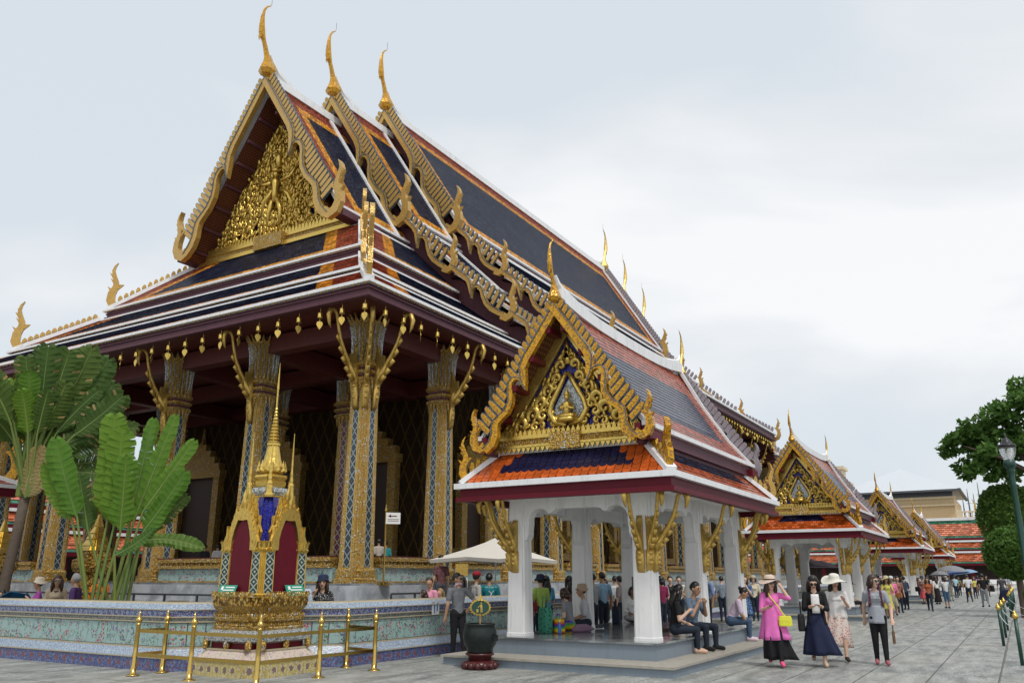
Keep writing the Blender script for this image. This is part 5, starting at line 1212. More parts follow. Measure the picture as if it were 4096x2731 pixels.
# lamp post
LP = thing('lamp_post', 'dark green lamp post with clear glass lantern at the right edge', 'lamp post', (24.0, -.14, 0))
m = MB(); m.lathe([(.16,0),(.16,.5),(.12,.55),(.085,.9),(.085,1.9),(.10,1.92),(.10,2.0),(.08,2.04),(.062,3.75),(.075,3.80),(.065,3.85),(.075,3.9),(.065,3.95),(.075,4.1),(.10,4.16),(.085,4.2),(.13,4.24),(.145,4.32),(.12,4.39),(.10,4.41)], 18); m.build('post', 'dark_green', LP, smooth=True)
m = MB(); m.lathe([(.10,4.41),(.155,4.52),(.185,4.64),(.19,4.74)], 18, caps=False); m.build('globe', 'clear_glass', LP, smooth=True)
m = MB(); m.lathe([(.20,4.73),(.205,4.76),(.19,4.79),(.14,4.81),(.11,4.87),(.06,4.95),(.03,4.98),(.04,5.0),(.02,5.03),(.005,5.12)], 18); m.build('cap', 'iron_black', LP, smooth=True)
m = MB(); m.lathe([(.03,4.45),(.03,4.65)], 8); m.build('bulb', 'paper', LP)

# ---------------------------------------------------------------- tree and topiary
def leaf_cloud(m, blobs, n, size, seed, shell=.55):
    rg = random.Random(seed)
    tot = sum(b[3]**2 for b in blobs)
    for (cx, cy, cz, r, sz) in blobs:
        for i in range(int(n*r*r/tot)):
            d = V(rg.gauss(0,1), rg.gauss(0,1), rg.gauss(0,1)); d /= np.linalg.norm(d); k = (shell + (1-shell)*rg.random()**.6)
            c = V(cx, cy, cz) + d*V(r, r, r*sz)*k
            a = V(rg.gauss(0,1), rg.gauss(0,1), rg.gauss(0,.6)-.5); a /= np.linalg.norm(a); s = np.cross(a, V(rg.gauss(0,1), rg.gauss(0,1), rg.gauss(0,1))); s /= (np.linalg.norm(s)+1e-6)
            l = size*rg.uniform(.7, 1.4); w = l*.24
            m.add([c - a*l*.5, c + s*w, c + a*l*.5, c - s*w], [(0,1,2,3)], 2 if rg.random() < .4 else 0)
TR = thing('mango_tree', 'dark green leafy tree overhanging the right edge of the court', 'tree', (45, -2.4, 0))
m = MB(); m.tube([(0,0,0),(0,.1,2.5),(-.1,.5,5.0),(-.1,1.4,6.8),(0,2.4,7.8)], [.32,.28,.24,.16,.06], 9); m.tube([(-.05,.3,4.2),(.3,-.4,6.5),(.2,-.8,8.5)], [.2,.14,.06], 7); m.tube([(-.1,.9,5.9),(-.6,2.4,6.9),(-.5,3.9,7.6)], [.12,.09,.03], 6); m.tube([(0,1.4,6.8),(.3,1.9,8.2),(.2,2.2,9.4)], [.1,.07,.03], 6); m.build('trunk', 'bark', TR, smooth=True)
rg = random.Random(4); blobs = [(0,2.2,7.6,1.5,.8),(0,1.2,8.6,1.6,.8),(0,2.6,8.9,1.1,.8),(0,3.6,8.2,1.0,.7),(0,3.1,6.9,1.2,.7),(0,.4,7.4,1.4,.8),(0,.2,9.6,1.5,.7),(0,-1,8.6,1.6,.8),(0,4.5,7.5,.55,.7),(0,2.5,6.3,.7,.6),(.3,-1.2,7.2,1.3,.8),(0,1.2,10.0,.8,.7),(0,-.6,10.4,1.0,.6),(0,4.3,8.1,.5,.6)]
bl2 = []
for b_ in blobs:
    for k in range(6):
        d = V(rg.gauss(0,1), rg.gauss(0,1), rg.gauss(0,1)); d /= np.linalg.norm(d); q = V(*b_[:3]) + d*b_[3]*V(.9,.85,.7); bl2.append((q[0], q[1], q[2], b_[3]*.42, .75))
m = MB(); leaf_cloud(m, bl2 + [(b_[0], b_[1], b_[2], b_[3]*.7, b_[4]) for b_ in blobs], 11000, .34, 5, .3); m.build('crown', ['tree_leaf', 'tree_leaf', 'tree_leaf2'], TR)
def topiary(label, loc, blobs, n, seed, mt):
    t_ = thing('topiary_tree', label, 'topiary', loc)
    m = MB(); m.tube([(0,0,0),(0,0,blobs[0][2])], [.10,.07], 7); m.build('trunk', 'bark', t_)
    m = MB(); leaf_cloud(m, blobs, n, .19, seed, .80)
    for b_ in blobs: m.ball(b_[:3], b_[3]*.80, 1, 12, 8, (1,1,b_[4]))
    m.build('crown', [mt, 'tree_leaf', mt + '2'], t_)
topiary('clipped dark green topiary ball behind the lamp post', (46, .05, 0), [(0,0,4.3,1.45,1.1),(.2,.3,5.0,.95,.9)], 6500, 6, 'tree_leaf')
topiary('brighter clipped leafy shrub in front of the dark topiary', (41, .15, 0), [(0,0,2.55,1.15,.95)], 5000, 7, 'bright_leaf')
topiary('low dark shrub beside the rope posts at the right edge', (44, -.55, 0), [(0,0,.75,.62,.9)], 2200, 8, 'tree_leaf')
pb = MB(); pb.box(16, 62, -6, -.30, 0, .02); o = pb.build('planting_bed', 'soil'); o['kind'] = 'structure'
gr = MB(); rg = random.Random(9)
for i in range(1500):
    x, y = rg.uniform(19, 60), rg.uniform(-2.2, -.35); h = rg.uniform(.15, .55); a = rg.uniform(0, 6.28); gr.add([(x-.02,y,.02),(x+.02,y+.01,.02),(x+.12*math.cos(a),y+.12*math.sin(a),h)], [(0,1,2)])
o = gr.build('ground_cover', 'bright_leaf'); tag(o, 'thin grassy plants in the bed behind the rope posts', 'grass'); o['kind'] = 'stuff'

# left edge: corner of another pavilion roof
PL = thing('pavilion_roof_corner', 'corner of another pavilion roof with gold finial at the left edge', 'pavilion', (12.60, 23.52, 1.09), R(90))
m = MB(); m.box(.05,4,-.05,4,2.62,2.85); m.build('fascia', 'maroon', PL); m = MB(); m.box(0,4,-.1,4,2.85,2.95); m.bar((0,-.1,2.98),(1.3,1.2,3.55),.2,.12); m.build('white_trim', 'white_roof', PL)
m = MB(); slope(m, (1.3,4,3.5),(1.3,1.2,3.5),(0,-.1,2.95),(0,4,2.95), 7, .015); slope(m, (1.3,1.2,3.5),(4,1.2,3.5),(4,-.1,2.95),(0,-.1,2.95), 7, .015); m.build('roof_slope', 'pavilion_skirt_tile', PL)
m = MB(); flame(m, V(.35,.25,3.35), V(-.7,-.7,0), V(0,0,1), V(.7,-.7,0), .62, .16, 0); m.build('hip_finial', 'gold_bright', PL)
cm_ = MB(); cm_.box(-.2,.2,-.2,.2,-1.09,2.62); cme_ = cm_.mesh('column', 'white_plaster')
for q in ((1.2,1.2),(1.2,3.6),(3.6,1.2),(3.6,3.6)): obj('column', cme_, PL, (*q, 0))
# ================================================================ people
def cloth(name, col, rough=.8, pat=None):
    if name in MAT: return name
    t = NT(name); f = t.noise(t.obj(), 14, 4, .6); c = t.mix(f, c3(col, .82), c3(col, 1.15))
    if pat:
        kind, c2, sc = pat
        if kind == 'spots': k = t.math('LESS_THAN', t.voro(t.obj(), sc, 'Distance'), .33)
        elif kind == 'check': 
            s = t.sep(t.vmul(t.obj(), (sc,sc,sc))); k = t.math('MAXIMUM', t.math('GREATER_THAN', t.math('FRACT', t.math('ADD', s[0], s[1])), .6), t.math('GREATER_THAN', t.math('FRACT', s[2]), .6))
        elif kind == 'stripe': k = t.math('GREATER_THAN', t.math('FRACT', t.sep(t.vmul(t.obj(), (1,1,sc)))[2]), .55)
        elif kind == 'rainbow':
            z = t.math('FRACT', t.math('ADD', t.math('MULTIPLY', t.sep(t.obj())[2], sc), t.math('MULTIPLY', t.noise(t.obj(), 8, 2), .3))); rc = t.ramp(z, [(0,(.4,.01,.02)),(.25,(.7,.25,.01)),(.45,(.75,.6,.02)),(.65,(.05,.35,.05)),(.85,(.10,.04,.35))]); c = rc; k = None
        if k is not None: c = t.mix(k, c, c2)
    t.bump(t.noise(t.obj(), 9, 3), .35, .03); t.out(c, rough, 0, .3); return name
SKIN = {}
for k, c in (('skin_light', (.62,.40,.29)), ('skin_tan', (.45,.26,.16)), ('skin_brown', (.30,.16,.10))):
    t = NT(k); t.out(t.mix(t.noise(t.obj(), 12, 3), c3(c, .9), c3(c, 1.08)), .5, 0, .4)
plain('hair_black', (.012,.010,.010), .4, sc=30, amt=.5); plain('hair_brown', (.045,.022,.014), .4, sc=30, amt=.5); plain('hair_grey', (.30,.30,.30), .6); plain('hair_blonde', (.38,.24,.10), .5)
plain('eye_dark', (.012,.010,.010), .3); plain('lip', (.32,.09,.08), .5); plain('straw', (.60,.50,.36), .8, sc=25, amt=.15); plain('sole', (.30,.22,.15), .7)

def cap_dist(P, a, b, ra, rb):
    d = b - a; l2 = max(d @ d, 1e-9); t = np.clip(((P - a) @ d)/l2, 0, 1); q = a + t[:, None]*d
    return np.linalg.norm(P - q, axis=1) - (ra + (rb-ra)*t)
def capsule(m, a, b, ra, rb, n=10):
    d = b - a; L = np.linalg.norm(d); d = d/L if L > 1e-6 else V(0,0,1); x = np.cross(d, V(0,0,1) if abs(d[2]) < .9 else V(1,0,0)); x /= np.linalg.norm(x); y = np.cross(d, x); rs = []
    for k in range(4):
        t = math.pi/2*(1 - k/3.0); t = min(t, 1.5); rs.append([a - d*ra*math.sin(t) + (x*math.cos(u) + y*math.sin(u))*ra*max(.05, math.cos(t)) for u in (2*math.pi*i/n for i in range(n))])
    for k in range(4):
        t = min(math.pi/2*k/3.0, 1.5); rs.append([b + d*rb*math.sin(t) + (x*math.cos(u) + y*math.sin(u))*rb*max(.05, math.cos(t)) for u in (2*math.pi*i/n for i in range(n))])
    m.rings(rs)
def rot2(v, a): c, s = math.cos(a), math.sin(a); return V(v[0]*c - v[1]*s, v[0]*s + v[1]*c, v[2])
ARMS = {  # (elbow, hand) offsets from the shoulder in body heights; x forward, y outward, z up
 'down': ((-.01,.035,-.165), (.03,.045,-.315)), 'swingf': ((.07,.03,-.15), (.15,.02,-.28)), 'swingb': ((-.07,.035,-.15), (-.10,.04,-.30)),
 'hip': ((-.05,.10,-.13), (.02,.03,-.245)), 'phone': ((.03,.03,-.165), (.17,-.055,-.125)), 'hat': ((.10,.09,-.03), (.06,.005,.12)),
 'camera': ((.09,.05,-.12), (.15,-.055,.075)), 'photo': ((.11,.05,-.09), (.20,-.06,.05)), 'lap': ((.02,.04,-.165), (.14,-.03,-.20)), 'face': ((.09,.03,-.14), (.115,-.075,.03)),
 'chest': ((.03,.04,-.165), (.14,-.03,-.06)), 'raise': ((.10,.05,.05), (.14,.0,.2)), 'back': ((-.06,.05,-.15), (-.03,-.03,-.25)), 'bag': ((.0,.06,-.165), (.07,.05,-.28)), 'knee': ((.10,.03,-.13), (.21,-.03,-.2))}
def person(label, loc, face, h=1.65, pose='stand', arms=('down','down'), skin='skin_light', top=('shirt_white',(.7,.7,.7)), sleeve=.5, legs=('jeans',(.05,.08,.14)), shoe=('shoe_dark',(.03,.03,.03)), hair=('short','hair_black'),
           head=None, look=0.0, skirt=None, tunic=None, hat=None, glasses=False, voxel=.02, lean=0.0, legcut=1.0, legs_sw=(0,0), bend=(0,0), group=None, seat=.31, stout=1.0, coat=None, necklace=None, female=True):
    """face: world heading in degrees; pose: stand / walk / sit (seat = height of the seat above the feet)"""
    T = thing('person', label, 'person', loc, R(face), group)
    S = h; prim = []       # (a, b, ra, rb, mat)
    mats = []; 
    def M(mt):
        if isinstance(mt, tuple): mt = cloth(*mt)
        if mt not in mats: mats.append(mt)
        return mt
    tp, lg, sh, sk = M(top), M(legs), M(shoe), M(skin)
    w = stout; hipz = .52
    sh_y = .098 if female else .115
    # pelvis frame
    if pose == 'sit':
        hz = seat/S + .055; pel = V(0, 0, hz)
    else: pel = V(0, 0, hipz)
    ln = R(lean)
    def up(z, x=0, y=0): return pel + V(math.sin(ln)*z + math.cos(ln)*x, y, math.cos(ln)*z - math.sin(ln)*x)
    def add(a, b, ra, rb, mt): prim.append((V(*a)*S, V(*b)*S, ra*S, rb*S, mt))
    feet = []
    for k, s in enumerate((1, -1)):      # left, right
        hip = pel + V(0, s*.048, 0)
        if pose == 'sit':
            kn = hip + V(.235, s*(.02 + .03*bend[k]), .0 if seat > .2 else .10); an = V(kn[0] + legs_sw[k]*.01, kn[1], .045) if seat > .2 else V(kn[0]-.12, kn[1]+s*.05, .045)
            fx = 1
        elif pose == 'floor':
            hip = V(0, s*.05, .06); kn = V(.17, s*.15, .09); an = V(.10, -s*.02, .04); fx = 1
        else:
            a = R(legs_sw[k]); kn = hip + V(math.sin(a)*.235, 0, -math.cos(a)*.235); b = a - R(bend[k]); an = kn + V(math.sin(b)*.235, 0, -math.cos(b)*.235); fx = 1
        c = legcut
        add(hip, kn, .056*w, .040*w, lg)
        if c >= 1: add(kn, an, .039*w, .026, lg)
        else:
            if c <= .5: prim.pop(); mk = hip + (kn-hip)*c*2; add(hip, mk, .056*w, .045, lg); add(mk, kn, .040, .034, sk); add(kn, an, .034, .021, sk)
            else: mk = kn + (an-kn)*(c-.5)*2; add(kn, mk, .040, .034, lg); add(mk, an, .030, .021, sk)
        pit = R(bend[k])*.6 if pose in ('walk', 'stand') else 0
        toe = an + V(.085*math.cos(pit), s*.008, -.022 - .085*math.sin(pit)*.7)
        add(an + V(-.018,0,-.012), toe, .027, .023, sh); feet.append(an)
    if pose == 'floor': pel = V(0,0,.075)
    add(pel + V(0,-.035,.0), pel + V(0,.035,.0), .066*w, .066*w, lg)
    add(up(.03), up(.10), .070*w, .064*w, tp)
    add(up(.10, 0, -.02), up(.22, .005, -.03), .055*w, .062*w, tp); add(up(.10, 0, .02), up(.22, .005, .03), .055*w, .062*w, tp)
    if female: add(up(.205, .045, -.03), up(.205, .045, .03), .036, .036, tp)
    add(up(.275, -.005, -sh_y*.8), up(.275, -.005, sh_y*.8), .036, .036, tp)
    add(up(.29), up(.345, .008), .031, .029, sk)
    hy = 0 if head is None else R(head - face)
    hc = up(.405, .022); cn, sn = math.cos(hy), math.sin(hy); lk = R(look)
    def hp(x, y, z): 
        x, z = x*math.cos(lk) + z*math.sin(lk), z*math.cos(lk) - x*math.sin(lk)
        return hc + V(x*cn - y*sn, x*sn + y*cn, z)
    add(hp(-.010,0,.018), hp(.002,0,.012), .056, .052, sk); add(hp(.008,0,-.012), hp(.016,0,-.040), .047, .030, sk)
    add(hp(.056,0,.004), hp(.063,0,-.012), .006, .009, sk)
    near = voxel <= .013
    if near:
        for s in (1, -1):
            add(hp(.050,s*.021,.010), hp(.051,s*.023,.010), .0065, .0065, M('eye_dark')); add(hp(-.004,s*.052,.004), hp(-.006,s*.053,-.014), .010, .008, sk)
            add(hp(.053,s*.014,.025), hp(.048,s*.030,.024), .0035, .003, M('eye_dark'))
        add(hp(.050,.010,-.031), hp(.050,-.010,-.031), .0055, .0055, M('lip'))
    hands = []
    for k, s in enumerate((1, -1)):
        sp = up(.275, -.005, s*sh_y)
        e, hd = ARMS[arms[k]] if isinstance(arms[k], str) else arms[k]
        E_ = sp + V(e[0]*math.cos(ln) + e[2]*math.sin(ln), s*e[1], e[2]*math.cos(ln) - e[0]*math.sin(ln)); H_ = sp + V(hd[0]*math.cos(ln) + hd[2]*math.sin(ln), s*hd[1], hd[2]*math.cos(ln) - hd[0]*math.sin(ln))
        H_ = E_ + (H_-E_)/max(np.linalg.norm(H_-E_), 1e-6)*.15
        f = sleeve
        if f >= 1: add(sp, E_, .036*w, .029, tp); q = E_ + (H_-E_)*min(.95, f-1 if f > 1 else 0.02); add(E_, q, .029, .025, tp); add(q, H_, .021, .017, sk)
        else: q = sp + (E_-sp)*f; add(sp, q, .037*w, .034*w, tp); add(q, E_, .026, .023, sk); add(E_, H_, .024, .017, sk)
        d = (H_-E_)/np.linalg.norm(H_-E_); side = np.cross(d, V(0,0,1)); side = side/np.linalg.norm(side) if np.linalg.norm(side) > .3 else V(0,1,0); nr = np.cross(side, d)
        add(H_, H_ + d*.035, .019, .020, sk)
        if near:
            for j, (o_, l_) in enumerate(((-.016,.034),(-.006,.042),(.005,.040),(.015,.030))): add(H_ + d*.045 + side*o_, H_ + d*(.045+l_*.6) + side*o_*1.2 + nr*.006*s, .0062, .0055, sk); 
            add(H_ + d*.012 + side*.018*-s, H_ + d*.042 + side*.034*-s, .0075, .006, sk)
        else: add(H_ + d*.03, H_ + d*.065, .018, .012, sk)
        hands.append(H_ + d*.04)
    m = MB()
    for a, b, ra, rb, mt in prim: capsule(m, a, b, ra, rb, 10 if near else 8)
    me = m.mesh('body', mats); bo = obj('body', me, T)
    md = bo.modifiers.new('r', 'REMESH'); md.mode = 'VOXEL'; md.voxel_size = voxel; md.use_smooth_shade = True
    dg = bpy.context.evaluated_depsgraph_get(); me2 = bpy.data.meshes.new_from_object(bo.evaluated_get(dg)); bo.modifiers.clear(); bo.data = me2; me2.name = 'body'
    # smooth a little, then colour each face by the nearest limb
    nv = len(me2.vertices); co = np.empty(nv*3); me2.vertices.foreach_get('co', co); co = co.reshape(-1, 3)
    ed = np.empty(len(me2.edges)*2, int); me2.edges.foreach_get('vertices', ed); ed = ed.reshape(-1, 2)
    for it in range(2 if not near else 1):
        acc = np.zeros_like(co); cnt = np.zeros(nv); np.add.at(acc, ed[:,0], co[ed[:,1]]); np.add.at(acc, ed[:,1], co[ed[:,0]]); np.add.at(cnt, ed[:,0], 1); np.add.at(cnt, ed[:,1], 1)
        co = co*.5 + .5*acc/np.maximum(cnt, 1)[:, None]
    me2.vertices.foreach_set('co', co.ravel())
    nf = len(me2.polygons); ctr = np.empty(nf*3); me2.polygons.foreach_get('center', ctr); ctr = ctr.reshape(-1, 3)
    D = np.stack([cap_dist(ctr, *p[:4]) for p in prim]); idx = D.argmin(0); mi = np.array([mats.index(p[4]) for p in prim])[idx]
    me2.materials.clear()
    for mt in mats: me2.materials.append(MAT[mt])
    me2.polygons.foreach_set('material_index', mi.astype(np.int32)); me2.polygons.foreach_set('use_smooth', [True]*nf); me2.update()
    # hair
    st, hm = hair
    hb = MB(); X = lambda *a: tuple(hp(*a)*S)
    if st != 'bald':
        k = {'short':(1,1.0),'bob':(1.06,1.06),'long':(1.04,1.05),'bun':(1,1.0),'pony':(1,1.0)}[st]; rs = []
        for i in range(9):
            a = -1.45 + 2.9*i/8; ring = []
            for j in range(14):
                u = 2*math.pi*j/14; x, y, z = math.cos(a)*math.cos(u), math.cos(a)*math.sin(u), math.sin(a)
                ring.append(X(-.014 + .060*k[0]*x*(1 if x < 0 else .93), .057*k[0]*y, .022 + (.066 if z > 0 else .052)*z*k[1] + (.012*x if z > 0 else 0)))
            rs.append(ring)
        hb.rings(rs)
        if st == 'bob':
            for s in (1, -1): hb.tube([X(.012,s*.045,.03), X(.010,s*.056,-.01), X(.006,s*.052,-.055)], [.022*S,.026*S,.014*S], 7)
            hb.tube([X(-.035,0,.0), X(-.045,0,-.04), X(-.035,0,-.07)], [.05*S,.052*S,.03*S], 9)
        if st == 'long':
            for s in (1, -1): hb.tube([X(.014,s*.042,.045), X(.012,s*.055,.0), X(.005,s*.060,-.07), X(.0,s*.058,-.15)], [.018*S,.022*S,.024*S,.012*S], 7)
            hb.tube([X(-.035,0,.0), X(-.05,0,-.06), X(-.06,0,-.14), X(-.06,.0,-.21)], [.05*S,.06*S,.062*S,.03*S], 9, flat=.7)
        if st == 'bun': hb.ball(X(-.068,0,.05), .028*S)
        if st == 'pony': hb.tube([X(-.06,0,.03), X(-.09,0,.01), X(-.10,0,-.07), X(-.09,0,-.12)], [.02*S,.028*S,.024*S,.006*S], 7)
        hb.build('hair', hm, T, smooth=True)
    if glasses:
        g_ = MB()
        for s in (1, -1): g_.prism([(s*.006,-.013),(s*.034,-.015),(s*.037,.0),(s*.034,.012),(s*.006,.010)], V(0,0,0), V(0,1,0), V(0,0,1), V(1,0,0), .006); g_.bar((0,s*.036,.006), (-.055,s*.055,.006), .004, .005)
        g_.bar((0,-.008,.006), (0,.008,.006), .004, .004)
        g_.v = [tuple(hp(.0595+v[0], v[1], .010+v[2])*S) for v in g_.v]; g_.build('sunglasses', 'glass_dark', T)
    if hat:
        kind, hmt, br = hat; hmt = M(hmt) if isinstance(hmt, tuple) else hmt; b_ = MB(); n = 22
        def hring(r, z, wav=0, fr=0): return [X(-.012 + r*math.cos(2*math.pi*i/n)*1.04 + (fr if math.cos(2*math.pi*i/n) > .2 else 0), r*math.sin(2*math.pi*i/n), z + wav*math.sin(4*math.pi*i/n + 1) - (br*.06 if r > .08 else 0)) for i in range(n)]
        if kind == 'cap': b_.rings([hring(.062,.035), hring(.063,.055), hring(.055,.085), hring(.03,.102), hring(.004,.106)]); b_.prism([(.03,-.045),(.09,-.035),(.115,0),(.09,.035),(.03,.045)], hp(0,0,.038)*S, (hp(1,0,0)-hp(0,0,0))*S, (hp(0,1,0)-hp(0,0,0))*S, hp(0,0,1)-hp(0,0,0), .01)
        else: b_.rings([hring(br,.030,.018*br/.1), hring(.066,.044), hring(.064,.075), hring(.055,.098), hring(.03,.108), hring(.003,.109)], cap0=False); b_.rings([hring(.062,.036), hring(br*.98,.026,.018*br/.1)], cap0=False, cap1=False)
        b_.build('hat', hmt, T, smooth=True)
        if kind == 'band': b_ = MB(); b_.rings([hring(.0675,.046), hring(.067,.060)], cap0=False, cap1=False); b_.build('hat_band', 'hair_brown', T)
    def garment(nm, spec, sx=.82):
        z0, z1, r0, r1, wind, mt, folds = spec; mt = cloth(*mt) if isinstance(mt, tuple) else mt; b_ = MB(); rs = []; n = 28; rg_ = random.Random(int(z0*1000+r1*777)); ph = [rg_.uniform(0,6.28) for _ in range(4)]
        for i in range(10):
            t = i/9; z = z0 + (z1-z0)*t; r = r0 + (r1-r0)*t**.85; fo = folds*t; off = V(wind[0]*t*t, wind[1]*t*t, 0); c0 = up(max(0, z-pel[2])) if z > pel[2] else pel
            cx, cy = (c0[0], c0[1]) if pose != 'floor' else (0, 0)
            rs.append([tuple(V((cx + off[0] + r*sx*(1+fo*math.sin(7*u+ph[0])*.5+fo*math.sin(11*u+ph[1])*.3)*math.cos(u)), cy + off[1] + r*(1+fo*math.sin(7*u+ph[0])*.5+fo*math.sin(4*u+ph[2])*.4)*math.sin(u), z + .012*fo*math.sin(3*u+ph[3]))*S) for u in (2*math.pi*j/n for j in range(n))])
        b_.rings(rs, 0, False, False); o = b_.build(nm, mt, T, smooth=True); md = o.modifiers.new('s', 'SOLIDIFY'); md.thickness = .006
    if skirt: garment('skirt', skirt)
    if tunic: garment('tunic', tunic, .78)
    if necklace: b_ = MB(); b_.tube([tuple((up(.315 - .03*math.cos(u) + .012, .03*math.cos(u)*1.6 + .01, .045*math.sin(u)))*S) for u in (2*math.pi*i/16 for i in range(17))], .010*S, 5); b_.build('garland', necklace, T)
    T['hands'] = None; del T['hands']
    return T, [h_*S for h_ in hands]
def world(T, p):
    a = T.rotation_euler[2]; q = rot2(V(*p), a); return V(*T.location) + q
# ---------------------------------------------------------------- the figures
N_ = .0115
BLK = ('cloth_black', (.012,.012,.014)); JN = ('denim_blue', (.06,.10,.17)); JD = ('denim_dark', (.018,.026,.042)); WH = ('cloth_white', (.74,.74,.73))
# four women walking towards us
T, hd = person('woman in a pink tunic, black skirt and straw sun hat walking towards us', (16.34,4.10,.01), 200, 1.58, 'walk', ('hat','phone'), top=('tunic_pink', (.75,.17,.50)), sleeve=1.0, legs=BLK, shoe=('shoe_pink', (.85,.12,.25)), hair=('long','hair_brown'), head=225, hat=('band',('straw_pink',(.66,.52,.42)),.125), glasses=True, voxel=N_, legs_sw=(22,-14), bend=(14,18),
     skirt=(.50,.085,.085,.165,(-.03,.05),BLK,.5), tunic=(.70,.30,.082,.155,(.0,.02),('tunic_pink', (.75,.17,.50)),.35))
PINK = T; PH = hd
T, hd = person('woman in black cardigan, white top and navy skirt looking at her phone', (16.78,3.41,.01), 196, 1.60, 'walk', ('phone','phone'), top=BLK, sleeve=1.7, legs=('skirt_navy',(.014,.020,.055)), legcut=.5, shoe=('shoe_beige',(.55,.42,.30)), hair=('long','hair_black'), look=28, glasses=True, voxel=N_, legs_sw=(10,-16), bend=(6,22), skirt=(.60,.13,.072,.185,(-.03,.06),('skirt_navy',(.014,.020,.055)),.45))
NAVYW, NH = T, hd
b = MB(); rs = []
for i in range(8):
    t_ = i/7; z = (.80 - .21*t_)*1.6; r_ = (.082 + .010*math.sin(math.pi*t_))*1.6
    rs.append([(r_*.92*math.cos(a) + .012, r_*.82*math.sin(a), z) for a in (-.62 + 1.24*j/8 for j in range(9))])
b.rings(rs, 0, False, False, closed=False); o = b.build('white_top', cloth(*WH), T, smooth=True); md = o.modifiers.new('s', 'SOLIDIFY'); md.thickness = .01
b = MB()
for s in (1, -1):
    rs = []
    for i in range(5):
        t_ = i/4; z = (.62 - .16*t_)*1.6; r_ = (.092 + .016*t_)*1.6
        rs.append([(r_*.85*math.cos(s*a), r_*math.sin(s*a), z) for a in (.8 + 2.1*j/7 for j in range(8))])
    b.rings(rs, 0, False, False, closed=False)
o = b.build('cardigan_hem', cloth(*BLK), T, smooth=True); md = o.modifiers.new('s', 'SOLIDIFY'); md.thickness = .012
T, hd = person('woman in wide white sun hat and red spotted dress with white blouse', (17.98,3.24,.01), 196, 1.60, 'walk', ('chest','down'), top=('blouse_white',(.72,.71,.70)), sleeve=1.0, legs=('dress_red',(.70,.62,.56),.8,('spots',(.62,.10,.08),26)), legcut=.5, shoe=('sole_dark',(.05,.03,.025)), hair=('long','hair_black'), head=205, look=14, hat=('wide',('hat_white',(.72,.70,.62)),.155), voxel=N_, legs_sw=(16,-18), bend=(8,26),
     skirt=(.60,.17,.075,.19,(-.04,-.07),('dress_red',(.70,.62,.56),.8,('spots',(.62,.10,.08),26)),.5), tunic=(.76,.50,.085,.105,(0,0),('blouse_white',(.72,.71,.70)),.25))
b = MB(); b.rings([[tuple(V(.074*math.cos(u)*.8, .078*math.sin(u), z)*1.6) for u in (2*math.pi*j/20 for j in range(20))] for z in (.60,.61)], 0, False, False); b.build('belt', 'sole', T)
T, hd = person('woman in grey lettered T-shirt and black trousers with a backpack', (17.68,2.47,.01), 192, 1.62, 'walk', ('bag','swingb'), top=('tee_grey',(.34,.36,.40)), sleeve=.55, legs=BLK, shoe=('sandal_pink',(.40,.12,.15)), hair=('bob','hair_brown'), head=240, glasses=True, voxel=N_, legs_sw=(6,-4), bend=(2,8), tunic=(.66,.46,.080,.096,(0,0),('tee_grey',(.34,.36,.40)),.15))
GREY, GH = T, hd
def text_part(parent, body, loc, rot, size, mt, name='lettering', ext=.001):
    cu = bpy.data.curves.new(name, 'FONT'); cu.body = body; cu.size = size; cu.align_x = 'CENTER'; cu.extrude = ext
    o = bpy.data.objects.new(name, cu); COL.objects.link(o); o.location = loc; o.rotation_euler = rot
    dg = bpy.context.evaluated_depsgraph_get(); me = bpy.data.meshes.new_from_object(o.evaluated_get(dg)); bpy.data.objects.remove(o)
    me.materials.clear(); me.materials.append(MAT[mt]); p = obj(name, me, parent, loc); p.rotation_euler = rot; return p
text_part(T, "THAT SHE'S\n WEARING", (.138, .0, 1.215), (R(88), 0, R(90)), .05, 'rail_grey')
b = MB(); b.box(-.30,-.13,-.12,.12,.90,1.30); b.build('backpack', cloth('pack_red', (.16,.02,.06)), T)
for s in (1, -1):
    b = MB(); b.tube([(-.14,s*.10,1.30),(-.02,s*.105,1.385),(.09,s*.10,1.30),(.10,s*.11,1.1),(-.06,s*.13,.98)], .018, 6, 0, flat=1.8); b.build('backpack_strap', cloth('pack_floral', (.10,.02,.05), .8, ('spots',(.45,.15,.2),40)), T)
b = MB(); hq = hd[1]; b.tube([tuple(V(*hq) + V(-.015+.028*math.cos(u)*0, .028*math.cos(u), .075+.012+.028*math.sin(u)*.4)) for u in (2*math.pi*j/10 for j in range(11))], .011, 5); b.build('wristwatch', cloth('watch_yellow',(.6,.6,.02)), T)
# man by the wall
T, hd = person('man in grey T-shirt and black trousers standing with hand on hip by the wall', (14.70,10.10,.01), 62, 1.66, 'stand', ('down','hip'), skin='skin_tan', top=('tee_slate',(.16,.17,.185)), sleeve=.6, legs=BLK, shoe=('shoe_black',(.02,.02,.02)), hair=('short','hair_black'), head=-78, glasses=True, voxel=N_, legs_sw=(3,-10), bend=(0,4), female=False, necklace=cloth('garland_white', (.65,.5,.55), .8, ('spots',(.5,.05,.3),30)), stout=1.06)
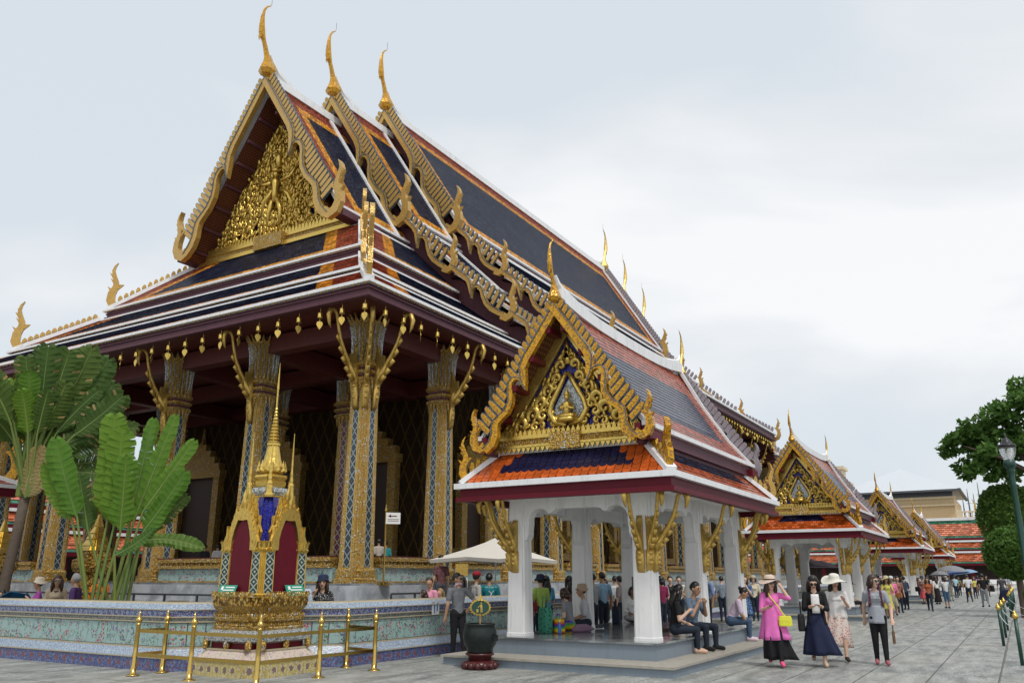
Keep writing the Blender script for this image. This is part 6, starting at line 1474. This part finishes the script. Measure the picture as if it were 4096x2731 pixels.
# seated on the pavilion edge
person('woman with long black hair in black T-shirt and jeans seated beside the corner column', (16.08,5.93,.19), -62, 1.72, 'sit', ('lap','chest'), skin='skin_light', top=BLK, sleeve=.6, legs=JD, shoe='skin_light', hair=('long','hair_black'), voxel=N_, lean=6, look=12, seat=.34)
person('man in grey-blue shirt holding a tissue to his face, seated on the pavilion edge', (17.05,5.93,.19), -102, 1.82, 'sit', ('face','face'), skin='skin_tan', top=('shirt_greyblue',(.13,.18,.25)), sleeve=.8, legs=JD, shoe=('shoe_black',(.02,.02,.02)), hair=('short','hair_black'), voxel=N_, lean=8, look=8, seat=.34, bend=(1.2,1.0), female=False)
person('woman in pale pink blouse and jeans bent over her phone on the pavilion edge', (19.85,5.95,.19), -74, 1.70, 'sit', ('knee','knee'), skin='skin_tan', top=('blouse_pink',(.62,.50,.62)), sleeve=.8, legs=JN, shoe=('shoe_palepink',(.70,.55,.62)), hair=('bun','hair_black'), voxel=N_, lean=26, look=22, seat=.34, stout=1.15)
# on the pavilion floor
person('woman with short dark red hair in grey top sitting on the pavilion floor', (16.75,8.55,.49), 95, 1.56, 'floor', ('lap','lap'), top=('top_grey',(.24,.25,.27)), sleeve=.5, legs=('sarong_rainbow',(.5,.1,.1),.8,('rainbow',None,4.0)), hair=('bob','hair_brown'), voxel=.013, lean=10, look=15, stout=1.05)
person('man in pale grey shirt and beige hat sitting with black shoulder strap', (17.35,8.45,.49), 118, 1.66, 'floor', ('lap','lap'), skin='skin_tan', top=('shirt_pale',(.50,.51,.53)), sleeve=.9, legs=JD, hair=('short','hair_black'), hat=('brim',('hat_beige',(.42,.30,.21)),.085), voxel=.013, lean=6, female=False, stout=1.12)
person('woman in brown cardigan and checked dress standing beyond the back of the pavilion', (22.45,10.35,.0), 205, 1.55, 'stand', ('down','down'), skin='skin_tan', top=('cardigan_brown',(.36,.24,.19)), sleeve=1.8, legs=('skirt_brown',(.12,.09,.08)), legcut=.48, hair=('bob','hair_black'), voxel=.013, skirt=(.56,.32,.075,.09,(0,0),('skirt_brown',(.12,.09,.08)),.1), tunic=(.78,.54,.05,.07,(.035,0),('top_check',(.42,.14,.12),.8,('check',(.55,.36,.3),60)),.0))
person('older woman in loose white blouse sitting on the pavilion floor with a dark bag', (20.35,8.6,.49), 215, 1.54, 'floor', ('lap','lap'), skin='skin_brown', top=WH, sleeve=1.6, legs=('skirt_grey',(.3,.3,.3)), hair=('bob','hair_black'), voxel=.014, stout=1.1)
# beyond the low wall and around the pavilion
person('young man in light blue shirt seen from behind past the pavilion', (21.6,10.0,.0), 60, 1.72, 'stand', ('down','down'), 'skin_tan', ('shirt_lightblue',(.25,.42,.58)), .8, JD, female=False)
person('man in grey shirt with a wrist watch beyond the pavilion', (20.9,9.95,.0), 80, 1.68, 'stand', ('down','phone'), 'skin_tan', ('shirt_midgrey',(.30,.32,.34)), .8, JD, female=False)
T, hd = person('man in teal shirt with white back lettering behind the low wall', (18.5,11.75,0), 48, 1.68, 'stand', ('lap','lap'), 'skin_tan', ('shirt_teal',(.01,.20,.24)), .9, JD, female=False, voxel=.016, stout=1.15)
text_part(T, "AW EAGLE TV", (-.150, .0, 1.33), (R(90), 0, R(-90)), .05, 'paper')
b = MB()
for k in range(6): b.ball((-.165, -.06+.022*k, 1.20+.02*abs(2.5-k)), .014, 0, 5, 3)
b.tube([(-.165,-.02,1.2),(-.165,.02,1.12)], .012, 5); b.build('back_print', 'paper', T)
person('man in red cap and pale shirt beside the teal shirted man', (18.1,11.9,0), -30, 1.70, 'stand', ('lap','down'), 'skin_tan', ('shirt_stone',(.45,.44,.42)), .8, JD, hat=('cap',('cap_red',(.30,.02,.03)),.08), female=False)
person('woman in beige top with brown shoulder strap behind the low wall', (17.35,11.9,0), 20, 1.62, 'stand', ('lap','lap'), 'skin_light', ('top_beige',(.50,.36,.24)), .6, JD, hair=('pony','hair_black'))
person('dark haired woman close behind the man in grey', (17.0,11.6,0), 10, 1.62, 'stand', ('lap','lap'), 'skin_light', ('top_ash',(.28,.28,.29)), .6, JD, hair=('long','hair_black'))
person('woman in pink polo shirt with shoulder strap behind the low wall', (16.1,11.85,0), 170, 1.58, 'stand', ('down','down'), 'skin_tan', ('polo_pink',(.75,.32,.45)), .7, JD, hair=('pony','hair_brown'), voxel=.014, head=-150)
person('fair haired girl in white with hand at her mouth behind the wall', (16.45,11.8,0), 175, 1.33, 'stand', ('down','face'), 'skin_light', WH, .6, JD, hair=('pony','hair_blonde'), voxel=.014)
person('dark haired woman in glasses just above the wall coping', (15.75,11.75,0), 120, 1.30, 'stand', ('down','down'), 'skin_light', ('top_rose',(.35,.12,.16)), .6, JD, hair=('bob','hair_brown'))
person('woman in navy hat and black dotted top holding up a camera behind the shrine', (12.75,12.05,0), 215, 1.60, 'stand', ('down','camera'), 'skin_light', ('top_dots',(.015,.015,.018),.8,('spots',(.5,.5,.5),45)), 1.6, BLK, hair=('long','hair_brown'), hat=('brim',('hat_navy',(.02,.03,.07)),.085), voxel=.013)
person('man in blue checked shirt half hidden by the golden shrine', (12.3,12.25,0), 40, 1.66, 'stand', ('down','down'), 'skin_tan', ('shirt_check',(.18,.36,.60),.8,('check',(.60,.68,.75),55)), .8, JN, hair=('short','hair_brown'), female=False)
person('woman in purple top and pale sun hat under the blue umbrella', (11.25,19.35,0), 150, 1.55, 'stand', ('chest','chest'), 'skin_tan', ('top_purple',(.36,.07,.34)), .8, JD, hat=('brim',('hat_cream',(.55,.48,.38)),.10), voxel=.016)
person('woman in sunglasses with beige cardigan over a patterned black top', (11.3,18.75,0), 235, 1.62, 'stand', ('down','down'), 'skin_tan', ('cardigan_beige',(.42,.33,.23)), 1.8, JD, hair=('long','hair_brown'), glasses=True, voxel=.013, tunic=(.80,.52,.05,.07,(.04,0),('top_floral',(.015,.015,.02),.8,('spots',(.45,.45,.42),40)),0))
person('grey haired man in dark purple shirt turning away behind the wall', (11.25,17.95,0), 130, 1.66, 'stand', ('down','bag'), 'skin_tan', ('shirt_plum',(.06,.025,.11)), .9, JD, hair=('short','hair_grey'), head=120, female=False, voxel=.014)
person('monk in an orange robe carrying a pink bag before the temple steps', (12.9,19.6,0), 100, 1.72, 'stand', ('bag','down'), 'skin_tan', ('robe_orange',(.80,.16,.01)), 1.5, ('robe_orange',(.80,.16,.01)), hair=('short','hair_black'), female=False, voxel=.016, skirt=(.62,.10,.085,.12,(0,0),('robe_orange',(.80,.16,.01)),.2))
person('dark haired child holding a yellow fan at the far left edge', (11.2,20.75,0), 200, 1.30, 'stand', ('chest','down'), 'skin_tan', ('top_rose',(.35,.12,.16)), .6, JD, hair=('bob','hair_black'))
person('man in blue shirt and beige cap standing beyond the pavilion columns', (24.3,7.95,0), 150, 1.74, 'stand', ('down','down'), 'skin_brown', ('shirt_blue',(.17,.24,.42)), .9, ('trousers_dark',(.02,.02,.022)), hat=('brim',('hat_tan',(.46,.36,.24)),.075), female=False, voxel=.014, necklace=cloth('garland_cream', (.6,.55,.4)))
person('long haired woman in blue patterned dress holding a camera', (26.2,7.35,0), 190, 1.64, 'stand', ('face','photo'), 'skin_light', ('dress_blue',(.02,.07,.20),.8,('spots',(.35,.45,.6),35)), .9, ('dress_blue',(.02,.07,.20)), legcut=.5, hair=('long','hair_brown'), voxel=.014, skirt=(.60,.30,.07,.12,(0,0),('dress_blue',(.02,.07,.20),.8,('spots',(.35,.45,.6),35)),.2), head=230)
for i, (x, y, f, c, nm, lb, hr, hs) in enumerate([
  (24.6,9.55,215,(.30,.30,.28),'top_striped','tourist in striped top and sun hat aiming a camera behind the seated couple','short',('brim',('hat_pale',(.6,.5,.42)),.09)),
  (25.4,9.75,200,(.45,.35,.42),'top_lilac','woman with purple backpack strap in the crowd behind the seated couple','long',None),
  (24.0,9.2,60,(.22,.02,.07),'top_crimson','woman in crimson top with curly dark hair behind the seated couple','bob',None),
  (26.6,9.9,210,(.02,.02,.02),'top_jet','dark haired man at the back of the crowd beyond the pavilion','short',None),
  (28.0,10.1,200,(.62,.60,.56),'top_ivory','woman in ivory blouse at the back between the white columns','pony',None),
  (23.2,9.5,190,(.55,.50,.52),'top_pearl','woman in pearl grey top in the crowd behind the middle column','long',None),
  (27.2,9.4,210,(.35,.30,.20),'top_camel','man in camel shirt at the back of the crowd','short',None),
  (29.6,9.8,190,(.10,.14,.12),'top_moss','person in moss green beyond the blue dressed woman','bob',None),
  (21.9,9.6,85,(.30,.26,.24),'top_taupe','person in taupe shirt seen through the pavilion arch','pony',None),
  (30.6,9.0,200,(.40,.10,.10),'top_cherry','woman in cherry top walking between the first two pavilions','long',None),
  (31.5,9.7,20,(.20,.24,.30),'top_flint','man in flint grey shirt walking between the first two pavilions','short',None),
  (32.6,8.8,190,(.62,.55,.40),'top_wheat','woman in wheat coloured top and visor cap before the second pavilion','bob',('cap',('cap_wheat',(.5,.42,.3)),.08)),
  (37.6,9.3,180,(.10,.25,.20),'top_bottle','person in bottle green inside the second pavilion','short',None),
  (39.4,8.9,200,(.50,.20,.30),'top_berry','woman in berry top inside the second pavilion','long',None),
  (41.2,9.3,190,(.55,.57,.60),'top_silver','man in silver grey shirt at the back of the second pavilion','short',None),
  (43.2,5.0,200,(.30,.14,.10),'top_russet','woman in russet top beyond the second pavilion step','pony',None),
  (47.6,5.2,30,(.08,.10,.16),'top_dusk','person in dusk blue shirt walking away past the second pavilion','short',None),
  (25.9,10.2,220,(.66,.62,.60),'top_shell','woman in shell white top at the very back behind the seated couple','bob',None),
  (20.2,10.3,60,(.16,.10,.09),'top_umber','dark haired person in umber top seen through the pavilion arch','long',None),
  (23.6,10.5,70,(.70,.70,.70),'top_snow','person in white shirt left of the light blue shirted man','short',None),
  (19.0,10.35,60,(.10,.35,.55),'scarf_blue','person in bright blue wrap beyond the wall seen through the arch','long',None),
  (18.6,10.3,50,(.35,.5,.1),'top_lime','person in navy hat and lime patterned top seen through the arch','short',('brim',('hat_midnight',(.015,.02,.05)),.095)),
  (18.1,10.3,60,(.25,.03,.03),'top_brick','blonde child in brick red top seen through the pavilion arch','blonde',None)]):
    person(lb, (x, y, 0), f, 1.25 if 'child' in lb else 1.62, 'stand', ('camera','camera') if 'camera' in lb else ('down','lap'), 'skin_light', (nm, c), .8, JD, hair=('bob','hair_blonde') if hr == 'blonde' else (hr, 'hair_black'), hat=hs)
# second pavilion and the far crowd
person('woman in white blouse and black cap sitting on the second pavilion edge', (36.3,5.95,.19), -70, 1.58, 'sit', ('lap','down'), 'skin_light', WH, .8, BLK, hair=('pony','hair_black'), hat=('cap',('cap_black',(.015,.015,.02)),.08), seat=.34, voxel=.016)
person('woman with dark ponytail in khaki top sitting inside the second pavilion', (35.9,7.2,.49), 160, 1.58, 'floor', ('lap','lap'), 'skin_light', ('top_khaki',(.30,.24,.15)), .6, JD, hair=('pony','hair_black'), voxel=.018)
far = [
 ((37.4,4.75),200,1.60,('chest','chest'),('dress_yellow',(.55,.52,.12)),.6,('dress_yellow',(.55,.52,.12)),('long','hair_black'),('brim',('hat_straw',(.55,.50,.30)),.12),'woman in yellow patterned dress and wide straw hat carrying a toy',(.60,.22,.07,.12)),
 ((40.2,4.9),195,1.60,('down','bag'),('shirt_pink',(.80,.22,.38)),1.5,('skirt_sand',(.40,.36,.26)),('short','hair_black'),('cap',('cap_white',(.7,.7,.7)),.08),'woman in hot pink shirt and white cap with a brown handbag',(.55,.24,.075,.12)),
 ((38.6,5.0),190,1.55,('down','down'),('top_violet',(.30,.16,.28)),.6,BLK,('long','hair_black'),None,'woman in patterned violet top between the yellow and pink ladies',None),
 ((46,6.2),20,1.72,('down','lap'),('shirt_charcoal',(.05,.055,.065)),.9,JD,('short','hair_black'),None,'person in charcoal striped shirt beside the second pavilion',None),
 ((50,6.6),190,1.60,('lap','lap'),('shirt_denim',(.12,.24,.36)),1.6,('trousers_rust',(.35,.10,.07)),('short','hair_black'),('cap',('cap_lilac',(.5,.35,.5)),.08),'person in denim shirt and rust trousers near the third pavilion',None),
 ((57.5,5.25),150,1.62,('camera','camera'),('top_leaf',(.22,.16,.15),.8,('spots',(.5,.4,.35),30)),.6,('skirt_coral',(.72,.12,.13)),('short','hair_black'),('brim',('hat_charcoal',(.06,.05,.06)),.09),'woman in coral skirt photographing with a black shoulder bag',(.60,.20,.075,.14)),
 ((50.5,3.55),30,1.62,('camera','camera'),WH,.8,('denim_overall',(.06,.13,.22)),('bob','hair_brown'),None,'woman in denim overalls and red sandals holding up a camera',None),
 ((58,4.55),35,1.64,('down','photo'),WH,1.8,('skirt_jet',(.015,.012,.012)),('long','hair_brown'),None,'woman in white blouse and long dark skirt left of the overalls',(.58,.08,.075,.13)),
 ((66,4.35),190,1.70,('camera','down'),('shirt_steel',(.30,.34,.40)),.9,('trousers_khaki',(.46,.43,.36)),('short','hair_black'),None,'man in steel grey shirt and khaki trousers with a waist bag',None),
 ((62,3.05),15,1.74,('down','down'),('tee_white',(.70,.70,.72)),.6,JD,('short','hair_black'),None,'man in white T-shirt and dark jeans walking away',None),
 ((52.3,1.85),15,1.76,('bag','down'),('tee_black',(.014,.014,.016)),.6,('trousers_grey',(.30,.31,.33)),('short','hair_black'),None,'man in black T-shirt and grey trousers walking away with a black bag',None),
 ((94,1.15),10,1.72,('down','down'),('tee_ash',(.36,.37,.40)),.6,('trousers_leopard',(.30,.20,.10)),('short','hair_black'),None,'far man with a red backpack in patterned trousers by the white bench',None),
 ((70,5.6),200,1.65,('down','lap'),('top_maroon',(.25,.04,.07)),.6,JD,('long','hair_black'),None,'woman in maroon top in the far crowd near the third pavilion',None),
 ((72,5.0),180,1.66,('lap','lap'),('top_indigo',(.16,.06,.26)),1.2,BLK,('short','hair_black'),('brim',('hat_sand',(.6,.55,.45)),.1),'person in indigo top and pale hat in the far crowd',None),
 ((76,4.6),30,1.70,('down','down'),('top_aqua',(.35,.55,.65)),.7,JD,('short','hair_black'),None,'person in aqua shirt in the far crowd under the umbrellas',None),
 ((80,3.9),200,1.62,('down','down'),('top_peach',(.72,.35,.30)),.6,('skirt_ochre',(.50,.28,.03)),('long','hair_brown'),None,'woman in peach top and ochre skirt far down the court',(.56,.15,.075,.13)),
 ((78,5.6),10,1.72,('down','down'),('tee_pale',(.6,.62,.66)),.6,JD,('short','hair_black'),None,'man in pale T-shirt far down the court left of the umbrellas',None),
 ((84,4.8),190,1.60,('down','down'),('top_olive',(.18,.18,.08)),.6,JD,('bob','hair_black'),None,'person in olive top at the back of the far crowd',None),
 ((64,1.2),20,1.72,('down','down'),('top_graphite',(.06,.06,.07)),.9,JD,('bald','hair_black'),None,'bald man in graphite shirt beyond the black T-shirted man',None),
 ((45.0,3.9),185,1.58,('down','lap'),('top_rust',(.40,.12,.05)),.6,JD,('long','hair_brown'),None,'woman in rust top walking behind the pink shirted lady',None),
 ((54,6.4),200,1.60,('down','down'),('top_mint',(.30,.55,.42)),.6,JD,('bob','hair_black'),None,'woman in mint top near the third pavilion step',None),
 ((55.2,6.1),170,1.66,('lap','lap'),('top_ink',(.03,.04,.07)),.9,BLK,('short','hair_black'),None,'person in ink blue shirt beside the mint topped woman',None),
 ((61,5.9),190,1.62,('down','down'),('top_wine',(.20,.02,.05)),.9,JD,('long','hair_black'),('brim',('hat_bone',(.66,.62,.52)),.1),'woman in wine red top and bone hat beyond the camera lady',None),
 ((63,5.4),30,1.70,('down','down'),('top_cloud',(.62,.64,.68)),.7,JD,('short','hair_black'),None,'man in cloud grey shirt walking behind the white bloused woman',None),
 ((68,2.4),25,1.66,('down','down'),('top_cobalt',(.05,.10,.35)),.6,JN,('bob','hair_black'),None,'person in cobalt top right of the man in white T-shirt',None),
 ((74,3.2),200,1.62,('down','down'),('top_lemon',(.62,.55,.12)),.6,JD,('long','hair_black'),None,'woman in lemon top far down the court',None),
 ((82,2.6),190,1.68,('down','down'),('top_black2',(.02,.02,.022)),.6,JD,('short','hair_black'),None,'person in black far down the court by the gallery',None),
 ((86,3.4),10,1.70,('down','down'),('top_orchid',(.45,.22,.42)),.6,JD,('bob','hair_black'),None,'person in orchid top far down the court by the gallery',None),
 ((66,6.3),200,1.62,('down','lap'),('top_tangerine',(.70,.22,.04)),.6,JD,('pony','hair_black'),None,'woman in tangerine top beside the third pavilion columns',None),
 ((88,6.0),200,1.62,('down','down'),('top_fuchsia',(.6,.08,.3)),.6,JD,('long','hair_black'),None,'person in fuchsia top beside the farthest pavilion',None)]
for (x, y), f, h, ar_, tp, sv, lg, hr, ht, lb, sk in far:
    person(lb, (x, y, 0), f, h, 'walk' if 'walking' in lb else 'stand', ar_, 'skin_tan', tp, sv, lg, hair=hr, hat=ht, voxel=.02 if x < 60 else .026, legs_sw=(16,-14) if 'walking' in lb else (0,0), bend=(2,16) if 'walking' in lb else (0,0), female='man in' not in lb.replace('woman', ''), legcut=.62 if 'overalls' in lb else (.5 if sk else 1.0), skirt=(*sk, (0,0), lg, .25) if sk else None)
# heads above the temple parapet
for i, (x, y, lb, c) in enumerate(((18.3,22.5,'dark suited person sitting in the porch behind the shrine',(.03,.03,.035)), (18.3,21.9,'man in white shirt sitting in the porch behind the shrine',(.65,.65,.63)), (17.9,14.95,'person in pale top sitting between the columns right of the corner',(.5,.45,.4)), (19.0,15.6,'person in teal top sitting deep between the right columns',(.05,.35,.38)), (17.6,33.5,'grey haired visitor in the porch at far left',(.5,.5,.52)), (17.6,33.0,'dark haired visitor in the porch at far left',(.4,.38,.36)), (21.5,15.3,'woman in striped top leaning over the parapet under the parasol',(.6,.6,.6)))):
    person(lb, (x, y, 1.45), 200 if i > 3 else 60, 1.15 if i < 4 else 1.25, 'stand', ('down','down'), 'skin_tan', ('porch_%d' % i, c), .8, JD, hair=('short','hair_grey') if 'grey' in lb else ('short','hair_black'), voxel=.022)
T, hd = person('woman in pink top with a bag standing on the temple steps beside the parasol', (18.6,13.35,.55), 60, 1.6, 'stand', ('down','down'), 'skin_light', ('top_rosewood',(.14,.05,.06),.8,('spots',(.3,.2,.2),50)), .6, ('trousers_slate',(.08,.09,.11)), hair=('short','hair_black'))

# ---------------------------------------------------------------- things people carry
def bag(name, label, loc, rz, size, mt, strap=None, parts=None):
    t_ = thing(name, label, 'bag', tuple(loc), rz); w, d, h = size
    m = MB(); rs = []
    for k, (f, z) in enumerate(((.92,0),(1,.12*h),(1,.6*h),(.9,.92*h),(.8,h))): rs.append([(w*.5*f*math.copysign(abs(math.cos(u))**.5, math.cos(u)), d*.5*f*math.copysign(abs(math.sin(u))**.5, math.sin(u)), z) for u in (2*math.pi*(j+.5)/16 for j in range(16))])
    m.rings(rs); m.build('body', mt, t_)
    m = MB(); m.tube(strap if strap else [(-w*.35,0,h*.95),(-w*.25,0,h*1.4),(w*.25,0,h*1.4),(w*.35,0,h*.95)], .012, 5, flat=1.0); m.build('strap', mt, t_)
    return t_
cloth('bag_yellow', (.72,.70,.06), .4); cloth('bag_black', (.012,.012,.013), .4); cloth('bag_navy', (.015,.018,.035)); cloth('tote_green', (.05,.25,.16), .8, ('spots',(.02,.10,.08),14)); cloth('bag_pinkmonk', (.75,.25,.45)); cloth('bag_tan', (.35,.14,.05)); cloth('case_brown', (.16,.09,.04)); cloth('bag_rainbow', (.5,.3,.02), .8, ('rainbow',None,5.0)); cloth('umb_blue', (.02,.16,.36), .6); cloth('umb_silver', (.22,.23,.25)); cloth('umb_navy', (.08,.13,.30)); cloth('umb_sky', (.22,.35,.50)); cloth('umb_black', (.02,.012,.018)); cloth('phone_black', (.012,.012,.014), .2)
p = world(PINK, (.17,.20,.72)); lp_ = lambda q: tuple(rot2(world(PINK, q) - p, -R(110)))
bag('handbag', 'bright yellow handbag on a long strap at the pink tunic lady hip', p, R(110), (.24,.09,.18), 'bag_yellow', [lp_((.17,.20,.88)), lp_((.155,.10,1.06)), lp_((.13,-.02,1.22)), lp_((.05,-.08,1.345)), lp_((-.05,-.08,1.33)), lp_((-.12,.02,1.15)), lp_((-.06,.16,.98)), lp_((.10,.22,.88))])
p = world(NAVYW, (.02,-.27,.62)); bag('handbag', 'black shoulder bag hanging beside the navy skirt', p, R(190), (.30,.13,.30), 'bag_black', [(-.12,0,.28),(-.06,0,.52),(.06,0,.52),(.12,0,.28)])
p = world(GREY, tuple(V(*GH[0]) + V(.0,0,-.36))); bag('clutch_bag', 'small brown wallet bag dangling from the grey T-shirt lady hand', p, R(190), (.13,.05,.22), 'case_brown', [(0,0,.2),(0,0,.33)])
def phone(label, p, rz):
    t_ = MB(); t_.box(-.032,.032,-.05,.05,-.005,.005); o = t_.build('phone', 'phone_black', None, loc=tuple(p), rz=rz); tag(o, label, 'phone')
phone('phone held by the woman in pink tunic', world(PINK, tuple(V(*PH[1]) + V(.04,0,.02))), R(100)); phone('pink phone the navy skirt lady is reading', world(NAVYW, tuple(V(*NH[0]) + V(.05,-.05,.02))), R(100))
bag('tote_bag', 'green patterned tote bag against the front left pavilion column', (15.75,8.62,.49), R(60), (.36,.2,.50), 'tote_green'); bag('tote_bag', 'green and yellow bag with white flower on the pavilion floor', (15.95,8.42,.49), R(40), (.38,.24,.26), 'bag_rainbow')
bag('shopping_bag', 'dark navy shopping bag with gold print on the pavilion floor', (19.35,8.62,.49), R(20), (.38,.2,.42), 'bag_navy')
bag('cloth_bag', 'pink cloth bag carried by the monk', (12.65,19.35,.78), R(30), (.26,.16,.34), 'bag_pinkmonk'); bag('shoulder_bag', 'black shoulder bag on the man walking away', (52.1,1.45,.85), R(20), (.42,.18,.32), 'bag_black', [(-.15,0,.3),(-.1,.1,.62),(.1,.1,.62),(.15,0,.3)])
bag('shoulder_bag', 'black bag at the side of the coral skirt lady', (57.1,5.5,.75), R(60), (.34,.16,.28), 'bag_black', [(-.12,0,.26),(0,.1,.7),(.12,0,.26)]); bag('handbag', 'tan handbag carried by the hot pink shirt lady', (39.9,4.62,.75), R(80), (.28,.12,.2), 'bag_tan')
t_ = thing('water_bottle', 'blue labelled water bottle on the pavilion floor edge', 'bottle', (15.55,8.18,.49)); m = MB(); m.lathe([(.032,0),(.035,.02),(.035,.16),(.02,.2),(.016,.21),(.016,.235)], 12); m.build('body', 'water_blue', t_, smooth=True); m = MB(); m.lathe([(.018,.235),(.018,.255)], 10); m.build('cap', 'paper', t_)
t_ = thing('folded_umbrella', 'folded mauve umbrella lying on the pavilion floor', 'umbrella', (16.5,8.05,.53), R(-30)); m = MB(); m.tube([(-.35,0,0),(-.2,.02,.02),(0,0,.03),(.12,0,.02),(.2,0,.01)], [.03,.10,.09,.05,.015], 8); m.build('canopy', cloth('umb_mauve', (.22,.14,.20)), t_); m = MB(); m.tube([(.18,0,.01),(.42,0,.01)], .008, 5); m.ball((.44,0,.012), .02); m.build('handle', 'pale_tin', t_)
def umbrella(label, loc, r, mt, tilt=(0,0), h=2.0, drop=.30, rib='rail_grey'):
    t_ = thing('umbrella', label, 'umbrella', loc); t_.rotation_euler = (tilt[0], tilt[1], 0); n = 8; m = MB(); rows = 5; rs = []
    for i in range(rows+1):
        f = i/rows; rs.append([(r*f*math.cos(2*math.pi*j/n)*(1 if True else 1), r*f*math.sin(2*math.pi*j/n), h - drop*f*f) for j in range(n)])
    m.rings(rs[1:], 0, False, False); m.rings([rs[1]], 0, True, False); o = m.build('canopy', mt, t_); md = o.modifiers.new('s', 'SOLIDIFY'); md.thickness = .008
    m = MB(); m.tube([(0,0,h-.95),(0,0,h+.05)], .010, 6); m.build('shaft', rib, t_)
    m = MB()
    for j in range(n): m.tube([(0,0,h-.02),(r*.5*math.cos(2*math.pi*j/n),r*.5*math.sin(2*math.pi*j/n),h-drop*.25-.015),(r*.98*math.cos(2*math.pi*j/n),r*.98*math.sin(2*math.pi*j/n),h-drop*.96-.015)], .006, 4)
    m.build('rib', rib, t_)
umbrella('blue umbrella tilted over the purple topped lady at the left', (11.15,19.75,.35), .55, 'umb_blue', (R(-62), R(30)), 1.35)
umbrella('grey open umbrella above the far crowd', (66,4.15,.35), .95, 'umb_silver', (R(4),R(-5)), 2.0); umbrella('navy blue umbrella beside the grey one', (69,3.8,.2), .85, 'umb_navy', (R(-6),R(4)), 1.95); umbrella('pale blue umbrella at the right of the far umbrellas', (72,3.3,.2), .8, 'umb_sky', (R(-8),0), 1.95); umbrella('small grey umbrella left of the others in the far crowd', (64,4.75,.1), .6, 'umb_silver', (0,R(5)), 1.9)
umbrella('black stall umbrella with white print seen through the second pavilion', (44.5,9.6,.35), 1.25, 'umb_black', (0,0), 2.2, .42); umbrella('second black stall umbrella behind the first', (47.5,9.4,.3), 1.2, 'umb_black', (0,0), 2.15, .40)
# pushchair
t_ = thing('pushchair', 'navy pushchair in front of the man in black T-shirt', 'pushchair', (54.6,1.0,0), R(20)); m = MB()
for s in (-1, 1): m.tube([(-.45,s*.22,1.0),(-.1,s*.22,.55),(.35,s*.22,.15)], .015, 5); m.tube([(-.35,s*.22,.15),(.05,s*.22,.6),(.2,s*.22,.75)], .015, 5)
m.tube([(-.45,-.22,1.0),(-.45,.22,1.0)], .018, 5); m.build('frame', 'rail_grey', t_); m = MB(); m.prism([(-.25,.35),(.15,.35),(.3,.5),(.1,.55),(-.15,.95),(-.3,.9)], (0,0,0), (1,0,0), (0,0,1), (0,1,0), .4); m.build('seat', cloth('pram_navy', (.02,.025,.06)), t_)
for x in (-.35, .35):
    for s in (-.22, .22): m = MB(); m.lathe([(.02,-.03),(.11,-.03),(.12,0),(.11,.03),(.02,.03)], 12); m.v = [(v[0]+x, s+v[2], v[1]+.12) for v in m.v]; m.build('wheel', 'iron_black', t_)
# food cart sign under parasol
t_ = thing('notice_stand', 'wooden framed box and white notice on a stand under the parasol', 'notice', (17.9,12.2,0), R(-60)); m = MB(); m.box(-.02,.02,0,.04,0,1.9); m.build('post', 'dark_wood', t_); m = MB(); m.box(-.16,.16,-.05,0,1.62,1.92); m.build('frame', 'gold_dull', t_); m = MB(); m.box(-.15,.15,-.03,0,1.22,1.58); m.build('board', 'paper', t_)
m = MB()
for k in range(4): m.box(-.11,.11,-.034,-.031,1.5-k*.07,1.515-k*.07)
m.build('lettering', 'water_blue', t_)
